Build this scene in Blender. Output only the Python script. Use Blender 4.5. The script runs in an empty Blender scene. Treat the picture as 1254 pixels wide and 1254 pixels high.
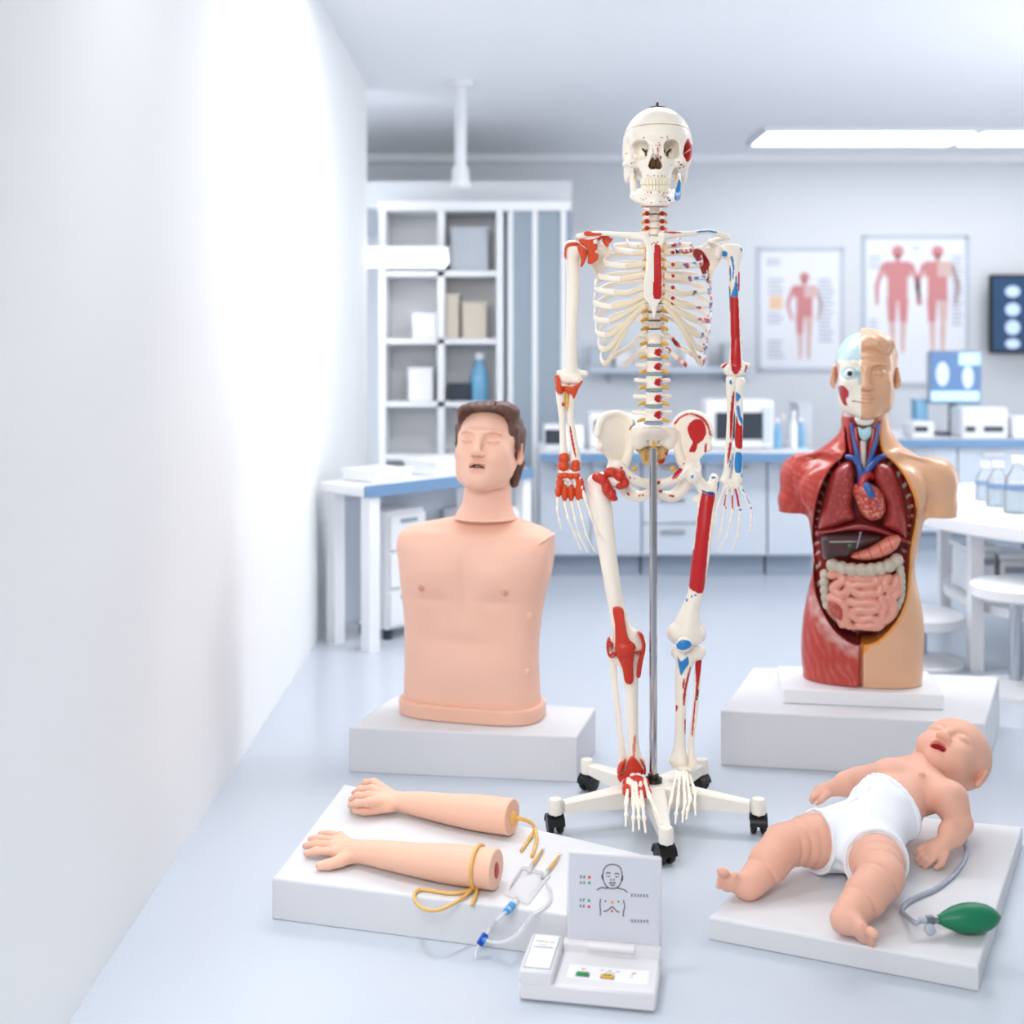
import bpy, math, random
import numpy as np
rnd = random.Random(7)
SC = bpy.context.scene
COL = SC.collection
PI = math.pi
# ---------------------------------------------------------------- survey: level view camera, 1254 px frame
FPX, CX, HY, CAMZ = 1540.0, 627.0, 420.0, 1.15
def P(px, py, Y):
    return np.array([(px - CX) / FPX * Y, Y, CAMZ - (py - HY) / FPX * Y])
def G(px, py, z=0.0):
    Y = FPX * (CAMZ - z) / (py - HY)
    return np.array([(px - CX) / FPX * Y, Y, z])
def V3(*a):
    return np.array(a, float)
def nrm(v):
    v = np.asarray(v, float); return v / (np.linalg.norm(v) + 1e-12)
def lin(c):
    c = np.asarray(c, float) / 255.0
    return np.where(c <= 0.04045, c / 12.92, ((c + 0.055) / 1.055) ** 2.4)

# ---------------------------------------------------------------- materials
MATS = {}
def pmat(name, rgb=(200, 200, 200), rough=0.5, metal=0.0, attr=False, spec=0.5, coat=0.0, sss=0.0, bump=0.0, bscale=200.0,
         vary=0.0, vscale=8.0, emit=None, estr=1.0, alpha=1.0, trans=0.0, ior=1.45):
    if name in MATS: return MATS[name]
    m = bpy.data.materials.new(name); m.use_nodes = True
    nt = m.node_tree; N = nt.nodes; L = nt.links
    b = N['Principled BSDF']
    c = tuple(lin(rgb)) + (1.0,)
    b.inputs['Base Color'].default_value = c
    b.inputs['Roughness'].default_value = rough
    b.inputs['Metallic'].default_value = metal
    b.inputs['Specular IOR Level'].default_value = spec
    b.inputs['Coat Weight'].default_value = coat
    b.inputs['Coat Roughness'].default_value = 0.15
    b.inputs['IOR'].default_value = ior
    b.inputs['Transmission Weight'].default_value = trans
    b.inputs['Alpha'].default_value = alpha
    if sss:
        b.inputs['Subsurface Weight'].default_value = sss
        b.inputs['Subsurface Radius'].default_value = (0.012, 0.005, 0.003)
        b.inputs['Subsurface Scale'].default_value = 1.0
    src = None
    if attr:
        a = N.new('ShaderNodeAttribute'); a.attribute_name = 'Col'; src = a.outputs['Color']
    if vary > 0 or bump > 0:
        tc = N.new('ShaderNodeTexCoord')
    if vary > 0:
        nz = N.new('ShaderNodeTexNoise'); nz.inputs['Scale'].default_value = vscale; nz.inputs['Detail'].default_value = 4
        L.new(tc.outputs['Object'], nz.inputs['Vector'])
        mr = N.new('ShaderNodeMapRange'); mr.inputs['To Min'].default_value = 1 - vary; mr.inputs['To Max'].default_value = 1 + vary
        L.new(nz.outputs['Fac'], mr.inputs['Value'])
        mx = N.new('ShaderNodeVectorMath'); mx.operation = 'SCALE'
        if src is not None: L.new(src, mx.inputs[0])
        else: mx.inputs[0].default_value = c[:3]
        L.new(mr.outputs['Result'], mx.inputs['Scale']); src = mx.outputs['Vector']
    if src is not None: L.new(src, b.inputs['Base Color'])
    if bump > 0:
        n2 = N.new('ShaderNodeTexNoise'); n2.inputs['Scale'].default_value = bscale; n2.inputs['Detail'].default_value = 3
        L.new(tc.outputs['Object'], n2.inputs['Vector'])
        bp = N.new('ShaderNodeBump'); bp.inputs['Strength'].default_value = bump; bp.inputs['Distance'].default_value = 0.002
        L.new(n2.outputs['Fac'], bp.inputs['Height']); L.new(bp.outputs['Normal'], b.inputs['Normal'])
    if emit is not None:
        b.inputs['Emission Color'].default_value = tuple(lin(emit)) + (1.0,)
        b.inputs['Emission Strength'].default_value = estr
    MATS[name] = m
    return m
def clearmat(name, tint=(255, 255, 255), gloss=0.25, rough=0.1, milk=0.0):
    """thin clear plastic: mostly see-through, a share of gloss, a share of milky diffuse"""
    if name in MATS: return MATS[name]
    m = bpy.data.materials.new(name); m.use_nodes = True
    nt = m.node_tree; N = nt.nodes; L = nt.links; N.clear()
    out = N.new('ShaderNodeOutputMaterial')
    t = N.new('ShaderNodeBsdfTransparent'); t.inputs['Color'].default_value = tuple(lin(tint)) + (1,)
    g = N.new('ShaderNodeBsdfGlossy'); g.inputs['Roughness'].default_value = rough
    d = N.new('ShaderNodeBsdfDiffuse'); d.inputs['Color'].default_value = tuple(lin(tint)) + (1,)
    fr = N.new('ShaderNodeLayerWeight'); fr.inputs['Blend'].default_value = gloss
    m1 = N.new('ShaderNodeMixShader'); m2 = N.new('ShaderNodeMixShader'); m2.inputs['Fac'].default_value = milk
    L.new(fr.outputs['Fresnel'], m1.inputs['Fac']); L.new(t.outputs[0], m1.inputs[1]); L.new(g.outputs[0], m1.inputs[2])
    L.new(m1.outputs[0], m2.inputs[1]); L.new(d.outputs[0], m2.inputs[2]); L.new(m2.outputs[0], out.inputs['Surface'])
    MATS[name] = m
    return m

# ---------------------------------------------------------------- objects
def props(o, label=None, cat=None, group=None, kind=None):
    if label: o['label'] = label
    if cat: o['category'] = cat
    if group: o['group'] = group
    if kind: o['kind'] = kind
    return o
ROOTLOC = {}
def thing(name, loc, label, cat, group=None):
    o = bpy.data.objects.new(name, None); COL.objects.link(o)
    o.empty_display_size = 0.05
    o.location = tuple(float(x) for x in loc)
    ROOTLOC[o] = np.array(loc, float)
    return props(o, label, cat, group)
def obj(name, V, F, mat, parent=None, cols=None, smooth=True, label=None, mats=None, midx=None):
    """world-space verts -> one mesh object, optionally a child"""
    V = np.asarray(V, float)
    if parent is not None: org = ROOTLOC[parent]
    else: org = V3((V[:, 0].min() + V[:, 0].max()) / 2, (V[:, 1].min() + V[:, 1].max()) / 2, V[:, 2].min())
    me = bpy.data.meshes.new(name)
    if isinstance(F, np.ndarray):
        n, k = F.shape
        me.vertices.add(len(V)); me.vertices.foreach_set('co', (V - org).astype(np.float32).ravel())
        me.loops.add(n * k); me.loops.foreach_set('vertex_index', F.astype(np.int32).ravel())
        me.polygons.add(n); me.polygons.foreach_set('loop_start', np.arange(0, n * k, k, dtype=np.int32))
        me.update(calc_edges=True); me.validate()
    else:
        me.from_pydata([tuple(v) for v in (V - org)], [], F); me.update()
    o = bpy.data.objects.new(name, me); COL.objects.link(o)
    for mm in (mats or [mat]): me.materials.append(mm)
    if midx is not None: me.polygons.foreach_set('material_index', np.asarray(midx, np.int32))
    if smooth: me.polygons.foreach_set('use_smooth', np.ones(len(me.polygons), bool))
    if cols is not None:
        a = me.color_attributes.new('Col', 'FLOAT_COLOR', 'POINT')
        c = np.ones((len(V), 4), np.float32); c[:, :3] = cols
        a.data.foreach_set('color', c.ravel())
    if parent is not None: o.parent = parent; ROOTLOC[o] = org
    else: o.location = tuple(org); ROOTLOC[o] = org
    if label: o['label'] = label
    return o

class MB:
    """collects simple solids as world-space verts and faces"""
    def __init__(s): s.v = []; s.f = []
    def raw(s, V, F):
        b = len(s.v); s.v += [np.asarray(v, float) for v in V]; s.f += [[i + b for i in f] for f in F]
    def box(s, c, h, ax=None, bev=0.0):
        c = np.asarray(c, float); ax = np.eye(3) if ax is None else np.asarray(ax, float)
        q = []
        bev = min(bev, min(h) * 0.95)
        if bev <= 0:
            V = [c + ax[0] * h[0] * i + ax[1] * h[1] * j + ax[2] * h[2] * k for i in (-1, 1) for j in (-1, 1) for k in (-1, 1)]
            s.raw(V, [[0, 1, 3, 2], [4, 6, 7, 5], [0, 4, 5, 1], [2, 3, 7, 6], [0, 2, 6, 4], [1, 5, 7, 3]]); return
        # rounded: 24 vertices, chamfered
        V = []; idx = {}
        for i in (-1, 1):
            for j in (-1, 1):
                for k in (-1, 1):
                    for a in range(3):
                        d = [i * (h[0] - bev), j * (h[1] - bev), k * (h[2] - bev)]
                        d[a] = (i, j, k)[a] * h[a]
                        idx[(i, j, k, a)] = len(V)
                        V.append(c + ax[0] * d[0] + ax[1] * d[1] + ax[2] * d[2])
        F = []
        for a in range(3):
            b, e = (a + 1) % 3, (a + 2) % 3
            for sgn in (-1, 1):
                loop = []
                for (p, q2) in ((-1, -1), (1, -1), (1, 1), (-1, 1)):
                    k = [0, 0, 0]; k[a] = sgn; k[b] = p; k[e] = q2; loop.append(idx[tuple(k) + (a,)])
                F.append(loop if sgn > 0 else loop[::-1])
        for a in range(3):  # edges along axis a, between faces b and e
            b, e = (a + 1) % 3, (a + 2) % 3
            for p in (-1, 1):
                for q2 in (-1, 1):
                    k0 = [0, 0, 0]; k0[a] = -1; k0[b] = p; k0[e] = q2
                    k1 = list(k0); k1[a] = 1
                    l = [idx[tuple(k0) + (b,)], idx[tuple(k1) + (b,)], idx[tuple(k1) + (e,)], idx[tuple(k0) + (e,)]]
                    F.append(l if p * q2 < 0 else l[::-1])
        for i in (-1, 1):
            for j in (-1, 1):
                for k in (-1, 1):
                    l = [idx[(i, j, k, 0)], idx[(i, j, k, 1)], idx[(i, j, k, 2)]]
                    F.append(l if i * j * k > 0 else l[::-1])
        s.raw(V, F)
    def prism(s, loop, d):
        """closed loop of 3D points, extruded by vector d"""
        n = len(loop); d = np.asarray(d, float)
        V = [np.asarray(p, float) for p in loop] + [np.asarray(p, float) + d for p in loop]
        F = [list(range(n))[::-1], list(range(n, 2 * n))] + [[i, (i + 1) % n, n + (i + 1) % n, n + i] for i in range(n)]
        s.raw(V, F)
    def cyl(s, a, b, r0, r1=None, n=24):
        r1 = r0 if r1 is None else r1
        a = np.asarray(a, float); b = np.asarray(b, float); t = nrm(b - a)
        u = nrm(np.cross(t, [0, 0, 1] if abs(t[2]) < .9 else [1, 0, 0])); w = np.cross(t, u)
        V = []; 
        for c, r in ((a, r0), (b, r1)):
            for k in range(n):
                th = 2 * PI * k / n; V.append(c + r * (u * math.cos(th) + w * math.sin(th)))
        F = [list(range(n))[::-1], list(range(n, 2 * n))] + [[k, (k + 1) % n, n + (k + 1) % n, n + k] for k in range(n)]
        s.raw(V, F)
    def lathe(s, base, prof, axis=(0, 0, 1), n=32):
        """prof: list of (radius, height) along axis"""
        base = np.asarray(base, float); t = nrm(axis)
        u = nrm(np.cross(t, [0, 0, 1] if abs(t[2]) < .9 else [1, 0, 0])); w = np.cross(t, u)
        V = []; F = []
        for r, z in prof:
            for k in range(n):
                th = 2 * PI * k / n; V.append(base + t * z + max(r, 1e-5) * (u * math.cos(th) + w * math.sin(th)))
        for i in range(len(prof) - 1):
            for k in range(n):
                F.append([i * n + k, i * n + (k + 1) % n, (i + 1) * n + (k + 1) % n, (i + 1) * n + k])
        F.append(list(range(n))[::-1]); F.append([(len(prof) - 1) * n + k for k in range(n)])
        s.raw(V, F)
    def tube(s, pts, r, n=10, flat=None, cap=True, up=(0, 0, 1)):
        """sweep; r scalar or list; flat=(h,t): ribbon section half height along up, half thickness"""
        pts = [np.asarray(p, float) for p in pts]; m = len(pts)
        rr = r if hasattr(r, '__len__') else [r] * m
        V = []; F = []; pu = None
        for i, p in enumerate(pts):
            t = nrm(pts[min(i + 1, m - 1)] - pts[max(i - 1, 0)])
            if flat is not None: u = np.asarray(up, float) - t * np.dot(up, t)
            elif pu is None: u = np.cross(t, [0.3, 0.2, 1]); 
            else: u = pu - t * np.dot(pu, t)
            u = nrm(u); pu = u; w = np.cross(t, u)
            for k in range(n):
                th = 2 * PI * k / n
                if flat is not None: V.append(p + rr[i] * (u * flat[0] * math.cos(th) + w * flat[1] * math.sin(th)))
                else: V.append(p + rr[i] * (u * math.cos(th) + w * math.sin(th)))
        for i in range(m - 1):
            for k in range(n): F.append([i * n + k, i * n + (k + 1) % n, (i + 1) * n + (k + 1) % n, (i + 1) * n + k])
        if cap: F.append(list(range(n))[::-1]); F.append([(m - 1) * n + k for k in range(n)])
        s.raw(V, F)
    def build(s, name, mat, parent=None, smooth=False, label=None, cols=None):
        o = obj(name, np.array(s.v), s.f, mat, parent, smooth=smooth, label=label, cols=cols)
        if smooth == 'auto':
            try:
                o.data.set_sharp_from_angle(angle=math.radians(38))
            except Exception: pass
        return o
def spline(pts, k=8, closed=False):
    pts = [np.asarray(p, float) for p in pts]; n = len(pts); out = []
    rng = range(n if closed else n - 1)
    for i in rng:
        if closed: p0, p1, p2, p3 = pts[i - 1], pts[i], pts[(i + 1) % n], pts[(i + 2) % n]
        else: p0, p1, p2, p3 = pts[max(i - 1, 0)], pts[i], pts[i + 1], pts[min(i + 2, n - 1)]
        for j in range(k):
            t = j / k
            out.append(.5 * ((2 * p1) + (-p0 + p2) * t + (2 * p0 - 5 * p1 + 4 * p2 - p3) * t * t + (-p0 + 3 * p1 - 3 * p2 + p3) * t ** 3))
    if not closed: out.append(pts[-1])
    return out

# ---------------------------------------------------------------- implicit modelling
def smin(a, b, k):
    if k <= 0: return np.minimum(a, b)
    h = np.clip(.5 + .5 * (b - a) / k, 0, 1)
    return b * (1 - h) + a * h - k * h * (1 - h)
def rotm(yaw=0, pitch=0, roll=0):
    """columns = local x, y, z axes in world (degrees)"""
    a, b, c = (math.radians(t) for t in (yaw, pitch, roll))
    Rz = np.array([[math.cos(a), -math.sin(a), 0], [math.sin(a), math.cos(a), 0], [0, 0, 1]])
    Rx = np.array([[1, 0, 0], [0, math.cos(b), -math.sin(b)], [0, math.sin(b), math.cos(b)]])
    Ry = np.array([[math.cos(c), 0, math.sin(c)], [0, 1, 0], [-math.sin(c), 0, math.cos(c)]])
    return Rz @ Rx @ Ry
def poly2d(x, z, poly):
    """signed distance to a 2D polygon, negative inside"""
    p = np.asarray(poly, float); n = len(p)
    d = np.full(np.broadcast(x, z).shape, 1e9, np.float32); ins = np.zeros(d.shape, bool)
    for i in range(n):
        a = p[i]; b = p[(i + 1) % n]; e = b - a
        wx = x - a[0]; wz = z - a[1]
        t = np.clip((wx * e[0] + wz * e[1]) / (e @ e + 1e-12), 0, 1)
        d = np.minimum(d, (wx - t * e[0]) ** 2 + (wz - t * e[1]) ** 2)
        c = ((a[1] > z) != (b[1] > z))
        if abs(e[1]) > 1e-12:
            ins ^= c & (x < e[0] * (z - a[1]) / e[1] + a[0])
    d = np.sqrt(d)
    return np.where(ins, -d, d)
def inpoly(x, z, poly):
    p = np.asarray(poly, float); ins = np.zeros(x.shape, bool)
    for i in range(len(p)):
        a = p[i]; b = p[(i + 1) % len(p)]
        if abs(b[1] - a[1]) < 1e-12: continue
        c = ((a[1] > z) != (b[1] > z)); ins ^= c & (x < (b[0] - a[0]) * (z - a[1]) / (b[1] - a[1]) + a[0])
    return ins
class SDF:
    def __init__(s, lo, hi, h, frame=None, origin=(0, 0, 0)):
        """frame: 3x3 columns local axes in world; grid lives in local coordinates"""
        s.lo = np.asarray(lo, float); s.h = h
        s.n = np.ceil((np.asarray(hi, float) - s.lo) / h).astype(int) + 1
        s.D = np.full(tuple(s.n), 1.0, np.float32)
        s.ax = [(s.lo[i] + h * np.arange(s.n[i])).astype(np.float32) for i in range(3)]
        s.fr = np.eye(3) if frame is None else frame; s.org = np.asarray(origin, float)
    def _app(s, fn, lo, hi, k, op):
        pad = k + 3 * s.h
        i0 = np.clip(np.floor((np.asarray(lo) - pad - s.lo) / s.h).astype(int), 0, s.n)
        i1 = np.clip(np.ceil((np.asarray(hi) + pad - s.lo) / s.h).astype(int) + 1, 0, s.n)
        if np.any(i1 <= i0): return s
        sl = tuple(slice(a, b) for a, b in zip(i0, i1))
        X = s.ax[0][sl[0]][:, None, None]; Y = s.ax[1][sl[1]][None, :, None]; Z = s.ax[2][sl[2]][None, None, :]
        d = fn(X, Y, Z).astype(np.float32)
        if op == 'u': s.D[sl] = smin(s.D[sl], d, k)
        elif op == 'c': s.D[sl] = -smin(-s.D[sl], d, k)
        elif op == 'i':
            full = np.full(s.D.shape, 1.0, np.float32); full[sl] = d
            s.D = -smin(-s.D, -full, k)
        return s
    def ell(s, c, r, k=0.0, op='u', R=None):
        c = np.asarray(c, float); r = np.asarray(r if hasattr(r, '__len__') else (r, r, r), float); m = r.max()
        def fn(X, Y, Z):
            x, y, z = X - c[0], Y - c[1], Z - c[2]
            if R is not None:
                x, y, z = (R[0, i] * x + R[1, i] * y + R[2, i] * z for i in range(3))
            k0 = np.sqrt((x / r[0]) ** 2 + (y / r[1]) ** 2 + (z / r[2]) ** 2)
            k1 = np.sqrt((x / r[0] ** 2) ** 2 + (y / r[1] ** 2) ** 2 + (z / r[2] ** 2) ** 2) + 1e-6
            return k0 * (k0 - 1) / k1
        ext = r if R is None else np.array([m, m, m])
        return s._app(fn, c - ext, c + ext, k, op)
    def cone(s, a, b, ra, rb, k=0.0, op='u', sq=None):
        a = np.asarray(a, float); b = np.asarray(b, float); ba = b - a; L2 = ba @ ba + 1e-12; m = max(ra, rb)
        if sq is not None: nv = nrm(np.asarray(sq[0], float)); f2 = sq[1] ** 2 - 1
        def fn(X, Y, Z):
            x, y, z = X - a[0], Y - a[1], Z - a[2]
            t = np.clip((x * ba[0] + y * ba[1] + z * ba[2]) / L2, 0, 1)
            x, y, z = x - t * ba[0], y - t * ba[1], z - t * ba[2]
            q = x * x + y * y + z * z
            if sq is not None: q = q + f2 * (x * nv[0] + y * nv[1] + z * nv[2]) ** 2
            return np.sqrt(np.maximum(q, 0)) - (ra + t * (rb - ra))
        ext = m if sq is None or sq[1] >= 1 else m / sq[1]
        return s._app(fn, np.minimum(a, b) - ext, np.maximum(a, b) + ext, k, op)
    def chain(s, pts, rad, k=0.0, op='u', sq=None, sm=0):
        pts = [np.asarray(p, float) for p in pts]
        rad = list(rad) if hasattr(rad, '__len__') else [rad] * len(pts)
        if sm:
            q = spline([np.append(p, r) for p, r in zip(pts, rad)], sm); pts = [x[:3] for x in q]; rad = [x[3] for x in q]
        for i in range(len(pts) - 1): s.cone(pts[i], pts[i + 1], rad[i], rad[i + 1], k if i == 0 else min(k, .004) if k else 0, op, sq)
        return s
    def box(s, c, h, rd=0.0, k=0.0, op='u', R=None):
        c = np.asarray(c, float); h = np.asarray(h, float); m = np.linalg.norm(h)
        def fn(X, Y, Z):
            x, y, z = X - c[0], Y - c[1], Z - c[2]
            if R is not None: x, y, z = (R[0, i] * x + R[1, i] * y + R[2, i] * z for i in range(3))
            qx, qy, qz = np.abs(x) - h[0] + rd, np.abs(y) - h[1] + rd, np.abs(z) - h[2] + rd
            return np.sqrt(np.maximum(qx, 0) ** 2 + np.maximum(qy, 0) ** 2 + np.maximum(qz, 0) ** 2) + np.minimum(np.maximum(np.maximum(qx, qy), qz), 0) - rd
        ext = h if R is None else np.array([m, m, m])
        return s._app(fn, c - ext, c + ext, k, op)
    def plate(s, poly, yf, th, rd=0.003, k=0.0, op='u', ylim=(-.3, .3)):
        """polygon in x,z (local), centre surface y = yf(x,z), half thickness th"""
        p = np.asarray(poly, float)
        def fn(X, Y, Z):
            d2 = poly2d(X, Z, p) + rd
            dy = np.abs(Y - yf(X, Z)) - (th - rd)
            return np.sqrt(np.maximum(d2, 0) ** 2 + np.maximum(dy, 0) ** 2) + np.minimum(np.maximum(d2, dy), 0) - rd
        return s._app(fn, [p[:, 0].min(), ylim[0], p[:, 1].min()], [p[:, 0].max(), ylim[1], p[:, 1].max()], k, op)
    def half(s, n, d, k=0.0):
        """keep the side where n.p < d"""
        n = np.asarray(n, float)
        pl = (s.ax[0][:, None, None] * n[0] + s.ax[1][None, :, None] * n[1] + s.ax[2][None, None, :] * n[2] - d).astype(np.float32)
        s.D = -smin(-s.D, -pl, k); return s
    def fn(s, f, lo, hi, k=0.0, op='u'): return s._app(f, lo, hi, k, op)
    def loft(s, rows, k=0.0, op='u', cap=0.004):
        """rows: (z, cx, cy, a, b_front, b_back, exponent), ascending z"""
        r = np.asarray(rows, float); r = r[np.argsort(r[:, 0])]
        zz = np.linspace(r[0, 0], r[-1, 0], 120)
        tab = []
        for c in range(1, 7):  # smooth (Catmull-like) interpolation
            m = np.gradient(r[:, c], r[:, 0]); i = np.clip(np.searchsorted(r[:, 0], zz) - 1, 0, len(r) - 2)
            dz = r[i + 1, 0] - r[i, 0]; t = (zz - r[i, 0]) / dz
            h00 = 2 * t ** 3 - 3 * t ** 2 + 1; h10 = t ** 3 - 2 * t ** 2 + t; h01 = -2 * t ** 3 + 3 * t ** 2; h11 = t ** 3 - t ** 2
            tab.append(h00 * r[i, c] + h10 * dz * m[i] + h01 * r[i + 1, c] + h11 * dz * m[i + 1])
        def fn(X, Y, Z):
            cx, cy, a, bf, bb, e = (np.interp(Z, zz, t).astype(np.float32) for t in tab)
            x = X - cx; y = Y - cy
            b = np.where(y < 0, bf, bb)
            q = (np.abs(x / a) ** e + np.abs(y / b) ** e) ** (1 / e)
            g = np.sqrt((x / a ** 2) ** 2 + (y / b ** 2) ** 2) / (np.sqrt((x / a) ** 2 + (y / b) ** 2) + 1e-6) + 1e-6
            d = (q - 1) / g
            dz = np.maximum(r[0, 0] - Z, Z - r[-1, 0]) + cap
            return np.sqrt(np.maximum(d + cap, 0) ** 2 + np.maximum(dz, 0) ** 2) + np.minimum(np.maximum(d + cap, dz), 0) - cap
        m = max(r[:, 3].max(), r[:, 4].max(), r[:, 5].max())
        lo = [(r[:, 1] - r[:, 3]).min(), (r[:, 2] - r[:, 4]).min(), r[0, 0]]; hi = [(r[:, 1] + r[:, 3]).max(), (r[:, 2] + r[:, 5]).max(), r[-1, 0]]
        return s._app(fn, lo, hi, k, op)
    def copy(s):
        import copy
        c = copy.copy(s); c.D = s.D.copy(); return c
    def surf(s):
        D = s.D.copy()
        # keep the surface inside the grid
        for ax in range(3):
            for e in (0, -1):
                sl = [slice(None)] * 3; sl[ax] = e; D[tuple(sl)] = np.maximum(D[tuple(sl)], 1e-4)
        ins = D < 0
        c = np.zeros(tuple(s.n - 1), np.int8)
        for i in (0, 1):
            for j in (0, 1):
                for k in (0, 1):
                    c += ins[i:i + s.n[0] - 1, j:j + s.n[1] - 1, k:k + s.n[2] - 1]
        act = (c > 0) & (c < 8)
        I = np.argwhere(act)
        if len(I) == 0: return np.zeros((0, 3)), np.zeros((0, 4), int)
        vid = np.full(act.shape, -1, np.int64); vid[act] = np.arange(len(I))
        acc = np.zeros((len(I), 3)); cnt = np.zeros(len(I))
        cor = [(i, j, k) for i in (0, 1) for j in (0, 1) for k in (0, 1)]
        val = {q: D[I[:, 0] + q[0], I[:, 1] + q[1], I[:, 2] + q[2]] for q in cor}
        for q in cor:
            for ax in range(3):
                if q[ax]: continue
                q2 = list(q); q2[ax] = 1; a = val[q]; b = val[tuple(q2)]
                m = (a < 0) != (b < 0)
                t = np.where(m, a / np.where(m, a - b, 1), 0)
                p = np.tile(np.array(q, float), (len(I), 1)); p[:, ax] += t
                acc[m] += p[m]; cnt[m] += 1
        V = s.lo + s.h * (I + acc / cnt[:, None])
        Fs = []
        for ax in range(3):
            b, e = (ax + 1) % 3, (ax + 2) % 3
            sl0 = [slice(1, -1)] * 3; sl1 = [slice(1, -1)] * 3
            sl0[ax] = slice(0, -1); sl1[ax] = slice(1, None)
            A = ins[tuple(sl0)]; B = ins[tuple(sl1)]
            for flip, M in ((0, A & ~B), (1, ~A & B)):
                J = np.argwhere(M)
                if len(J) == 0: continue
                J = J + np.array([0 if a == ax else 1 for a in range(3)])
                def cell(db, de):
                    K = J.copy(); K[:, b] += db; K[:, e] += de; return vid[K[:, 0], K[:, 1], K[:, 2]]
                q = np.stack([cell(-1, -1), cell(0, -1), cell(0, 0), cell(-1, 0)], 1)
                Fs.append(q[:, ::-1] if flip else q)
        F = np.concatenate(Fs)
        return s.org + V @ s.fr.T, F
    def build(s, name, mat, parent=None, color=None, label=None, relax=1, keep_big=False):
        V, F = s.surf()
        for _ in range(relax):  # one light smoothing pass
            A = np.zeros_like(V); n = np.zeros(len(V))
            for i in range(4):
                for j in (1, 3):
                    np.add.at(A, F[:, i], V[F[:, (i + j) % 4]]); np.add.at(n, F[:, i], 1)
            V = .5 * V + .5 * A / np.maximum(n, 1)[:, None]
        cols = None if color is None else color(V)
        return obj(name, V, F, mat, parent, cols=cols, label=label)
def proj(V):
    return CX + FPX * V[:, 0] / V[:, 1], HY - FPX * (V[:, 2] - CAMZ) / V[:, 1]
def vnoise(V, sc, seed=0):
    """cheap smooth value noise, 0..1"""
    p = V * sc + 17.3 * (seed + 1); i = np.floor(p).astype(np.int64); f = p - i; f = f * f * (3 - 2 * f)
    def hsh(a, b, c):
        n = (a * 73856093) ^ (b * 19349663) ^ (c * 83492791) ^ (seed * 2654435761)
        n = (n ^ (n >> 13)) * 1274126177; return ((n ^ (n >> 16)) & 0xffff) / 65535.0
    r = 0
    for dx in (0, 1):
        for dy in (0, 1):
            for dz in (0, 1):
                w = (f[:, 0] if dx else 1 - f[:, 0]) * (f[:, 1] if dy else 1 - f[:, 1]) * (f[:, 2] if dz else 1 - f[:, 2])
                r = r + w * hsh(i[:, 0] + dx, i[:, 1] + dy, i[:, 2] + dz)
    return r
WORLD = 0.40
LAMP = 4.0
LAMP2 = 12.0
AREAS = {
 'ceiling_softbox': ((-.65, -.5, 2.35), (.4, 3.1, .65), 1.4, 1.2, 62, (1, .985, .96)),  # unseen soft key light added at upper left front, not in a ceiling
 'wall_washer': ((-.50, 2.7, 3.1), (-.85, 3.0, 1.2), 3.8, .2, 82, (1, 1, 1, 80)),  # unseen area light added to whiten the left wall
 'window_right': ((4.1, 5.0, 1.2), (.2, 9.0, 2.1), 3.0, 1.6, 66, (.97, .985, 1)),  # no window here: area light added to brighten back wall and ceiling
 'window_far_left': ((-3.9, 5.4, 1.2), (.4, 9.0, 2.2), 2.6, 1.6, 95, (.97, .985, 1)),  # unseen area light put in to lift the left back, not a window
}
# ================================================================ camera, light, room
cam = bpy.data.cameras.new('camera'); co = bpy.data.objects.new('camera', cam); COL.objects.link(co)
co.location = (0, 0, CAMZ); co.rotation_euler = (PI / 2, 0, 0)
cam.sensor_width = 36; cam.lens = 36 * FPX / 1254; cam.shift_x = 0; cam.shift_y = -(627 - HY) / 1254
cam.clip_start = .05; cam.clip_end = 60
cam.dof.use_dof = True; cam.dof.focus_distance = 2.75; cam.dof.aperture_fstop = 2.2
SC.camera = co
SC.view_settings.view_transform = 'Standard'; SC.view_settings.look = 'None'; SC.view_settings.gamma = 1; SC.view_settings.exposure = 0.08
w = bpy.data.worlds.new('world'); SC.world = w; w.use_nodes = True
w.node_tree.nodes['Background'].inputs['Color'].default_value = (.93, .96, 1, 1)
w.node_tree.nodes['Background'].inputs['Strength'].default_value = WORLD
SC.cycles.max_bounces = 8; SC.cycles.transparent_max_bounces = 16; SC.cycles.caustics_reflective = False; SC.cycles.caustics_refractive = False
SC.cycles.sample_clamp_indirect = 6

M_wall = pmat('wall_paint', (224, 227, 232), .7)
M_left = pmat('white_wall_paint', (250, 251, 252), .8)
M_ceil = pmat('ceiling_paint', (244, 246, 250), .8)
M_floor = pmat('floor_vinyl', (196, 204, 215), .22, spec=.5, vary=.012, vscale=90)
M_white = pmat('white_laminate', (240, 242, 246), .35)
M_panel = pmat('cabinet_panel', (203, 212, 224), .45)
M_grey = pmat('grey_trim', (150, 162, 178), .5)
M_blue = pmat('blue_edge', (112, 148, 186), .4)
M_dark = pmat('dark_plastic', (52, 60, 72), .4)
M_black = pmat('black_plastic', (14, 15, 17), .35)
M_glass = clearmat('cabinet_glass', (215, 228, 238), .12, .05, .45)
M_clear = clearmat('clear_bottle', (250, 252, 254), .2, .06, .22)
M_steel = pmat('brushed_steel', (190, 194, 200), .25, 1.0)

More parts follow.
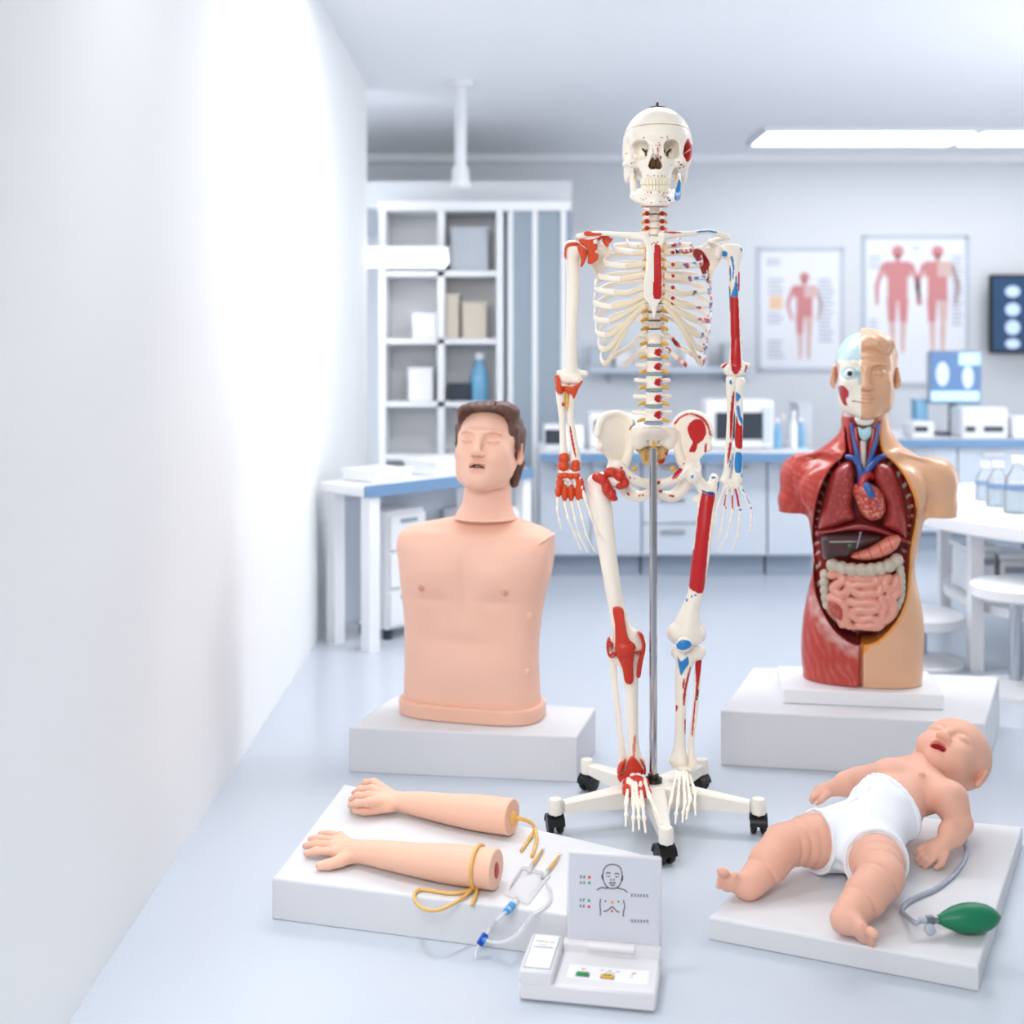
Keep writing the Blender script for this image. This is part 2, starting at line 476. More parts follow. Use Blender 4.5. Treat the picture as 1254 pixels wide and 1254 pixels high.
def solid(name, lo, hi, m, bev=0.0, parent=None):
    b = MB(); lo = np.array(lo, float); hi = np.array(hi, float)
    b.box((lo + hi) / 2, (hi - lo) / 2, None, bev); return b.build(name, m, parent)
RW, RZ = 9.0, 2.48   # back wall, ceiling height
def structure(o): o['kind'] = 'structure'; return o
structure(solid('floor', (-5, -1, -.1), (5, RW + .1, 0), M_floor))
structure(solid('wall_back', (-5, RW, 0), (5, RW + .1, RZ), M_wall))
structure(solid('wall_right', (4.2, 2.0, 0), (4.3, RW, RZ), M_wall))
structure(solid('wall_left', (-.87, 1.4, 0), (-.75, 6.5, RZ), M_left))  # added partition, stands in for the white fade on this side
structure(solid('wall_far_left', (-4.1, 2.0, 0), (-4.0, RW, RZ), M_wall))
structure(solid('ceiling', (-4.1, 2.6, RZ), (4.3, RW, RZ + .1), M_ceil))
structure(solid('trim_1', (-4, RW - .14, RZ - .05), (4.2, RW, RZ), M_ceil))
structure(solid('baseboard_back', (-4, RW - .015, 0), (4.2, RW, .1), M_grey))

# ceiling panel lights: frame and glowing diffuser
M_lamp = pmat('lamp_diffuser', (255, 255, 255), .5, emit=(255, 255, 255), estr=LAMP)
M_lampframe = pmat('lamp_frame', (232, 236, 242), .5)
M_lamp2 = pmat('lamp_diffuser_front', (255, 255, 255), .5, emit=(255, 255, 255), estr=LAMP2)  # stronger diffuser of the out-of-view panels, brightens the middle of the room
def lamp(cx, cy, hx, hy, label, m=None):
    t = thing('ceiling_light', (cx, cy, RZ), label, 'ceiling light', 'panel lights in the ceiling')
    b = MB()
    for sx in (-1, 1):
        b.box((cx + sx * (hx + .012), cy, RZ - .014), (.012, hy + .024, .0135)); b.box((cx, cy + sx * (hy + .012), RZ - .014), (hx, .012, .0135))
    b.build('frame', M_lampframe, t)
    b = MB(); b.box((cx, cy, RZ - .012), (hx - .001, hy - .001, .01)); b.build('diffuser', m or M_lamp, t)
x0, x1 = 303 / FPX * 8.05, 551 / FPX * 8.05
lamp((x0 + x1) / 2, 8.05, (x1 - x0) / 2, .27, 'long bright white ceiling light panel above the two anatomy posters')
lamp(x1 + .04 + .64, 8.05, .63, .27, 'bright ceiling light panel in the far corner, cut by the right edge of the photo')
for i, (lx, ly) in enumerate(((-2.6, 8.05), (-2.4, 5.2), (.2, 4.15), (2.0, 4.15))):  # last two panels are unseen, added to light the middle of the room
    lamp(lx, ly, .63, .27, ['bright ceiling light panel behind the white side wall, at the back', 'bright ceiling light panel behind the white side wall, nearer the front',
                            'bright ceiling light panel high over the skeleton, above the picture', 'bright ceiling light panel high over the round table, above the picture'][i], M_lamp2 if i else M_lamp)
def area(name, loc, target, sx, sy, power, col=(1, 1, 1)):
    l = bpy.data.lights.new(name, 'AREA'); l.shape = 'RECTANGLE'; l.size = sx; l.size_y = sy; l.energy = power; l.color = col[:3]
    o = bpy.data.objects.new(name, l); COL.objects.link(o); o.location = loc
    from mathutils import Vector
    if len(col) > 3: l.spread = math.radians(col[3]); l.color = col[:3]
    o.rotation_euler = (Vector(target) - Vector(loc)).to_track_quat('-Z', 'Y').to_euler()
    return o
for n_, a_ in AREAS.items(): area(n_, *a_)

# ================================================================ background laboratory
def cab(name, lo, hi, label, cat, doors=2, drawers=0, group=None, kick=.1, mat=None, handle=True):
    """base cabinet: carcass, kick plate, doors or drawers on the -y face"""
    lo = np.array(lo, float); hi = np.array(hi, float)
    t = thing(name, ((lo[0] + hi[0]) / 2, (lo[1] + hi[1]) / 2, lo[2]), label, cat, group)
    b = MB(); b.box((lo + hi) / 2 + V3(0, .01, kick / 2), (hi - lo) / 2 - V3(0, .01, kick / 2)); b.build('body', mat or M_panel, t)
    b = MB(); b.box(V3((lo[0] + hi[0]) / 2, (lo[1] + hi[1]) / 2 + .03, lo[2] + kick / 2), V3((hi[0] - lo[0]) / 2 - .005, (hi[1] - lo[1]) / 2 - .03, kick / 2)); b.build('plinth_board', M_grey, t)
    n = max(doors, 1); wd = (hi[0] - lo[0]) / n
    for i in range(n):
        zs = [lo[2] + kick + .005, hi[2] - .005] if not drawers else list(np.linspace(lo[2] + kick + .005, hi[2] - .005, drawers + 1))
        for j in range(len(zs) - 1):
            b = MB(); b.box(V3(lo[0] + wd * (i + .5), lo[1] + .0105, (zs[j] + zs[j + 1]) / 2), V3(wd / 2 - .004, .01, (zs[j + 1] - zs[j]) / 2 - .004), None, .002)
            d = b.build('drawer' if drawers else 'door', mat or M_panel, t)
            if handle:
                b = MB(); b.box(V3(lo[0] + wd * (i + .5), lo[1] - .008, zs[j + 1] - .04), V3(min(.06, wd * .3), .006, .006)); b.build('handle', M_steel, d)
    return t
# --- straight bench along the back
BZ = .62
FYc = 6.02
def xat(px, Y): return (px - CX) / FPX * Y
def zat(py, Y): return CAMZ - (py - HY) / FPX * Y
xa, xb = xat(662, FYc), xat(1010, FYc)
b = MB(); b.box(V3((xa + xb) / 2, FYc + .35, BZ - .018), V3((xb - xa) / 2, .35, .018), None, .004)
t = thing('bench_worktop', ((xa + xb) / 2, FYc + .37, BZ - .036), 'long white laboratory worktop with blue front edge, behind the skeleton', 'worktop')
b.build('top', M_white, t)
b = MB(); b.box(V3((xa + xb) / 2, FYc - .004, BZ - .018), V3((xb - xa) / 2, .004, .02)); b.build('edge_strip', M_blue, t, label='blue edge strip')
cuts = [662, 790, 868, 948, 1010]
labs = ['pale grey base cabinet under the long worktop, behind the skeleton pelvis', 'pale grey three-drawer base cabinet under the long worktop, behind the painted thigh bone',
        'pale grey base cabinet under the long worktop, left of the anatomical torso shoulder', 'pale grey base cabinet at the right end of the long worktop, behind the anatomical torso']
for i in range(4):
    cab('base_cabinet', (xat(cuts[i], FYc) + .001, FYc + .16, 0), (xat(cuts[i + 1], FYc) - .001, FYc + .7, BZ - .037), labs[i], 'cabinet', 1 if i else 2, 0 if i != 1 else 3, 'base cabinets of the back bench')
# --- oblique island bench at the left
A0 = G(446, 596, BZ); A1 = G(652, 573, BZ)
ux = nrm(A1 - A0); uy = V3(-ux[1], ux[0], 0); L_ = np.linalg.norm(A1 - A0)
fr = [ux, uy, V3(0, 0, 1)]
A0 = A0 + ux * .0
t = thing('island_bench', (A0 + A1) / 2 * V3(1, 1, 0), 'white island bench with blue edge behind the chest manikin', 'bench')
b = MB(); b.box(A0 + ux * (L_ / 2) + uy * .13 + V3(0, 0, -.02), (L_ / 2, .13, .02), fr, .004); b.build('top', M_white, t)
b = MB(); b.box(A0 + ux * (L_ / 2) - uy * .004 + V3(0, 0, -.02), (L_ / 2, .004, .022), fr); b.build('edge_strip', M_blue, t, label='blue edge strip')
for s_, v_ in ((.06, .03), (.6, .03), (.97, .03), (.06, .23), (.97, .23)):
    b = MB(); b.box(A0 + ux * (L_ * s_) + uy * v_ + V3(0, 0, -.33), (.025, .025, .29), fr); b.build('leg', M_white, t)
b = MB(); b.box(A0 + ux * (L_ / 2) + uy * .252 + V3(0, 0, -.3), (L_ / 2 - .05, .006, .26), fr); b.build('back_panel', M_panel, t)
def ib(s_, v_): return A0 + ux * (L_ * s_) + uy * v_
def drawer_unit(c, hx, hy, h, nd, label, mat=M_white):
    t = thing('drawer_unit', c * V3(1, 1, 0), label, 'drawer unit', 'white drawer units under the island bench')
    b = MB(); b.box(c + V3(0, 0, h / 2 + .02), (hx, hy, h / 2 - .02), fr, .006); b.build('body', mat, t)
    for i in range(nd):
        z0 = .05 + (h - .06) * i / nd; z1 = .05 + (h - .06) * (i + 1) / nd
        b = MB(); b.box(c - uy * (hy + .008) + V3(0, 0, (z0 + z1) / 2), (hx - .008, .008, (z1 - z0) / 2 - .006), fr, .003); d = b.build('drawer', mat, t)
        b = MB(); b.box(c - uy * (hy + .02) + V3(0, 0, z1 - .03), (hx * .4, .005, .006), fr); b.build('handle', M_grey, d)
    for sx in (-1, 1):
        for sy in (-1, 1):
            b = MB(); b.cyl(c + ux * sx * (hx - .03) + uy * sy * (hy - .03), c + ux * sx * (hx - .03) + uy * sy * (hy - .03) + V3(0, 0, .045), .018, n=12); b.build('caster', M_dark, t)
drawer_unit(G(476, 775) * V3(1, 1, 0), .1, .1, .5, 3, 'white drawer unit standing left of the chest manikin, under the island bench')
drawer_unit(ib(.8, .125) * V3(1, 1, 0), .12, .105, .46, 2, 'white drawer unit under the right end of the island bench')
def flatbox(name, c, half, label, cat, mat=M_white, frame=fr, group=None, lid=True):
    t = thing(name, c, label, cat, group)
    b = MB(); b.box(c + V3(0, 0, half[2]), half, frame, .006); b.build('body', mat, t)
    if lid:
        b = MB(); b.box(c + V3(0, 0, half[2] * 2 - .004), (half[0] + .004, half[1] + .004, .006), frame); b.build('lid', mat, t)
    return t
for i, (s_, h_, hx, lab) in enumerate(((.2, .022, .1, 'flat white tray lying at the left end of the island bench'), (.62, .03, .17, 'wide white tray box on the island bench behind the manikin head'))):
    flatbox('tray_box', ib(s_, .14), (hx, .09, h_), lab, 'tray', M_white, group='white trays on the island bench')

# --- glass fronted shelf cabinet at the left with soffit above
SY = 6.75
t = thing('shelf_cabinet', (xat(580, SY), SY + .15, 0), 'tall white open shelf cabinet with a glass side door, behind the chest manikin', 'shelf cabinet')
sx0, sx1, sx2 = xat(468, SY), xat(612, SY), xat(690, SY)
zt = zat(258, SY)
def sb(name, lo, hi, m): return solid(name, lo, hi, m, 0, t)
for X in (sx0, xat(540, SY), sx1): sb('post', (X - .018, SY, 0), (X + .018, SY + .3, zt), M_white)
sb('back_panel', (sx0, SY + .3, 0), (sx1, SY + .31, zt), M_white)
sb('top', (sx0 - .02, SY - .01, zt), (sx2 + .04, SY + .32, zt + .05), M_white)
shelfz = [zat(v, SY) for v in (335, 418, 495, 560, 640)]
for z in shelfz: sb('shelf', (sx0 + .02, SY + .0, z - .014), (sx1 - .02, SY + .3, z + .014), M_white)
for X in (xat(625, SY), xat(655, SY), xat(690, SY)): sb('door_frame', (X - .014, SY - .0, 0), (X + .014, SY + .03, zt), M_white)
d_ = sb('glass_door', (xat(628, SY), SY + .01, .1), (xat(652, SY), SY + .018, zt), M_glass)
d_ = sb('glass_door', (xat(658, SY), SY + .01, .1), (xat(687, SY), SY + .018, zt), M_glass)
sb('door_backing', (sx1 + .02, SY + .3, 0), (sx2, SY + .31, zt), pmat('blue_grey_panel', (186, 205, 220), .5))
sb('side_panel', (sx2 + .012, SY + .03, 0), (sx2 + .05, SY + .31, zt), M_grey)
def shelfbox(px0, px1, py0, zi, label, mat, cat='box', dep=.1, name='carton'):
    z0 = shelfz[zi] + .0145; x0, x1 = xat(px0, SY + .06), xat(px1, SY + .06)
    tt = thing(name, ((x0 + x1) / 2, SY + .06 + dep, z0), label, cat)
    zz = zat(py0, SY + .06)
    b = MB(); b.box(V3((x0 + x1) / 2, SY + .06 + dep, (z0 + zz) / 2), V3((x1 - x0) / 2, dep, (zz - z0) / 2), None, .004); b.build('body', mat, tt)
    b = MB(); b.box(V3((x0 + x1) / 2, SY + .06 + dep, zz + .003), V3((x1 - x0) / 2 + .003, dep + .003, .006)); b.build('lid', mat, tt)
M_beige = pmat('beige_card', (214, 205, 190), .7); M_gb = pmat('grey_box', (196, 203, 212), .6)
shelfbox(546, 562, 362, 1, 'narrow beige carton on the second shelf of the shelf cabinet', M_beige)
shelfbox(566, 596, 372, 1, 'wide beige carton on the second shelf of the shelf cabinet', M_beige)
shelfbox(505, 535, 385, 1, 'white carton on the second shelf of the shelf cabinet, left of the post', M_white)
shelfbox(549, 575, 472, 2, 'dark grey case on the third shelf of the shelf cabinet', M_dark, 'case', name='instrument_case')
shelfbox(500, 530, 452, 2, 'white carton on the third shelf of the shelf cabinet', M_white)
shelfbox(552, 598, 280, 0, 'large grey carton on the top shelf of the shelf cabinet', M_gb)
def bottle(name, c, r, h, label, mat, capm, cat='bottle', group=None, liquid=None, band=None):
    t = thing(name, c, label, cat, group)
    b = MB(); b.lathe(c, [(r * .92, 0), (r, .02 * h), (r, .55 * h), (r * .85, .64 * h), (r * .42, .8 * h), (r * .4, .88 * h)], n=24); b.build('body', mat, t, smooth='auto')
    b = MB(); b.lathe(c + V3(0, 0, .87 * h), [(r * .5, 0), (r * .5, .12 * h), (r * .45, .13 * h)], n=24); b.build('cap', capm, t, smooth='auto')
    if band is not None:
        b = MB(); b.lathe(c + V3(0, 0, .42 * h), [(r * 1.01, 0), (r * 1.01, .07 * h)], n=24); b.build('label_band', band, t, smooth='auto')
    if liquid is not None:
        b = MB(); b.lathe(c + V3(0, 0, .02 * h), [(r * .86, 0), (r * .86, .38 * h)], n=24); b.build('liquid', liquid, t, smooth='auto')
M_bb = pmat('blue_bottle', (120, 178, 214), .3)
bottle('reagent_bottle', V3(xat(587, SY + .1), SY + .1, zat(495, SY) + .0145), .05, .26, 'blue bottle on the lower shelf of the shelf cabinet', M_bb, M_white)
# soffit and hanging column
structure(solid('beam_soffit', (xat(470, 6.9) - 1.2, 7.1, zat(255, 7.1)), (xat(700, 7.1), RW, zat(222, 7.1)), M_wall))
t = thing('ceiling_column', (xat(564, 6.4), 6.4, RZ), 'slim white service column hanging from the ceiling above the shelf cabinet', 'ceiling column')
b = MB(); b.cyl(V3(xat(564, 6.4), 6.4, zat(215, 6.4)), V3(xat(564, 6.4), 6.4, RZ), .03); b.build('pole', M_white, t, smooth='auto')
b = MB(); b.cyl(V3(xat(564, 6.4), 6.4, zat(230, 6.4)), V3(xat(564, 6.4), 6.4, zat(205, 6.4)), .05, .04); b.build('lower_collar', M_white, t, smooth='auto')
b = MB(); b.cyl(V3(xat(564, 6.4), 6.4, RZ - .03), V3(xat(564, 6.4), 6.4, RZ), .07); b.build('ceiling_flange', M_white, t, smooth='auto')
# strip lamp under a wall shelf at the left
t = thing('strip_light', (xat(480, 6.55), 6.6, zat(320, 6.6)), 'glowing white strip light in front of the shelf cabinet', 'strip light')
b = MB(); b.box(V3(xat(470, 6.6), 6.6, zat(319, 6.6)), V3(.33, .03, .032), None, .012); b.build('tube', M_lamp, t)
b = MB(); b.box(V3(xat(470, 6.6), 6.64, zat(312, 6.6)), V3(.34, .015, .045)); b.build('housing', M_lampframe, t)
for sx in (-.2, .2):
    b = MB(); b.box(V3(xat(470, 6.6) + sx, 6.70, zat(312, 6.6)), V3(.01, .05, .01)); b.build('bracket', M_lampframe, t)

# --- things on the back bench
BY = FYc + .3
def bz(px): return xat(px, BY)
t = thing('microwave', (bz(902), BY, BZ), 'white oven with dark window on the back bench beside the skeleton forearm', 'oven')
b = MB(); b.box(V3(bz(905), BY + .1, BZ + .124), V3(.17, .12, .12), None, .008); b.build('body', M_white, t)
b = MB(); b.box(V3(bz(904), BY - .026, BZ + .115), V3(.115, .006, .066)); b.build('window', M_dark, t)
b = MB(); b.box(V3(bz(938) , BY - .026, BZ + .12), V3(.02, .006, .09)); b.build('control_panel', M_panel, t)
for sx in (-.13, .13):
    b = MB(); b.cyl(V3(bz(905) + sx, BY + .02, BZ), V3(bz(905) + sx, BY + .02, BZ + .004), .012, n=10); b.build('foot', M_dark, t)
for i, px in enumerate((952, 962, 972, 983)):
    bottle('reagent_bottle', V3(bz(px), BY + .05 * (i % 2), BZ), .019, .15 + .02 * (i % 3), ['small pale blue bottle on the back bench, first right of the oven', 'small clear bottle on the back bench, second right of the oven',
           'taller pale bottle on the back bench, third right of the oven', 'pale blue bottle on the back bench next to the torso shoulder'][i], (M_bb, M_clear, M_white, M_bb)[i], M_white, group='small bottles on the back bench')
t = thing('centrifuge', (bz(765), BY, BZ), 'low white lab instrument with dark slot behind the skeleton spine', 'instrument')
b = MB(); b.box(V3(bz(757), BY + .1, BZ + .09), V3(.15, .12, .09), None, .015); b.build('body', M_white, t)
b = MB(); b.box(V3(bz(752), BY - .024, BZ + .11), V3(.1, .005, .03)); b.build('display', M_dark, t)
t = thing('balance', (bz(690), BY, BZ), 'small white lab instrument with dark panel between skeleton forearm and pelvis', 'instrument')
b = MB(); b.box(V3(bz(690), BY + .05, BZ + .06), V3(.1, .1, .06), None, .01); b.build('body', M_white, t)
b = MB(); b.box(V3(bz(677), BY - .054, BZ + .062), V3(.04, .005, .035)); b.build('display', M_dark, t)
flatbox('storage_box', V3(bz(838), BY + .08, BZ), (.07, .08, .055), 'white storage box on the back bench behind the painted hip bone', 'box', M_white, np.eye(3))
flatbox('storage_box', V3(bz(992), BY + .2, BZ), (.035, .09, .11), 'tall grey storage box standing behind the small bottles on the back bench', 'box', M_gb, np.eye(3))
# wall cupboard strip on the back wall above the bench
t = thing('wall_shelf', (xat(760, RW), RW - .2, zat(452, RW)), 'long pale shelf on the back wall behind the skeleton spine', 'shelf')
b = MB(); b.box(V3(xat(815, RW), RW - .16, zat(452, RW)), V3(.56, .16, .02)); b.build('board', M_panel, t)
for sx in (-.42, 0, .42):
    b = MB(); b.box(V3(xat(815, RW) + sx, RW - .1, zat(452, RW) - .05), V3(.012, .1, .035)); b.build('bracket', M_grey, t)
for i, (p0, p1, h_) in enumerate(((722, 748, .14), (752, 770, .1), (835, 862, .12), (884, 902, .16))):
    flatbox('storage_box', V3((xat(p0, RW) + xat(p1, RW)) / 2 * .985, RW - .16, zat(452, RW) + .02), ((xat(p1, RW) - xat(p0, RW)) / 2, .1, h_ / 2),
            ['pale box on the wall shelf, first from its left end', 'low pale box on the wall shelf, behind the lower ribs', 'pale box on the wall shelf, third from its left end', 'tallest pale box on the wall shelf, right end, behind the red painted upper arm bone'][i],
            'box', (M_gb, M_white, M_white, M_gb)[i], np.eye(3), 'boxes on the wall shelf')

# --- posters on the back wall
M_paper = pmat('poster_paper', (238, 240, 246), .6); M_pr = pmat('poster_red', (212, 142, 144), .7); M_pp = pmat('poster_pale', (222, 190, 186), .7)
M_pt = pmat('poster_text', (182, 190, 206), .7); M_po = pmat('poster_orange', (240, 205, 170), .7); M_pf = pmat('poster_frame', (196, 206, 218), .5)
def poster(px0, px1, py0, py1, label, figs, texts, tip=None):
    Y = RW - .004; x0, x1, z0, z1 = xat(px0, Y), xat(px1, Y), zat(py1, Y), zat(py0, Y)
    t = thing('anatomy_poster', ((x0 + x1) / 2, Y, z0), label, 'poster', 'anatomy posters on the back wall')
    b = MB(); b.box(V3((x0 + x1) / 2, Y, (z0 + z1) / 2), V3((x1 - x0) / 2, .0035, (z1 - z0) / 2)); b.build('sheet', M_paper, t)
    b = MB()
    for sx in (-1, 1):
        b.box(V3((x0 + x1) / 2 + sx * (x1 - x0) / 2, Y - .004, (z0 + z1) / 2), V3(.012, .008, (z1 - z0) / 2 + .012))
        b.box(V3((x0 + x1) / 2, Y - .004, (z0 + z1) / 2 + sx * (z1 - z0) / 2), V3((x1 - x0) / 2, .008, .012))
    b.build('frame', M_pf, t)
    for (fx, fy0, fy1, m2, hw) in figs:   # a printed standing figure
        X = xat(fx, Y); H = zat(fy0, Y) - zat(fy1, Y); zb = zat(fy1, Y); b = MB(); c = MB(); yy = Y - .006
        def fb(bb, u0, u1, v0, v1): bb.box(V3(X + (u0 + u1) / 2 * H, yy, zb + (v0 + v1) / 2 * H), V3(abs(u1 - u0) / 2 * H, .002, (v1 - v0) / 2 * H), None, 0)
        b.lathe(V3(X, yy, zb + .93 * H), [(.001, -.002), (.055 * H, -.002), (.055 * H, .002), (.001, .002)], axis=(0, 1, 0), n=16)
        fb(b, -.02, .02, .84, .9)
        for sg in (-1, 1):
            fb(c if m2 == 1 and sg > 0 else b, 0 if sg > 0 else -.12, .12 if sg > 0 else 0, .7, .84); fb(b, .0 if sg > 0 else -.09, .09 if sg > 0 else 0, .48, .7)
            L0 = V3(X + sg * .125 * H, yy, zb + .82 * H); L1 = V3(X + sg * .19 * H, yy, zb + .62 * H); L2 = V3(X + sg * hw * H, yy, zb + .44 * H)
            (c if m2 == 1 and sg > 0 else b).prism([L0 - V3(.022 * H, 0, 0), L0 + V3(.022 * H, 0, 0), L1 + V3(.02 * H, 0, 0), L2 + V3(.012 * H, 0, 0), L2 - V3(.012 * H, 0, 0), L1 - V3(.02 * H, 0, 0)], (0, .002, 0))
            (b if m2 == 0 or sg < 0 else c).prism([V3(X + sg * .005 * H, yy, zb + .5 * H), V3(X + sg * .1 * H, yy, zb + .5 * H), V3(X + sg * .085 * H, yy, zb + .28 * H), V3(X + sg * .02 * H, yy, zb + .28 * H)], (0, .002, 0))
            c.prism([V3(X + sg * .02 * H, yy, zb + .275 * H), V3(X + sg * .08 * H, yy, zb + .275 * H), V3(X + sg * .06 * H, yy, zb), V3(X + sg * .03 * H, yy, zb)], (0, .002, 0))
        b.build('printed_figure', M_pr, t); 
        if c.v: c.build('printed_figure', M_pp, t)
    for (a0, a1, c0, c1) in texts:
        b = MB()
        n = max(1, int((c1 - c0) / 5))
        for i in range(n):
            z = zat(c0 + (c1 - c0) * (i + .5) / n, Y); wd = .7 + .3 * rnd.random()
            b.box(V3(xat(a0, Y) + (xat(a1, Y) - xat(a0, Y)) * wd / 2, Y - .005, z), V3((xat(a1, Y) - xat(a0, Y)) * wd / 2, .001, .006))
        b.build('printed_text', M_pt, t)
    if tip: 
        b = MB(); b.box(V3(xat(tip[0], Y), Y - .005, zat(tip[1], Y)), V3(.045, .0015, .045)); b.build('printed_picture', M_po, t)
poster(929, 1031, 305, 452, 'smaller framed anatomy poster with one red muscle figure', [(985, 332, 440, 1, .14)], [(938, 960, 316, 326), (940, 962, 340, 362), (940, 962, 382, 398), (940, 962, 415, 440), (1002, 1022, 340, 420)], (950, 371))
poster(1058, 1184, 290, 470, 'larger framed anatomy poster with two standing figures', [(1099, 299, 432, 0, .19), (1148, 299, 432, 1, .155)], [(1064, 1080, 312, 330), (1064, 1078, 390, 420), (1165, 1180, 312, 400), (1118, 1128, 300, 308)])

# --- monitors
M_scr = pmat('screen_blue', (58, 98, 146), .2, emit=(62, 108, 160), estr=.55)
M_scl = pmat('screen_light', (160, 200, 232), .2, emit=(168, 208, 238), estr=.8)
M_scd = pmat('screen_dark', (38, 62, 92), .2, emit=(46, 76, 112), estr=.45)
M_scw = pmat('screen_scan', (180, 196, 220), .2, emit=(176, 196, 222), estr=.6)
def monitor(name, px0, px1, py0, py1, Y, label, blobs, bars, frame_m, scr, stand=None, bord=.012):
    x0, x1, z0, z1 = xat(px0, Y), xat(px1, Y), zat(py1, Y), zat(py0, Y)
    t = thing(name, ((x0 + x1) / 2, Y, z0 if stand is None else stand), label, 'monitor')
    b = MB(); b.box(V3((x0 + x1) / 2, Y + .02, (z0 + z1) / 2), V3((x1 - x0) / 2, .02, (z1 - z0) / 2), None, .012); b.build('case', frame_m, t)
    b = MB(); b.box(V3((x0 + x1) / 2, Y - .001, (z0 + z1) / 2), V3((x1 - x0) / 2 - bord, .002, (z1 - z0) / 2 - bord)); s = b.build('screen', scr, t)
    for (u, v, ru, rv) in blobs:
        b = MB()
        X, Z = xat(u, Y), zat(v, Y); loop = [V3(X + ru * FPX ** -1 * Y * math.cos(a), Y - .0035, Z + rv / FPX * Y * math.sin(a)) for a in np.linspace(0, 2 * PI, 20)[:-1]]
        b.prism(loop[::-1], (0, .001, 0)); b.build('scan_image', M_scw, s)
    for (u0, u1, v0, v1) in bars:
        b = MB(); b.box(V3((xat(u0, Y) + xat(u1, Y)) / 2, Y - .0035, (zat(v0, Y) + zat(v1, Y)) / 2), V3((xat(u1, Y) - xat(u0, Y)) / 2, .0008, (zat(v0, Y) - zat(v1, Y)) / 2))
        b.build('screen_panel', M_scl, s)
    if stand is not None:
        xm = (x0 + x1) / 2
        b = MB(); b.box(V3(xm, Y + .05, (z0 + stand) / 2 + .02), V3(.02, .012, (z0 - stand) / 2 + .02)); b.build('stand_post', M_dark, t)
        b = MB(); b.box(V3(xm, Y + .05, stand + .008), V3(.1, .08, .008), None, .003); b.build('base', M_dark, t)
    else:
        b = MB(); b.box(V3((x0 + x1) / 2, (Y + RW) / 2 + .02, (z0 + z1) / 2), V3(.04, (RW - Y) / 2 - .02, .04)); b.build('wall_arm', M_dark, t)
# right bench
RBY = 6.9
rz = zat(538, RBY)
t = thing('bench_worktop', (xat(1250, RBY), RBY + .3, rz - .04), 'white worktop with blue edge at the right, under the blue monitor', 'worktop')
b = MB(); b.box(V3(xat(1265, RBY), RBY + .36, rz - .02), V3(.80, .36, .02), None, .004); b.build('top', M_white, t)
b = MB(); b.box(V3(xat(1265, RBY), RBY - .004, rz - .022), V3(.80, .004, .022)); b.build('edge_strip', M_blue, t, label='blue edge strip')
cab('base_cabinet', (xat(1265, RBY) - .78, RBY + .05, 0), (xat(1265, RBY) - .01, RBY + .7, rz - .041), 'pale base cabinet under the right worktop, behind the torso shoulder', 'cabinet', 2, 0, 'base cabinets of the right bench')
cab('base_cabinet', (xat(1265, RBY) + .01, RBY + .05, 0), (xat(1265, RBY) + .78, RBY + .7, rz - .041), 'pale base cabinet under the right worktop, cut by the right edge of the photo', 'cabinet', 2, 0, 'base cabinets of the right bench')
monitor('computer_monitor', 1137, 1203, 429, 495, RBY + .3, 'desk monitor with blue scan images beside the torso head', [(1154, 458, 8, 15), (1185, 462, 7, 14)], [(1174, 1200, 432, 447), (1140, 1199, 479, 491)], M_grey, M_scr, rz)
monitor('wall_monitor', 1212, 1290, 336, 433, 8.86, 'black framed wall monitor cut by the right edge of the photo', [(1240, 357, 9, 7), (1240, 379, 9, 8), (1240, 401, 9, 9), (1240, 421, 9, 6), (1268, 357, 9, 7), (1268, 379, 9, 8), (1268, 401, 9, 9)], [], M_black, M_scd, None, .022)
def desk_device(px0, px1, h, slot, label, mat=M_white):
    x0, x1 = xat(px0, RBY + .12), xat(px1, RBY + .12); Yc = RBY + .12
    t = thing('lab_device', ((x0 + x1) / 2, Yc, rz), label, 'lab device', 'lab devices on the right worktop')
    b = MB(); b.box(V3((x0 + x1) / 2, Yc + .07, rz + h / 2), V3((x1 - x0) / 2, .1, h / 2), None, .01); b.build('body', mat, t)
    for (a, c) in slot:
        b = MB(); b.box(V3((xat(a, Yc) + xat(c, Yc)) / 2, Yc - .032, rz + .05), V3((xat(c, Yc) - xat(a, Yc)) / 2, .004, .016)); b.build('slot', M_dark, t)
desk_device(1115, 1142, .09, [(1118, 1134)], 'low white lab device with dark slot left of the monitor stand')
desk_device(1176, 1232, .17, [(1180, 1192), (1202, 1226)], 'white lab device with two dark slots below the wall monitor')
desk_device(1238, 1275, .12, [], 'white lab device at the right edge of the photo, beside the two-slot device')
flatbox('storage_box', V3(xat(1126, RBY + .4), RBY + .4, rz), (.035, .05, .1), 'small blue grey box standing left of the blue monitor', 'box', M_bb, np.eye(3))

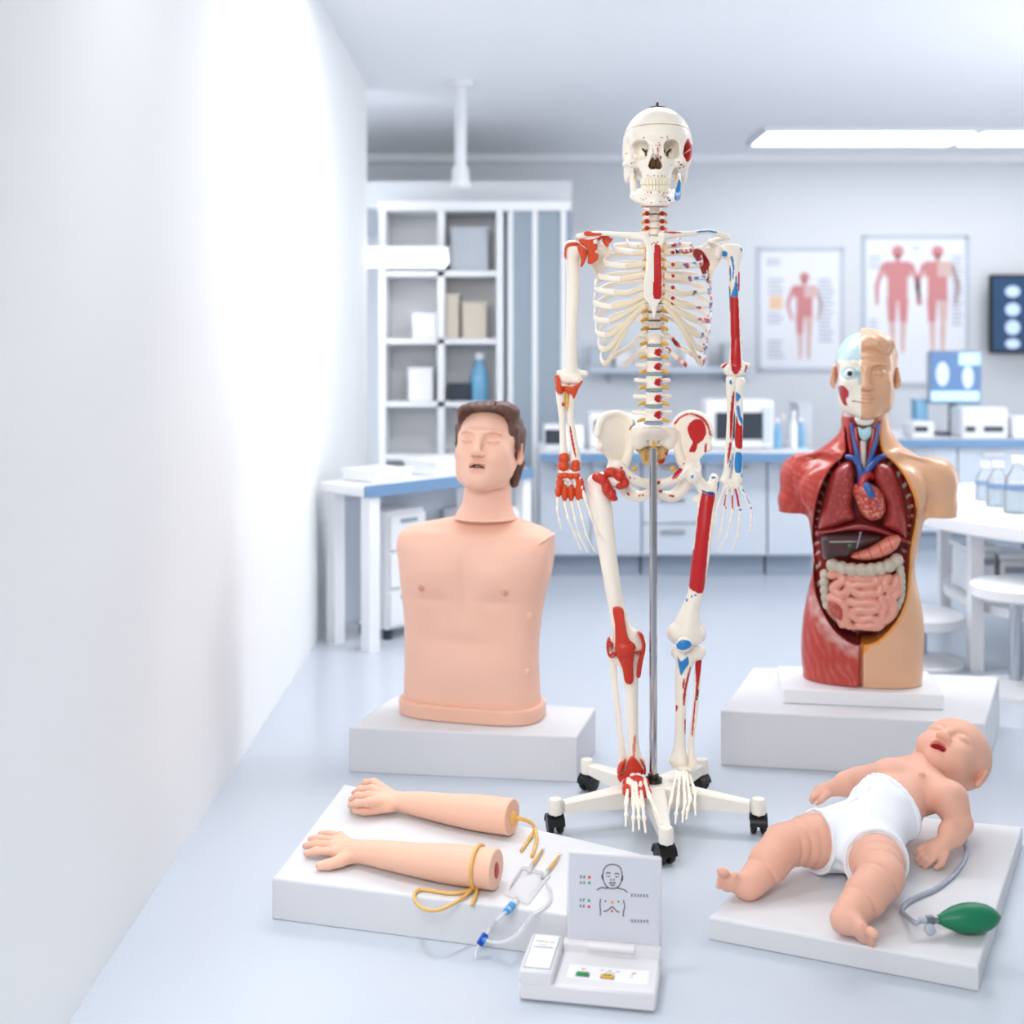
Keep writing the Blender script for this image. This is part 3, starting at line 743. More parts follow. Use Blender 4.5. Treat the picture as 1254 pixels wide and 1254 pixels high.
# --- round white table at the right with shelves, bottles
TZ = .55
Cx, Cy, Rr = 2.25, 4.65, .80
t = thing('round_table', (Cx, Cy, 0), 'round white laboratory table behind the anatomical torso', 'table')
b = MB(); b.lathe(V3(Cx, Cy, TZ - .055), [(Rr - .01, 0), (Rr, .008), (Rr, .047), (Rr - .008, .055)], n=96); b.build('tabletop', M_white, t, smooth='auto')
for a in (200, 238, 275, 318, 20, 90, 140):
    X = Cx + .66 * math.cos(math.radians(a)); Y = Cy + .66 * math.sin(math.radians(a))
    b = MB(); b.box(V3(X, Y, (TZ - .055) / 2), V3(.022, .022, (TZ - .055) / 2)); b.build('leg', M_white, t)
b = MB(); b.lathe(V3(Cx, Cy, .2), [(.62, 0), (.62, .03)], n=64); b.build('shelf', M_white, t, smooth='auto')
def stool(x, y, h, label):
    t = thing('lab_stool', (x, y, 0), label, 'stool', 'round white stools at the round table')
    b = MB(); b.lathe(V3(x, y, h - .05), [(.13, 0), (.145, .01), (.145, .04), (.13, .05)], n=40); b.build('seat', M_white, t, smooth='auto')
    b = MB(); b.cyl(V3(x, y, .04), V3(x, y, h - .05), .02, n=16); b.build('column', M_steel, t, smooth='auto')
    b = MB(); b.lathe(V3(x, y, 0), [(.15, 0), (.15, .015), (.03, .04)], n=40); b.build('base', M_white, t, smooth='auto')
stool(xat(1244, 4.15), 4.15, .36, 'round white stool in front of the round table, at the right edge')
stool(xat(1128, 4.5), 4.5, .19, 'low round white stool behind the hip of the anatomical torso')
def crate(px0, px1, py0, py1, Y, d, label):
    x0, x1, z0, z1 = xat(px0, Y), xat(px1, Y), zat(py1, Y), zat(py0, Y)
    t = thing('storage_bin', ((x0 + x1) / 2, Y + d, z0), label, 'bin', 'white bins under the round table')
    b = MB(); b.box(V3((x0 + x1) / 2, Y + d, (z0 + z1) / 2), V3((x1 - x0) / 2, d, (z1 - z0) / 2), None, .01); b.build('body', M_white, t)
    b = MB(); b.box(V3((x0 + x1) / 2, Y + d, z1 + .008), V3((x1 - x0) / 2 + .01, d + .01, .008)); b.build('lid', M_white, t)
    b = MB(); b.box(V3((x0 + x1) / 2, Y - .006, z1 - .04), V3(.04, .006, .01)); b.build('handle', M_grey, t)
z_ = .23
def crate2(px0, px1, h, Y, d, z0, label): 
    crate(px0, px1, HY + (CAMZ - z0 - h) / Y * FPX, HY + (CAMZ - z0) / Y * FPX, Y, d, label)
crate2(1186, 1220, .16, 4.6, .09, .23, 'white bin on the lower shelf of the round table, left one')
crate2(1226, 1262, .13, 4.6, .09, .23, 'white bin on the lower shelf of the round table, right one')
M_liq = clearmat('pale_liquid', (226, 238, 246), .1, .1, .4)
for i, (px, py, r_, h_, lab) in enumerate(((1206, 612, .034, .145, 'clear bottle with blue band, leftmost on the round table'), (1222, 620, .04, .165, 'clear wide bottle with blue band, second from the left on the round table'),
        (1246, 628, .045, .2, 'large clear bottle in front on the round table, at the right edge'))):
    bottle('glass_bottle', G(px, py, TZ), r_, h_, lab, M_clear, M_white, 'bottle', 'clear bottles on the round table', M_liq, M_blue)
# ================================================================ anatomical skeleton
D0 = 3.05
U = D0 / FPX
def S(px, py, d=0.0): return P(px, py, D0 + d)
BONE = lin((249, 240, 226)); CART = lin((232, 214, 184)); RED = lin((192, 18, 24)); BLUE = lin((36, 128, 198)); TAN = lin((206, 170, 112)); WHT = lin((250, 246, 238)); BRN = lin((92, 66, 44))
M_bone = pmat('bone_plastic', (243, 232, 213), .38, attr=True, coat=.15, vary=.03, vscale=30)
M_bone1 = pmat('bone_plain', (249, 240, 226), .38, coat=.15)
M_cart = pmat('rib_cartilage', (236, 219, 190), .42)
M_liga = pmat('orange_ligament', (214, 74, 30), .42, bump=.25, bscale=160)
M_liga2 = pmat('red_ligament', (200, 52, 32), .4, bump=.15, bscale=160)
M_disc = pmat('disc_grey', (150, 165, 172), .5); M_disc2 = pmat('disc_brown', (140, 128, 112), .5)
M_nerve = pmat('nerve_yellow', (236, 182, 70), .45); M_nred = pmat('artery_red', (190, 24, 28), .4)
M_tooth = pmat('tooth_ivory', (250, 240, 214), .3); M_metal = pmat('dark_metal', (70, 66, 62), .35, .9)
M_chrome = pmat('chrome', (186, 188, 192), .06, 1.0); M_cream = pmat('cream_enamel', (240, 235, 224), .3, coat=.3)
skel = thing('anatomical_skeleton', S(800, 960) * V3(1, 1, 0) + V3(0, 0, .02), 'life size painted skeleton model hanging on the cream castered stand', 'skeleton model')

def paint(patches, base=BONE, extra=None):
    """patches: (polygon in photo px, colour); applied to surfaces facing the viewer side"""
    def f(V):
        c = np.tile(np.asarray(base, float), (len(V), 1)); u, v = proj(V)
        for q in patches:
            m = inpoly(u, v, q[0])
            if len(q) > 2: m &= q[2](V)
            c[m] = q[1]
        if extra is not None: c = extra(V, c, u, v)
        return c
    return f
def pc(scale, ox, oy, pts): return [(ox + x / scale, oy + y / scale) for x, y in pts]
def smooth_poly(pts, k=5):
    return [tuple(p[:2]) for p in spline([V3(a, b, 0) for a, b in pts], k, True)]
def grid_for(pts, pad, h):
    a = np.array(pts); return SDF(a.min(0) - pad, a.max(0) + pad, h)
# ---------------- skull
def K(cx, cy, d): return S(740 + cx / 9.646, 130 + cy / 9.646, d)
def KP(pts): return smooth_poly(pc(9.646, 740, 130, pts), 3)
g = SDF(S(758, 252, -.16)[0:3] * V3(1, 1, 1), S(852, 124, .12), .0016)
g.ell(K(628, 455, .0), (.0835, .098, .0890))                      # cranium
g.ell(K(624, 620, .012), (.079, .074, .058), .02)
g.ell(K(620, 400, -.045), (.068, .055, .060), .02)                # forehead
g.ell(K(606, 640, -.055), (.055, .05, .06), .02)                  # face block
g.ell(K(606, 440, -.095), (.050, .012, .011), .012)               # brow
for s_, cx in ((-1, 330), (1, 888)):
    g.ell(K(cx, 660, -.072), (.016, .022, .014), .012)            # cheek bone
    g.chain([K(cx, 640, -.07), K(cx + s_ * 62, 660, -.04), K(cx + s_ * 92, 690, -.0), K(cx + s_ * 80, 690, .02)], [.009, .006, .0045, .005], .01)
    g.ell(K(cx - s_ * 20 + (0), 470, -.072), (.012, .016, .028), .01)  # outer orbit rim
    g.ell(K(606 + s_ * 300, 800, .03), (.016, .02, .03), .012)     # mastoid
g.ell(K(606, 790, -.082), (.0345, .034, .034), .018)              # maxilla
g.chain([K(606, 470, -.103), K(606, 560, -.118)], [.007, .007], .01)   # nasal bones
g.chain([K(606 + 158 * q, 838, -.110 + .036 * (1 - math.cos(q * 1.4))) for q in np.linspace(-1, 1, 11)], .0068, .006)
g.ell(K(606, 760, -.02), (.05, .045, .045), .012)                 # skull base
for s_, cx in ((-1, 428), (1, 783)):                               # orbits, cheek hollows
    g.box(K(cx, 515, -.088), (.0205, .040, .0220), .0165, .004, 'c', rotm(s_ * 14, 0, s_ * -8))
    g.ell(K(606 + s_ * 222, 850, -.055), (.0118, .045, .0245), .004, 'c')
    g.ell(K(606 + s_ * 330, 560, -.045), (.013, .028, .030), .012, 'c') # temple hollow
    for q in (0, 1): g.chain([K(cx + s_ * -60, 480 + 30 * q, -.07), K(cx + s_ * -88, 560, -.03)], [.0026, .0035], 0, 'c')
    g.ell(K(cx + s_ * 10, 690, -.105), (.0022, .02, .0022), 0, 'c')    # infraorbital hole
    g.chain([K(606 + s_ * 22, 575, -.11), K(606 + s_ * 34, 700, -.108)], [.0038, .0098], .003, 'c', ((0, 1, 0), .28))
    g.ell(K(606 + s_ * 250, 905, -.01), (.02, .06, .02), .006, 'c')
g.ell(K(606, 980, -.075), (.030, .042, .016), .006, 'c')
pat = [(KP([(985, 380), (940, 480), (938, 600), (955, 640), (990, 660), (1030, 600), (1045, 500), (1015, 430)]), RED),
       (KP([(940, 558), (1010, 510), (1014, 518), (944, 566)]), WHT)]
for (cx, cy, a, b) in ((468, 372, 12, 9), (740, 358, 12, 8), (750, 382, 9, 8), (648, 432, 9, 8), (565, 466, 10, 7), (610, 462, 10, 6), (650, 462, 16, 6), (575, 520, 5, 34), (632, 515, 8, 36), (665, 605, 12, 26), (322, 676, 12, 9), (348, 660, 9, 6),
        (880, 658, 18, 9), (905, 690, 20, 10), (935, 715, 14, 10), (893, 730, 12, 12), (516, 822, 8, 10), (545, 828, 6, 8), (590, 822, 8, 10), (635, 826, 9, 10), (680, 826, 12, 9), (710, 830, 6, 12), (260, 560, 18, 7), (1040, 465, 8, 10), (680, 372, 22, 4)):
    t_ = np.linspace(0, 2 * PI, 9)[:-1]; pat.append(([(740 + (cx + a * math.cos(q)) / 9.646, 130 + (cy + b * math.sin(q)) / 9.646) for q in t_], RED if cx < 1000 else BRN))
def front(V): return V[:, 1] < D0 - .03
pat = [(p[0], p[1], (lambda V: V[:, 1] < D0 + .03)) for p in pat]
zc = K(606, 205, -.1)[2]
nsl = V3(0, .10, 1); dcut = nsl @ K(606, 205, -.098)
cap_ = g.copy(); cap_.half(-nsl, -(dcut + .0006)); body_ = g.copy(); body_.half(nsl, dcut - .0006)
skull = body_.build('skull', M_bone, skel, paint(pat))
cap_.build('skull_cap', M_bone, skel, paint([]), relax=1)
def dark_plug(name, pts, r, parent):
    b = MB(); b.tube(pts, r, 8); return b.build(name, M_metal, parent, True)
b = MB(); c0 = S(805, 131, .0); b.lathe(c0 + V3(0, 0, -.006), [(.019, 0), (.019, .005), (.004, .007), (.003, .017)], n=20); b.build('hanger_screw', M_metal, skel, 'auto', label='dark metal screw on the crown')
for (cx, cy) in ((490, 545), (745, 550)):
    b = MB(); s_ = 1 if cx > 600 else -1
    b.tube([K(cx - s_ * -35, cy - 40, -.062), K(cx, cy, -.058)], .0022, 6); b.tube([K(cx + s_ * 42, cy - 45, -.06), K(cx, cy, -.058), K(cx, cy + 35, -.062)], .0024, 6)
    b.build('orbital_fissure', M_metal, skull, True)
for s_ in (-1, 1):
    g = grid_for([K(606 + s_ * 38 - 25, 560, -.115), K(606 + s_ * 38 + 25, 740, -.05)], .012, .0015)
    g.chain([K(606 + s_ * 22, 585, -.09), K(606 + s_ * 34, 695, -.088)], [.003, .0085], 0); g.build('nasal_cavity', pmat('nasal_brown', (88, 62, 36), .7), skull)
# mandible
g = grid_for([K(320, 700, -.13), K(900, 1190, .02)], .012, .0016)
for s_ in (-1, 1):
    m = lambda dx: 606 + s_ * dx
    g.chain([K(m(268), 755, -.012), K(m(262), 900, -.03), K(m(252), 1055, -.04)], [.0085, .0135, .0135], 0, sq=((1, 0, 0), 1.6))
    g.chain([K(m(262), 760, -.012), K(m(256), 830, -.05)], [.005, .004], .004, sq=((1, 0, 0), 1.6))
    g.chain([K(m(252), 1060, -.042), K(m(190), 1085, -.08), K(m(110), 1105, -.105), K(606, 1112, -.114)], [.011, .0125, .0138, .0148], .004, sq=((0, .8, 0), 1.4))
    g.chain([K(m(205), 1000, -.07), K(m(120), 1015, -.098), K(606, 1020, -.108)], [.006, .0095, .0105], .006, sq=((0, 1, 0), 1.5))
g.ell(K(606, 1135, -.112), (.016, .011, .008), .008)
g.chain([K(606 + 155 * q, 1018, -.110 + .036 * (1 - math.cos(q * 1.4))) for q in np.linspace(-1, 1, 11)], .0075, .006)
pm = [(KP([(882, 865), (908, 915), (905, 1070), (872, 1112), (828, 1100), (845, 985)]), BLUE)]
for (cx, cy, a, b, cc) in ((512, 1016, 8, 9, RED), (550, 1018, 9, 12, RED), (650, 1012, 8, 9, RED), (705, 1030, 10, 12, RED), (690, 1055, 12, 8, RED), (742, 1026, 8, 10, RED), (722, 1062, 10, 10, BLUE), (748, 1085, 14, 14, BLUE), (705, 1078, 9, 9, RED), (770, 1112, 18, 12, lin((90, 20, 60))),
        (725, 1130, 7, 8, RED), (462, 1102, 9, 9, lin((226, 120, 100))), (430, 1090, 8, 5, RED), (492, 1090, 8, 6, RED), (555, 1140, 10, 6, RED), (660, 1130, 12, 6, BRN), (800, 980, 12, 22, lin((170, 80, 60)))):
    pm.append(([(740 + (cx + a * math.cos(q)) / 9.646, 130 + (cy + b * math.sin(q)) / 9.646) for q in np.linspace(0, 2 * PI, 9)[:-1]], cc))
mand = g.build('mandible', M_bone, skel, paint(pm))
for (nm, y0, y1, hw, par) in (('upper_tooth_row', 855, 928, 165, skull), ('lower_tooth_row', 936, 1000, 160, mand)):
    b = MB(); n = 12
    for i in range(n):
        a = (i + .5) / n * 2 - 1; cx = 606 + hw * (math.sin(a * 1.35) / math.sin(1.35)); d = -.119 + .040 * (1 - math.cos(a * 1.45))
        cen = K(cx, (y0 + y1) / 2, d); ang = a * 62
        R = rotm(ang); b.box(cen, (.0033, .0032, (y1 - y0) / 2 / 9.646 * U * .98), [R[:, 0], R[:, 1], R[:, 2]], .0012)
    b.build(nm, M_tooth, par, 'auto')
# ---------------- spine
def vertebra(cx, cy, w, h, d, tp, lumbar, nm='vertebra', pw=None, redpatch=None):
    """w: half width px, h: half height px, tp: transverse process half span px"""
    c = S(cx, cy, d); W = w * U; H = h * U
    g = SDF(c - V3(tp * U + .012, .03 + W, H + .03), c + V3(tp * U + .012, .075 + W, H + .03), .002)
    g.loft([(c[2] - H, c[0], c[1], W, W * .8, W * .7, 2.2), (c[2], c[0], c[1], W * .86, W * .7, W * .6, 2.2), (c[2] + H, c[0], c[1], W, W * .8, W * .7, 2.2)], 0, cap=.0015)
    for s_ in (-1, 1):
        g.chain([c + V3(s_ * W * .6, W * .5, 0), c + V3(s_ * W * .8, W + .008, .002), c + V3(s_ * tp * U, W + .012, .004)], [.006, .005, .0055 if lumbar else .0045], .004)
    g.chain([c + V3(0, W + .01, .002), c + V3(0, W + .035, -.008 if lumbar else -.018)], [.006, .006], .004, sq=((1, 0, 0), 1.5))
    f = paint([(redpatch, RED)] if redpatch else [])
    v = g.build(nm, M_bone, skel, f)
    return v
def disc(cx, cy, w, h, d, mat):
    c = S(cx, cy, d); W = w * U; b = MB(); n = 28; prof = [(.9, -1), (1.0, -.5), (1.02, 0), (1.0, .5), (.9, 1)]
    V = []; F = []
    for r, z in prof:
        for k in range(n):
            a = 2 * PI * k / n; V.append(c + V3(W * r * math.cos(a), W * .8 * r * math.sin(a), z * h * U))
    for i in range(4):
        for k in range(n): F.append([i * n + k, i * n + (k + 1) % n, (i + 1) * n + (k + 1) % n, (i + 1) * n + k])
    F.append(list(range(n))[::-1]); F.append([4 * n + k for k in range(n)])
    b.raw(V, F); b.build('intervertebral_disc', mat, skel, True)
def nerve(cx, cy, w, d, red, ln=7):
    for s_ in (-1, 1):
        pr = None
        if red:
            b = MB(); c = S(cx + s_ * (w + 1.5), cy, d - .008); b.lathe(c - V3(0, 0, .006), [(.001, 0), (.005, .002), (.006, .006), (.005, .010), (.001, .012)], n=12); pr = b.build('artery_stub', M_nred, skel, True)
        b = MB(); b.tube(spline([S(cx + s_ * (w - 1), cy - 1, d + .004), S(cx + s_ * (w + ln * .55), cy, d), S(cx + s_ * (w + ln), cy + 2, d - .006)], 4), [.0042, .0045, .0048, .005, .0048, .0044, .0042, .004, .003], 8); b.build('nerve_root', M_nerve, skel, True)
cerv = [(801.6, 247), (801.6, 257.5), (801.6, 267), (801.6, 275.5), (801.6, 284)]
for i, (cx, cy) in enumerate(cerv):
    vertebra(cx, cy, 7.8, 4.0, .0 + .006 * i, 10.5, False); nerve(cx, cy + 4, 8, .004 + .006 * i, True)
    if i: disc(cx, cy - 4.9, 7.9, .9, .003 + .006 * i, M_disc2)
ty = np.linspace(293, 398, 11)
for i, y in enumerate(ty):
    dd = .03 + .03 * math.sin((i + 1) / 12 * PI)
    vertebra(801.5, y, 8.0, 4.4, dd, 13, False)
    disc(801.5, y + 5.2, 8.2, .9, dd, M_disc2)
    nerve(801.5, y + 4, 8, dd, False, 6 if i < 7 else 8)
lum = [(801.2, 415, 8.8, 6.6), (801, 431.5, 9.2, 6.8), (801, 449, 9.6, 7.2), (800.8, 468, 10, 7.8), (800.5, 488, 10.4, 7.6), (800.3, 508, 11, 7.8)]
dy_ = [406, 423, 439.8, 458.2, 478, 497.5, 518]
for i, (cx, cy, w, h) in enumerate(lum):
    rp = None
    if i >= 1:
        rc = (806, cy); rp = [(rc[0] + (4.6 + (k % 3) * .5) * math.cos(k * PI / 5.5), rc[1] + (4.4 + ((k * 7) % 4) * .4) * math.sin(k * PI / 5.5)) for k in range(11)]
    dd = .012 + .012 * math.cos(i / 5 * PI)
    vertebra(cx, cy, w, h, dd, 17 + i * 1.1, True, redpatch=rp)
    nerve(cx, cy + h * .8, w, dd, False, 8)
    disc(cx, dy_[i + 1], w + .6, 1.7, dd - .001, M_disc)
# ---------------- sternum
def Q(cx, cy, d): return S(700 + cx / 5.7, 270 + cy / 5.7, d)
def QP(pts, k=4): return smooth_poly(pc(5.7, 700, 270, pts), k)
def xz(pts, d, k=4, closed=True):
    """photo-px outline -> x,z outline on the surface at depth D0+d"""
    q = [S(a, b_, d) for a, b_ in pts]; r = [(p[0], p[2]) for p in q]
    return [tuple(p[:2]) for p in spline([V3(a, b_, 0) for a, b_ in r], k, closed)]
st = [(505, 110), (535, 118), (560, 108), (590, 118), (640, 108), (648, 150), (625, 185), (618, 300), (628, 420), (625, 530), (600, 590), (585, 660), (570, 685), (560, 640), (540, 590), (505, 545), (498, 440), (512, 320), (515, 190), (497, 150)]
pl = xz(pc(5.7, 700, 270, st), -.115, 3)
z0_, z1_ = S(0, 280, -.115)[2], S(0, 390, -.115)[2]
g = SDF(Q(480, 700, -.15), Q(665, 95, -.08), .0018)
g.plate(pl, lambda X, Z: D0 - .115 - .018 * np.sin(np.clip((Z - z1_) / (z0_ - z1_), 0, 1) * PI) + .35 * X * 0, .005, .0035, ylim=(D0 - .15, D0 - .08))
stp = [(QP([(578, 180), (602, 172), (622, 185), (626, 300), (628, 520), (600, 548), (570, 530), (572, 400)]), RED)]
for (cx, cy) in ((575, 155), (592, 165), (600, 150), (560, 165)): stp.append((QP([(cx - 6, cy), (cx, cy - 8), (cx + 6, cy), (cx, cy + 8)]), RED))
g.build('sternum', M_bone, skel, paint([(p[0], p[1], lambda V: V[:, 1] < D0 - .11) for p in stp]))
# ---------------- ribs
RIBS = [  # start y (spine), back x half, back y, lateral (hx, y), front bend (hx, y), front end (hx, y), sternum join (hx, y)  in photo px, hx from mid line 802
    (291, 22, 289, (34, 296, .0), (30, 300, -.07), (20, 301, -.095), (14, 300, -.110)),
    (302, 34, 300, (50, 302, .02), (47, 306, -.055), (26, 309, -.100), (14, 308, -.118)),
    (313, 42, 311, (62, 318, .02), (60, 323, -.05), (35, 326, -.105), (14, 323, -.121)),
    (323, 47, 323, (69, 335, .02), (66, 339, -.05), (42, 342, -.108), (14, 337, -.124)),
    (334, 50, 336, (73, 351, .02), (71, 355, -.05), (49, 358, -.106), (14, 351, -.124)),
    (344, 52, 348, (74, 367, .02), (73, 372, -.05), (52, 376, -.102), (14, 361, -.122)),
    (355, 53, 361, (74, 385, .02), (72, 391, -.05), (55, 393, -.096), (12, 367, -.116)),
    (365, 53, 374, (72, 402, .02), (70, 408, -.045), (60, 411, -.085), (12, 374, -.112)),
    (376, 52, 388, (69, 418, .025), (68, 425, -.03), (62, 428, -.065), (28, 400, -.105)),
    (386, 50, 402, (66, 433, .03), (66, 440, -.01), (62, 446, -.045), (38, 412, -.095))]
BLK = lin((48, 52, 66))
def ribcol(i, s_):
    rr = random.Random(i * 5 + 3)
    marks = []
    if s_ > 0:
        for k in range(9):
            marks.append((rr.uniform(.0, 1), rr.uniform(.25, .85), rr.uniform(1.5, 4.5), rr.uniform(.9, 2.0), rr.choice([RED, BLUE, BLK, RED, BLUE])))
    return marks
for i, rb in enumerate(RIBS):
    for s_ in (-1, 1):
        fx = 1.0 if s_ < 0 else .93
        ys, bx, by, lat, fb, fe, sj = rb
        MX = 802
        p = [S(MX + s_ * 9, ys, .055), S(MX + s_ * bx * .55 * fx, (ys + by) / 2 - 1, .085), S(MX + s_ * bx * fx, by, .088), S(MX + s_ * (lat[0] - 3) * fx, (by + lat[1]) / 2, .06), S(MX + s_ * lat[0] * fx, lat[1], lat[2]),
             S(MX + s_ * fb[0] * fx, fb[1], fb[2]), S(MX + s_ * fe[0] * fx, fe[1], fe[2])]
        sp = spline(p, 9); hh = (3.5 if i > 0 else 3.2) * U
        n = len(sp); rad = [.62 + .38 * min(1, k / n * 2.2) for k in range(n)]
        b = MB(); b.tube(sp, rad, 10, flat=(hh, .0026))
        Vv = np.array(b.v); cols = np.tile(BONE, (len(Vv), 1)); u, v = proj(Vv)
        if s_ > 0:
            rr = random.Random(i * 7 + 5)
            front_pts = [q for q in sp if q[1] < D0 + .06]
            for k in range(15):
                q = front_pts[int(rr.uniform(.08, .99) * (len(front_pts) - 1))] + V3(0, -.002, rr.uniform(-.005, .005))
                dd_ = np.linalg.norm((Vv - q) * V3(.8, .4, 1.3), axis=1); cc = rr.choice([RED, BLUE, BLK, RED, RED, lin((222, 150, 140)), BLUE]); r_q = rr.uniform(.003, .0075)
                if cc is BLUE: cols[dd_ < r_q + .0018] = WHT
                cols[dd_ < r_q] = cc
        r_ = b.build('rib', M_bone, skel, True, cols=cols)
        if i < 7: cp = [sp[-1], S(MX + s_ * (fe[0] * .55 + sj[0] * .45) * fx, fe[1] * .45 + sj[1] * .55 + (1 if i < 4 else 5), (fe[2] + sj[2]) / 2 - .006), S(MX + s_ * sj[0] * .85, sj[1], sj[2])]
        elif i == 7: cp = [sp[-1], S(MX + s_ * 50 * fx, 407, -.095), S(MX + s_ * 28 * fx, 388, -.112), S(MX + s_ * 12 * fx, 372, -.116)]
        elif i == 8: cp = [sp[-1], S(MX + s_ * 54 * fx, 424, -.085), S(MX + s_ * 38 * fx, 402, -.105), S(MX + s_ * 25 * fx, 387, -.112)]
        else: cp = [sp[-1], S(MX + s_ * 56 * fx, 441, -.065), S(MX + s_ * 46 * fx, 422, -.092), S(MX + s_ * 35 * fx, 401, -.106)]
        b = MB(); b.tube(spline(cp, 7), [1.03] * (len(cp) * 7 - 6), 10, flat=(hh * .98, .0032)); cg = b.build('costal_cartilage', M_cart, r_, True)
        if s_ > 0 and 1 <= i < 7:
            cc_ = S(MX + 22, sj[1] + (1 if i < 5 else 4), sj[2] - .0025); b = MB(); b.lathe(cc_, [(.001, -.0016), (.0042, -.001), (.0046, 0), (.001, .0012)], (0, -1, 0), 12); b.build('muscle_origin', M_nred, cg, True)
for (ys, x1, y1, x2, y2) in ((405, 30, 424, 57, 440), (423, 18, 430, 39, 448)):
    for s_ in (-1, 1):
        b = MB(); sp = spline([S(802 + s_ * 9, ys, .05), S(802 + s_ * x1 * .7, (ys + y1) / 2, .075), S(802 + s_ * x1, y1, .08), S(802 + s_ * x2, y2, .05)], 7)
        b.tube(sp, 1.0, 10, flat=(.0058, .0032)) if False else b.tube(sp, [1.0] * len(sp), 10, flat=(.0058, .0032))
        Vv = np.array(b.v); cols = np.tile(BONE, (len(Vv), 1))
        if s_ > 0:
            for k, cc in ((8, RED), (11, BLK), (13, RED), (18, lin((226, 150, 140))), (20, RED)): cols[np.linalg.norm(Vv - sp[min(k, len(sp) - 1)], axis=1) < .007] = cc
        b.build('floating_rib', M_bone, skel, True, cols=cols)
# ---------------- shoulder girdle
def bone(name, pts, rad, h=.002, k=.0, extra=None, patches=(), sm=5, base=BONE, parent=None, lo=None, hi=None, sq=None):
    q = np.array(pts); g = SDF(q.min(0) - max(rad) * 1.5 - .008 - (0 if lo is None else lo), q.max(0) + max(rad) * 1.5 + .008 + (0 if hi is None else hi), h)
    g.chain(pts, rad, k, sm=sm, sq=sq)
    if extra: extra(g)
    return g.build(name, M_bone, parent or skel, paint(list(patches), base))
bone('clavicle', [Q(508, 112, -.112), Q(440, 108, -.105), Q(300, 95, -.085), Q(170, 92, -.05), Q(50, 112, -.03)], [.0115, .0085, .0055, .0062, .0075], .0018)
bone('clavicle', [Q(638, 108, -.112), Q(700, 100, -.105), Q(830, 92, -.085), Q(960, 78, -.05), Q(1080, 112, -.03)], [.0115, .0085, .0055, .0062, .0075], .0018,
     patches=[(QP([(655, 72), (755, 80), (755, 90), (652, 86)]), RED), (QP([(878, 76), (940, 70), (1010, 76), (1008, 86), (940, 80), (880, 86)]), BLUE)])
for s_ in (-1, 1):
    mx = lambda x: x if s_ > 0 else 1150 - x   # mirrored about crop x = 575
    out = [(1020, 180), (1045, 230), (1040, 270), (1000, 350), (965, 420), (935, 400), (900, 300), (860, 215), (850, 180), (900, 175), (950, 185)]
    out = [(mx(x), y) for x, y in out]
    pl = xz(pc(5.7, 700, 270, out), .02, 3)
    xs = [p[0] for p in pl]; xi, xo = (min(xs), max(xs)) if s_ > 0 else (max(xs), min(xs))
    g = SDF(V3(min(xs) - .03, D0 - .08, min(p[1] for p in pl) - .02), V3(max(xs) + .03, D0 + .12, max(p[1] for p in pl) + .045), .002)
    g.plate(pl, lambda X, Z: D0 + .085 - .095 * np.clip((X - xi) / (xo - xi), 0, 1.2), .0032, .0025, ylim=(D0 - .08, D0 + .12))
    g.ell(Q(mx(1020), 215, -.012), (.011, .013, .019), .008)                       # glenoid
    g.chain([Q(mx(1000), 185, .0), Q(mx(970), 150, -.02), Q(mx(985), 150, -.05)], [.007, .007, .0055], .006)   # coracoid
    g.chain([Q(mx(900), 190, .06), Q(mx(1000), 140, .03), Q(mx(1085), 120, -.0), Q(mx(1080), 112, -.03)], [.004, .006, .0075, .006], .006)  # spine, acromion
    pats = []
    if s_ > 0: pats = [(QP([(860, 200), (905, 205), (940, 250), (965, 300), (955, 345), (960, 410), (930, 420), (880, 360), (840, 300), (845, 230)]), lin((150, 18, 26)))]
    g.build('scapula', M_bone, skel, paint(pats))
# ---------------- arms
def C1(x, y, d): return S(660 + x / 4.18, 120 + y / 4.18, d)
def C2(x, y, d): return S(660 + x / 4.18, 400 + y / 4.18, d)
def C2P(pts, k=4): return smooth_poly(pc(4.18, 660, 400, pts), k)
def C1P(pts, k=4): return smooth_poly(pc(4.18, 660, 120, pts), k)
def hum_l(g):
    g.ell(C1(195, 775, -.01), (.019, .02, .019), .01)
    g.chain([C2(100, 240, 0), C2(236, 240, 0)], [.0085, .0075], .012)
    g.chain([C2(128, 268, -.008), C2(150, 270, -.008)], [.0125, .0125], .004); g.chain([C2(178, 270, -.008), C2(196, 272, -.008)], [.0125, .0135], .004)
bone('humerus', [C1(163, 765, -.01), C1(172, 840, -.01), C1(175, 950, -.01), C1(170, 1100, -.01), C2(168, 0, -.01), C2(165, 130, -.005), C2(168, 240, 0)], [.0175, .016, .0155, .0145, .0135, .015, .015], .002, extra=hum_l, hi=.01)
Z5 = lambda pts: smooth_poly([(840 + x / 5.225, 480 + y / 5.225) for x, y in pts], 4)
def hum_r(g):
    g.ell(C1(960, 785, .0), (.020, .02, .019), .01)
    g.chain([C2(945, 205, 0), C2(1068, 200, 0)], [.0075, .008], .012)
    g.chain([C2(970, 225, -.008), C2(985, 228, -.008)], [.0125, .0125], .004); g.chain([C2(1012, 228, -.008), C2(1035, 222, -.008)], [.0125, .0125], .004)
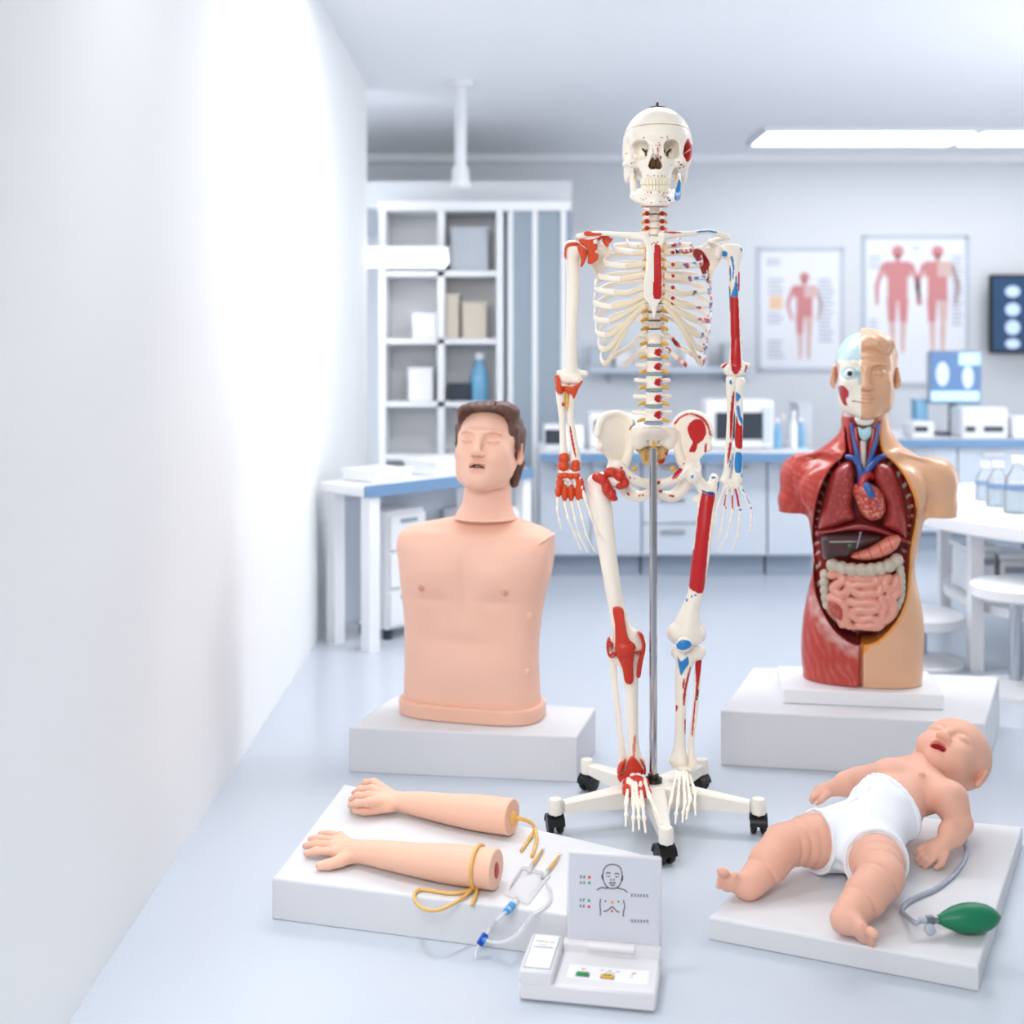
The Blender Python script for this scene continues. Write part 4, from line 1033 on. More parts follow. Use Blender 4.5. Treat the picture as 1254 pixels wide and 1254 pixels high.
bone('humerus', [C1(1005, 790, 0), C1(1000, 850, 0), C1(1000, 930, 0), C1(1003, 1050, 0), C1(1005, 1200, 0), C2(1010, 60, 0), C2(1008, 140, 0), C2(1008, 205, 0)], [.020, .0155, .0138, .0132, .013, .0125, .0155, .015], .002, extra=hum_r, hi=.01,
     patches=[(C1P([(935, 790), (950, 780), (966, 795), (960, 812), (940, 810)]), BLUE), (C1P([(1032, 760), (1042, 770), (1040, 785), (1031, 778)]), BLUE), (C1P([(980, 815), (993, 815), (1000, 870), (996, 920), (990, 920), (990, 860)]), BLUE),
              (C1P([(975, 860), (982, 870), (984, 930), (978, 935)]), BLUE), (C1P([(1010, 905), (1016, 960), (1018, 1015), (1000, 1020), (984, 1010), (1000, 960)]), BLUE), (C1P([(1020, 895), (1028, 900), (1026, 980), (1018, 978)]), RED),
              (C1P([(974, 985), (983, 1012), (1000, 1022), (1019, 1022), (1024, 1100), (1030, 1254), (1034, 1340), (1034, 1385), (1008, 1415), (984, 1380), (982, 1254), (980, 1100)]), RED), (C1P([(970, 970), (980, 980), (980, 1080), (974, 1060)]), lin((60, 130, 110))),
              (C2P([(1040, 70), (1050, 105), (1042, 105), (1036, 80)]), RED), (C2P([(1048, 135), (1058, 160), (1056, 175), (1046, 150)]), RED), (C2P([(1060, 195), (1068, 205), (1062, 235), (1052, 228)]), RED), (C2P([(975, 165), (965, 195), (938, 215), (936, 205), (955, 185)]), RED)])
bone('ulna', [C2(125, 305, .0), C2(112, 345, -.002), C2(118, 450, 0), C2(122, 560, 0), C2(125, 660, 0)], [.015, .0125, .0088, .0080, .0105])
bone('radius', [C2(178, 310, 0), C2(165, 360, 0), C2(160, 440, 0), C2(172, 560, 0), C2(185, 640, 0), C2(188, 690, 0)], [.0125, .0095, .0088, .0090, .0115, .0135],
     patches=[(C2P([(156, 520), (163, 515), (180, 600), (190, 660), (186, 668), (172, 620)]), RED)])
bone('ulna', [C2(985, 270, 0), C2(982, 330, 0), C2(980, 450, .004), C2(972, 600, .004), C2(962, 740, .004), C2(950, 785, .002)], [.0135, .0112, .0085, .0082, .0088, .0105],
     patches=[(C2P([(992, 340), (1000, 340), (996, 430), (986, 560), (976, 565), (978, 450)]), RED), (C2P([(974, 600), (986, 600), (972, 690), (962, 690)]), RED), (C2P([(980, 270), (988, 285), (982, 300), (974, 285)]), BLUE), (C2P([(978, 680), (984, 690), (978, 720), (974, 720)]), BLUE)])
bone('radius', [C2(1028, 285, -.002), C2(1022, 330, 0), C2(1025, 450, 0), C2(1022, 600, 0), C2(1018, 720, 0), C2(1012, 785, 0)], [.0142, .0105, .0098, .0098, .0115, .0145],
     patches=[(C2P([(1008, 335), (1024, 345), (1032, 362), (1016, 385), (1008, 370)]), BLUE), (C2P([(1012, 408), (1026, 408), (1032, 450), (1044, 480), (1040, 505), (1026, 480), (1016, 450)]), BLUE), (C2P([(1010, 455), (1018, 480), (1028, 505), (1042, 510), (1042, 610), (1034, 625), (1004, 608), (1006, 500)]), RED),
              (C2P([(1006, 648), (1030, 645), (1042, 665), (1036, 740), (1018, 750), (1002, 730)]), BLUE), (C2P([(1036, 752), (1046, 752), (1046, 770), (1036, 770)]), BLUE)])
M_hand = M_bone
def hand(rays, carp, name, fins, patches=(), parent=None, kn=.0028):
    """rays: metacarpal polylines; fins: finger polylines with radii"""
    allp = [p for r in rays for p in r] + carp
    q = np.array(allp); g = SDF(q.min(0) - .016, q.max(0) + .016, .0016)
    for r in rays:
        g.chain([r[0], r[0] * .5 + r[1] * .5, r[1]], [kn * 1.35, kn * .95, kn * 1.5], .002, sm=4)
    for c in carp: g.ell(c, (.0078, .0075, .0068), .0015)
    hd = g.build(name, M_bone, skel, paint(list(patches)))
    for f in fins:
        q = np.array(f); g = SDF(q.min(0) - .01, q.max(0) + .01, .0015)
        for i in range(len(f) - 1):
            a, b_ = f[i], f[i + 1]; t = 1 - .12 * i
            a2 = a + (b_ - a) * .06; b2 = b_ - (b_ - a) * .04
            g.chain([a2, a2 * .8 + b2 * .2, a2 * .3 + b2 * .7, b2], [kn * 1.6 * t, kn * .95 * t, kn * .8 * t, (kn * 1.35 if i < len(f) - 2 else kn * .9) * t], 0)
        g.build('finger' if 'hand' in name else 'toe', M_bone1, hd)
    return hd
# viewer-left hand, its carpus wrapped in orange ligaments
def H(x, y, d=-.005): return C2(x, y, d)
hand([[H(112, 800), H(97, 890)], [H(135, 800), H(132, 905)], [H(160, 800), H(168, 905)], [H(185, 800), H(202, 900)], [H(205, 770, -.01), H(236, 880, -.02)]],
     [H(115, 740), H(140, 745), H(165, 745), H(190, 745), H(120, 775), H(150, 780), H(182, 778)], 'hand_bones',
     [[H(97, 890), H(94, 935, -.012), H(104, 990, -.012), H(114, 1035, -.008)], [H(132, 905), H(148, 975, -.015), H(182, 1060, -.012), H(214, 1140, -.004)], [H(168, 905), H(185, 985, -.018), H(205, 1070, -.014), H(252, 1160, -.005)],
      [H(202, 900), H(220, 975, -.02), H(240, 1060, -.02), H(284, 1152, -.012)], [H(236, 880, -.02), H(262, 960, -.03), H(298, 1050, -.034), H(340, 1100, -.034)]], kn=.0031)
def Z(x, y, d=-.004): return S(840 + x / 5.225, 480 + y / 5.225, d)
zp = []
for (x0, y0, x1, y1, w_, cc) in ((254, 655, 246, 730, 5, RED), (278, 625, 284, 645, 7, RED), (295, 660, 298, 745, 5, RED), (322, 640, 340, 735, 7, RED), (312, 620, 322, 640, 8, RED), (255, 735, 262, 750, 7, RED), (318, 745, 310, 765, 7, RED), (340, 750, 360, 764, 9, BLUE), (388, 660, 410, 715, 6, BLUE), (366, 620, 380, 640, 8, BLUE), (412, 738, 422, 752, 7, BLUE)):
    dx, dy = x1 - x0, y1 - y0; l = math.hypot(dx, dy); nx, ny = -dy / l * w_, dx / l * w_
    zp.append(([(840 + x / 5.225, 480 + y / 5.225) for x, y in ((x0 + nx, y0 + ny), (x1 + nx, y1 + ny), (x1 - nx, y1 - ny), (x0 - nx, y0 - ny))], cc))
hand([[Z(250, 600), Z(208, 715, -.012)], [Z(268, 615), Z(246, 745)], [Z(295, 615), Z(298, 760)], [Z(320, 612), Z(346, 762)], [Z(350, 605), Z(416, 750)]],
     [Z(252, 575), Z(276, 572), Z(302, 572), Z(330, 575), Z(262, 600), Z(292, 600), Z(325, 600)], 'hand_bones',
     [[Z(208, 715, -.012), Z(192, 780, -.02), Z(181, 855, -.02)], [Z(246, 745), Z(238, 800, -.012), Z(222, 885, -.016), Z(196, 955, -.01)], [Z(298, 760), Z(288, 815, -.014), Z(264, 915, -.018), Z(206, 1025, -.01)],
      [Z(346, 762), Z(340, 815, -.014), Z(330, 915, -.018), Z(298, 1022, -.01)], [Z(416, 750), Z(420, 800, -.01), Z(416, 860, -.01), Z(408, 910, -.006)]], patches=zp, kn=.0031)
# ---------------- ligaments at the viewer-left joints
def blob(name, seeds, mat, h=.002, k=.006, cuts=(), jit=.0, label=None):
    """seeds: (point, radius vector)"""
    q = np.array([s_[0] for s_ in seeds]); g = SDF(q.min(0) - .035, q.max(0) + .035, h)
    for p_, r_ in seeds: g.ell(p_, r_, k)
    for p_, r_ in cuts: g.ell(p_, r_, .002, 'c')
    return g.build(name, mat, skel)
def lig(name, polys, mat, d, th, h=.0016, bulge=0, curve=None, label=None):
    """ligament sheets: px outline at depth d, thickness th, wrapped back at the sides by curve(x)"""
    for pts in polys:
        pl = xz(pts, d, 3); xs = [p[0] for p in pl]; zs = [p[1] for p in pl]
        g = SDF(V3(min(xs) - .01, D0 + d - .045, min(zs) - .01), V3(max(xs) + .01, D0 + d + .045, max(zs) + .01), h)
        xm, hw = (min(xs) + max(xs)) / 2, (max(xs) - min(xs)) / 2
        g.plate(pl, lambda X, Zz: D0 + d + bulge * ((X - xm) / hw) ** 2 + .0012 * np.sin(X * 900) * np.sin(Zz * 500), th, min(.003, th * .8), ylim=(D0 + d - .04, D0 + d + .04))
        g.build(name, mat, skel)
q1 = lambda pts: pc(4.18, 660, 120, pts)
q2 = lambda pts: pc(4.18, 660, 400, pts)
lig('shoulder_ligament', [q1([(130, 790), (135, 755), (160, 738), (205, 742), (215, 760), (180, 756), (150, 762), (138, 790), (137, 828), (130, 810)])], M_liga, -.03, .006, bulge=.012)
lig('shoulder_ligament', [q1([(200, 745), (235, 770), (250, 790), (245, 815), (225, 860), (212, 862), (215, 820), (200, 780)]), q1([(205, 722), (250, 725), (300, 715), (318, 700), (330, 712), (300, 740), (300, 770), (285, 790), (305, 800), (300, 830), (270, 850), (248, 842), (252, 800), (240, 765), (215, 745)]),
    q1([(330, 700), (350, 690), (362, 715), (380, 715), (372, 735), (360, 745), (352, 765), (335, 750), (325, 725)])], M_liga, -.035, .0075, bulge=.006)
lig('shoulder_ligament', [q1([(232, 684), (262, 682), (280, 690), (330, 692), (325, 702), (280, 706), (235, 704)])], M_liga, -.062, .006)
lig('elbow_ligament', [q2([(82, 252), (102, 250), (108, 290), (122, 310), (130, 335), (108, 345), (90, 335), (84, 290)]), q2([(120, 305), (160, 308), (195, 298), (222, 272), (225, 285), (205, 315), (190, 350), (176, 370), (165, 340), (135, 335)])], M_liga, -.02, .008, bulge=.012)
lig('elbow_ligament', [q2([(116, 390), (130, 388), (132, 402), (118, 408)])], M_liga, -.012, .004)
lig('elbow_tendon', [q2([(136, 338), (150, 340), (150, 390), (142, 438), (136, 400)])], M_nerve, -.012, .004)
blob('wrist_ligament', [(C2(128, 672, -.004), (.014, .013, .014)), (C2(125, 715, -.004), (.014, .014, .014)), (C2(188, 700, -.004), (.011, .013, .014)), (C2(186, 728, -.004), (.012, .013, .008))], M_liga, .0016, .003, cuts=[(C2(158, 715, -.03), (.003, .02, .014))])
blob('wrist_ligament', [(C2(112, 765, -.004), (.010, .015, .009)), (C2(135, 760, -.004), (.0095, .016, .008)), (C2(162, 765, -.004), (.0095, .016, .009)), (C2(192, 765, -.004), (.010, .015, .010)),
    (C2(108, 800, -.004), (.010, .014, .014)), (C2(98, 845, -.004), (.008, .013, .014)), (C2(132, 850, -.004), (.0085, .014, .022)), (C2(165, 850, -.004), (.0085, .014, .022)), (C2(200, 845, -.004), (.0085, .014, .022)), (C2(222, 845, -.008), (.0078, .012, .018)), (C2(210, 800, -.006), (.010, .013, .014))], M_liga, .0016, .002)
# ---------------- pelvis
def W_(x, y, d=0): return S(640 + x / 4.823, 460 + y / 4.823, d)
qp = lambda pts: pc(4.823, 640, 460, pts)
mid = 775
for s_ in (-1, 1):
    m = (lambda x: x) if s_ < 0 else (lambda x: 2 * mid - x)
    wing = [(652, 295), (615, 245), (555, 222), (490, 238), (452, 285), (438, 350), (447, 425), (478, 462), (510, 505), (528, 545), (570, 560), (615, 520), (632, 460), (640, 400), (640, 340)]
    pl = xz(qp([(m(x), y) for x, y in wing]), .02, 3); xs = [p[0] for p in pl]; zs = [p[1] for p in pl]
    xi, xo = (max(xs), min(xs)) if s_ < 0 else (min(xs), max(xs))
    g = SDF(V3(min(min(xs), W_(m(770), 0)[0]) - .02, D0 - .08, W_(0, 760)[2]), V3(max(max(xs), W_(m(770), 0)[0]) + .02, D0 + .12, max(zs) + .015), .0022)
    zlo, zhi = min(zs), max(zs)
    g.plate(pl, lambda X, Zz: D0 + .065 - .075 * np.clip((X - xi) / (xo - xi), 0, 1) ** 1.3 + .02 * np.clip((Zz - zlo) / (zhi - zlo), 0, 1), .006, .005, ylim=(D0 - .08, D0 + .12))
    rim = [(640, 285), (610, 243), (555, 222), (490, 238), (452, 285), (440, 350)]
    g.chain([W_(m(x), y, .02 + .065 - .075 * min(1, max(0, (652 - x) / 214)) ** 1.3 - .02) + V3(0, .02 * (1 - k / 5), 0) for k, (x, y) in enumerate(rim)], .0072, .006, sm=3)
    g.ell(W_(m(452), 425, -.0), (.009, .009, .009), .008)
    g.ell(W_(m(548), 552, .022), (.022, .022, .023), .012)                                     # acetabulum
    g.chain([W_(m(560), 535, .01), W_(m(620), 590, .008), W_(m(690), 628, .008), W_(m(768), 640, .018)], [.016, .0125, .0105, .013], .008, sm=4, sq=((0, 1, 0), 1.2))
    g.chain([W_(m(640), 340, .06), W_(m(632), 440, .05), W_(m(600), 530, .03)], [.008, .010, .012], .01, sm=4)   # arcuate line
    g.chain([W_(m(560), 570, .03), W_(m(600), 660, .045), W_(m(665), 712, .045), W_(m(735), 700, .028), W_(m(768), 660, .018)], [.017, .015, .014, .010, .010], .006, sm=4)
    pats = []
    if s_ > 0:
        kid = [(760, 520), (775, 490), (800, 474), (835, 480), (852, 510), (856, 545), (840, 580), (815, 600), (806, 630), (790, 645), (768, 638), (782, 605), (786, 590), (770, 560)]
        pats = [(C2P(kid), RED), (C2P([(690, 495), (720, 462), (765, 443), (820, 452), (860, 485), (880, 540), (884, 558), (872, 555), (862, 515), (835, 478), (795, 455), (760, 452), (722, 472), (700, 500)]), RED),
                (C2P([(850, 600), (860, 600), (856, 638), (846, 640)]), RED), (C2P([(684, 765), (712, 728), (730, 724), (734, 740), (705, 775), (685, 782)]), RED), (C2P([(695, 730), (706, 712), (718, 712), (712, 728)]), RED), (C2P([(606, 794), (618, 788), (620, 804), (610, 810)]), RED),
                (C2P([(612, 838), (636, 834), (624, 852)]), RED), (C2P([(665, 862), (695, 864), (690, 872), (668, 870)]), RED), (C2P([(738, 696), (746, 700), (740, 708)]), RED)]
    else:
        pats = [(C2P([(414, 716), (430, 722), (424, 730)]), RED), (C2P([(428, 738), (448, 770), (442, 780), (424, 748)]), lin((226, 120, 100))), (C2P([(462, 770), (470, 768), (468, 782)]), RED), (C2P([(484, 776), (494, 774), (490, 784)]), RED), (C2P([(506, 866), (520, 858), (518, 868)]), RED), (C2P([(525, 862), (535, 856), (533, 868)]), RED), (C2P([(448, 850), (458, 852), (466, 866), (456, 864)]), RED)]
    g.build('hip_bone', M_bone, skel, paint(pats))
    b = MB(); b.lathe(W_(m(662), 552, .012) - V3(0, 0, .006), [(.001, 0), (.006, .003), (.0075, .007), (.005, .012), (.001, .013)], n=12); b.build('nerve_stub', M_nerve, skel, True)
b = MB(); b.box(W_(776, 648, .012), (.006, .009, .012), None, .003); b.build('pubic_symphysis', M_disc, skel, 'auto')
g = SDF(W_(610, 540, -.02), W_(940, 285, .14), .0022)
g.loft([(W_(0, 430)[2], W_(775, 0)[0], D0 + .075, .03, .02, .02, 2), (W_(0, 380)[2], W_(775, 0)[0], D0 + .055, .045, .028, .03, 2.2), (W_(0, 330)[2], W_(775, 0)[0], D0 + .03, .034, .03, .035, 2.2), (W_(0, 295)[2], W_(775, 0)[0], D0 + .016, .0235, .022, .03, 2.2)])
for s_ in (-1, 1):
    g.ell(W_(775 + s_ * 92, 365, .055), (.021, .02, .030), .012); g.chain([W_(775 + s_ * 55, 300, .04), W_(775 + s_ * 100, 330, .05)], [.010, .014], .01)
    for k in range(3): g.ell(W_(775 + s_ * (34 - 4 * k), 388 + 14 * k, .03 + .008 * k), (.004, .02, .003), .002, 'c')
g.build('sacrum', M_bone, skel, paint([(C2P([(516, 470), (530, 462), (542, 480), (535, 498), (522, 488)]), RED)]))
g = SDF(W_(660, 540, .03), W_(890, 395, .12), .0022)
g.loft([(W_(0, 470)[2], W_(770, 0)[0], D0 + .09, .032, .012, .012, 2.5), (W_(0, 440)[2], W_(770, 0)[0], D0 + .085, .036, .016, .014, 2.5), (W_(0, 405)[2], W_(772, 0)[0], D0 + .08, .03, .016, .014, 2.5)])
for k in range(5):
    for s_ in (-1, 1): g.ell(W_(772 + s_ * (72 - 9 * k), 420 + 22 * k, .08), (.012, .009, .010), .004); g.ell(W_(772 + s_ * 34, 425 + 18 * k, .07), (.005, .012, .0045), .002, 'c')
g.chain([W_(770, 470, .09), W_(750, 520, .075), W_(745, 548, .06)], [.012, .007, .004], .005)
g.build('lower_sacrum', M_bone, skel, paint([(smooth_poly(qp([(840, 452), (872, 456), (868, 478), (846, 474)])), RED), (smooth_poly(qp([(800, 505), (850, 484), (862, 500), (815, 522)])), RED)], TAN))
for k, y in enumerate((392, 404, 416)):
    b = MB(); b.lathe(W_(774, y, -.012), [(.001, -.003), (.0042, -.0015), (.0042, .0015), (.001, .003)], n=12); b.build('screw_washer', M_nerve, skel, True)
# ---------------- legs
def X3(x, y, d=0): return S(660 + x / 3.39, 680 + y / 3.39, d)
q3 = lambda pts: pc(3.39, 660, 680, pts)
def X3P(pts, k=4): return smooth_poly(q3(pts), k)
def fem_l(g):
    g.ell(S(738, 590, .01), (.021, .022, .024), .012); g.chain([S(738, 592, .01), S(752, 588, .0)], [.017, .016], .012); g.ell(S(754, 586, -.002), .022, .006)
    g.ell(X3(325, 375, .015), (.024, .030, .024), .014); g.ell(X3(405, 370, .015), (.024, .030, .025), .014)
bone('femur', [S(728, 590, .01), S(735, 618, .008), S(739, 640, .005), S(746, 690, -.005), S(754, 738, -.002), S(761, 768, .0), X3(366, 350, .005)], [.018, .027, .025, .021, .020, .024, .033], .0022, extra=fem_l, hi=.03, lo=.01)
def fem_r(g):
    g.ell(W_(1006, 588, -.004), .0195, .003); g.chain([W_(1020, 596, .0), C2(858, 850, .008)], [.0125, .0165], .008); g.ell(C2(896, 790, .012), (.0125, .018, .019), .008); g.ell(C2(802, 885, .012), .010, .01)
    g.ell(X3(568, 325, .012), (.021, .030, .024), .014); g.ell(X3(655, 325, .012), (.023, .030, .024), .014)
bone('femur', [C2(884, 825, .01), C2(864, 870, .008), C2(855, 940, .003), C2(845, 1060, -.004), S(857, 690, -.004), S(852, 725, -.002), X3(632, 212, .0), X3(620, 275, .002), X3(614, 322, .004)], [.0155, .0215, .0215, .0215, .0205, .0185, .0205, .0295, .034], .0022, extra=fem_r, hi=.03, lo=.01,
     patches=[(C2P([(838, 845), (850, 855), (888, 855), (902, 862), (885, 960), (868, 1100), (855, 1254), (840, 1360), (800, 1352), (790, 1330), (778, 1254), (795, 1130), (812, 980), (826, 890)]), RED), (X3P([(635, -20), (690, -20), (680, 80), (670, 155), (645, 150), (622, 128), (625, 70)]), RED),
              (C2P([(832, 832), (850, 842), (895, 848), (892, 862), (860, 858), (838, 846)]), lin((20, 70, 140))), (C2P([(884, 768), (902, 768), (902, 778), (884, 778)]), BLUE), (C2P([(915, 795), (926, 800), (922, 840), (912, 842), (914, 820)]), lin((20, 90, 160))), (C2P([(780, 762), (792, 758), (788, 778), (780, 774)]), BLUE)]
     + [(X3P([(x - w_, y), (x, y - h_), (x + w_, y), (x, y + h_)]), BLUE) for x, y, w_, h_ in ((613, 186, 5, 8), (634, 170, 3, 7), (650, 167, 6, 5))])
g = grid_for([X3(603, 372, -.045), X3(603, 372, -.02)], .03, .0018); g.ell(X3(603, 370, -.038), (.0195, .011, .0185)); g.build('patella', M_bone, skel, paint([(X3P([(570, 372), (590, 352), (625, 356), (634, 375), (612, 392), (580, 390)]), BLUE)]))
def tib_r(g): g.chain([X3(575, 405, .008), X3(660, 405, .008)], [.0155, .0175], .01); g.ell(X3(603, 440, -.018), (.010, .010, .016), .01); g.chain([X3(560, 855, 0), X3(560, 872, 0)], [.0105, .006], .008)
bone('tibia', [X3(620, 410, .005), X3(600, 470, -.004), X3(590, 560, -.006), X3(588, 660, -.004), X3(585, 780, .0), X3(582, 850, .0)], [.022, .0195, .0145, .0135, .0135, .0215], .002, extra=tib_r,
     patches=[(X3P([(575, 420), (590, 440), (605, 430), (618, 420), (622, 450), (605, 475), (590, 500), (582, 470)]), BLUE), (X3P([(630, 460), (628, 480), (612, 560), (605, 620), (598, 615), (602, 560), (615, 500)]), RED), (X3P([(600, 515), (606, 515), (602, 550), (595, 550)]), RED),
              (X3P([(568, 622), (576, 625), (575, 640), (568, 648)]), RED), (X3P([(605, 680), (610, 690), (610, 740), (604, 735)]), RED)])
bone('fibula', [X3(672, 400, .025), X3(662, 440, .022), X3(655, 560, .015), X3(644, 680, .008), X3(632, 790, .004), X3(637, 870, .002)], [.0125, .0082, .0072, .0070, .0075, .012], .0018,
     patches=[(X3P([(670, 395), (686, 392), (682, 415), (668, 424), (664, 405)]), BLUE), (X3P([(650, 440), (676, 438), (666, 520), (660, 560), (650, 620), (640, 740), (634, 742), (642, 640), (652, 540)]), RED), (X3P([(660, 560), (664, 565), (658, 600), (654, 600)]), lin((40, 30, 40)))])
def tib_l(g): g.chain([X3(335, 425, .008), X3(400, 425, .008)], [.0165, .0165], .01); g.chain([X3(420, 850, 0), X3(424, 872, 0)], [.011, .007], .008)
bone('tibia', [X3(368, 425, .005), X3(378, 490, -.002), X3(385, 580, -.004), X3(388, 680, -.003), X3(392, 780, 0), X3(398, 850, 0)], [.024, .0205, .0155, .0135, .0135, .020], .002, extra=tib_l,
     patches=[(X3P([(392, 760), (402, 745), (402, 800), (396, 840), (388, 830)]), lin((222, 140, 120)))])
bone('fibula', [X3(312, 430, .02), X3(310, 470, .018), X3(322, 600, .012), X3(335, 720, .008), X3(346, 820, .004), X3(348, 885, .002)], [.0135, .0088, .0072, .0070, .0085, .0135], .0018, patches=[(X3P([(340, 865), (358, 858), (352, 920), (338, 925)]), lin((214, 110, 90)))])
lig('quadriceps_tendon', [q3([(308, 222), (348, 220), (356, 270), (370, 340), (400, 375), (400, 395), (360, 415), (318, 402), (318, 360), (316, 290)])], M_liga2, -.034, .006, bulge=.010)
lig('patellar_ligament', [q3([(320, 405), (360, 418), (398, 402), (392, 450), (392, 528), (358, 528), (346, 470)])], M_liga2, -.034, .005, bulge=.008)
blob('patella', [(X3(358, 392, -.036), (.022, .010, .019))], M_liga2, label='red patella')
lig('knee_side_ligament', [q3([(288, 340), (280, 370), (284, 410), (300, 425), (322, 410), (316, 400), (296, 412), (290, 385), (296, 345)]), q3([(410, 318), (430, 325), (440, 360), (440, 395), (430, 440), (420, 500), (404, 500), (412, 440), (424, 400), (402, 408), (400, 398), (426, 390), (424, 350)]), q3([(296, 360), (306, 362), (306, 382), (298, 384)])], M_liga2, -.012, .011, bulge=.0)
blob('hip_ligament', [(C2(300, 770, -.012), (.014, .018, .012)), (C2(370, 745, -.014), (.018, .022, .012)), (C2(410, 760, -.012), (.016, .022, .016)), (C2(440, 800, -.010), (.011, .02, .014)), (C2(415, 815, -.012), (.012, .02, .009)), (C2(345, 820, -.014), (.012, .02, .02)), (C2(370, 855, -.012), (.012, .02, .016)), (C2(385, 880, -.012), (.009, .016, .007)), (C2(325, 785, -.016), (.012, .02, .012))],
     M_liga2, .0018, .005, cuts=[(C2(388, 822, -.03), (.0045, .04, .009))])
# feet
def foot(rays, tars, toes, name, kn):
    return hand(rays, tars, name, toes, kn=kn)
yv = lambda x, y, d: X3(x, y, d)
rt = []
mt = [((572, 900, -.03), (545, 1030, -.125)), ((585, 900, -.032), (577, 1030, -.13)), ((600, 900, -.032), (607, 1030, -.13)), ((612, 905, -.03), (628, 1015, -.122)), ((625, 915, -.02), (650, 985, -.105))]
tip = [(530, 1105, -.19), (566, 1115, -.19), (596, 1108, -.185), (612, 1096, -.18), (650, 1080, -.165)]
foot([[yv(*a), yv(*b_)] for a, b_ in mt], [yv(580, 870, .0), yv(600, 870, .0), yv(615, 875, .0), yv(588, 885, -.018), yv(605, 888, -.02), yv(622, 890, -.012), yv(575, 890, -.012), yv(598, 890, .04), yv(600, 892, .05), yv(600, 885, .03), yv(600, 905, .06), yv(600, 880, .02)],
     [[yv(*b_), yv(b_[0] * .5 + t_[0] * .5 - 3, b_[1] * .5 + t_[1] * .5, b_[2] * .5 + t_[2] * .5 - .008), yv(*t_)] for (a, b_), t_ in zip(mt, tip)], 'foot_bones', .0036)
mt2 = [((372, 930, -.06), (362, 1030, -.15)), ((386, 935, -.062), (393, 1035, -.16)), ((400, 935, -.062), (412, 1040, -.165)), ((420, 935, -.06), (430, 1035, -.165)), ((438, 930, -.055), (458, 1000, -.16))]
tip2 = [(360, 1125, -.20), (391, 1146, -.215), (416, 1138, -.22), (442, 1152, -.22), (510, 1118, -.255)]
foot([[yv(*a), yv(*b_)] for a, b_ in mt2], [yv(380, 900, -.03), yv(400, 900, -.03), yv(420, 900, -.03), yv(390, 915, -.045), yv(412, 915, -.045), yv(395, 890, .0), yv(398, 895, -.015), yv(395, 900, .012), yv(395, 905, .026), yv(395, 910, .04)],
     [[yv(*b_), yv(b_[0] * .5 + t_[0] * .5, b_[1] * .5 + t_[1] * .5, b_[2] * .5 + t_[2] * .5 - .01), yv(*t_)] for (a, b_), t_ in zip(mt2, tip2)], 'foot_bones', .0040)
lig('ankle_ligament', [q3([(382, 838), (400, 842), (425, 880), (440, 905), (420, 912), (385, 915), (352, 925), (340, 945), (328, 930), (330, 915), (358, 905), (365, 870)]), q3([(420, 852), (432, 855), (446, 885), (444, 910), (432, 905), (436, 885)]), q3([(330, 880), (342, 860), (362, 850), (360, 862), (342, 885), (336, 915), (326, 915)])], M_liga2, -.035, .009, bulge=.012)
blob('foot_ligament', [(X3(375, 945, -.055), (.016, .02, .014)), (X3(405, 935, -.055), (.018, .022, .012)), (X3(435, 950, -.06), (.014, .022, .014)), (X3(365, 975, -.085), (.011, .022, .015)), (X3(385, 985, -.09), (.009, .02, .010)), (X3(425, 985, -.095), (.012, .024, .014)), (X3(450, 985, -.09), (.010, .02, .012))], M_liga2, .0018, .003,
     cuts=[(X3(425, 945, -.085), (.006, .014, .004)), (X3(378, 990, -.12), (.004, .02, .004)), (X3(402, 985, -.12), (.004, .03, .006))])
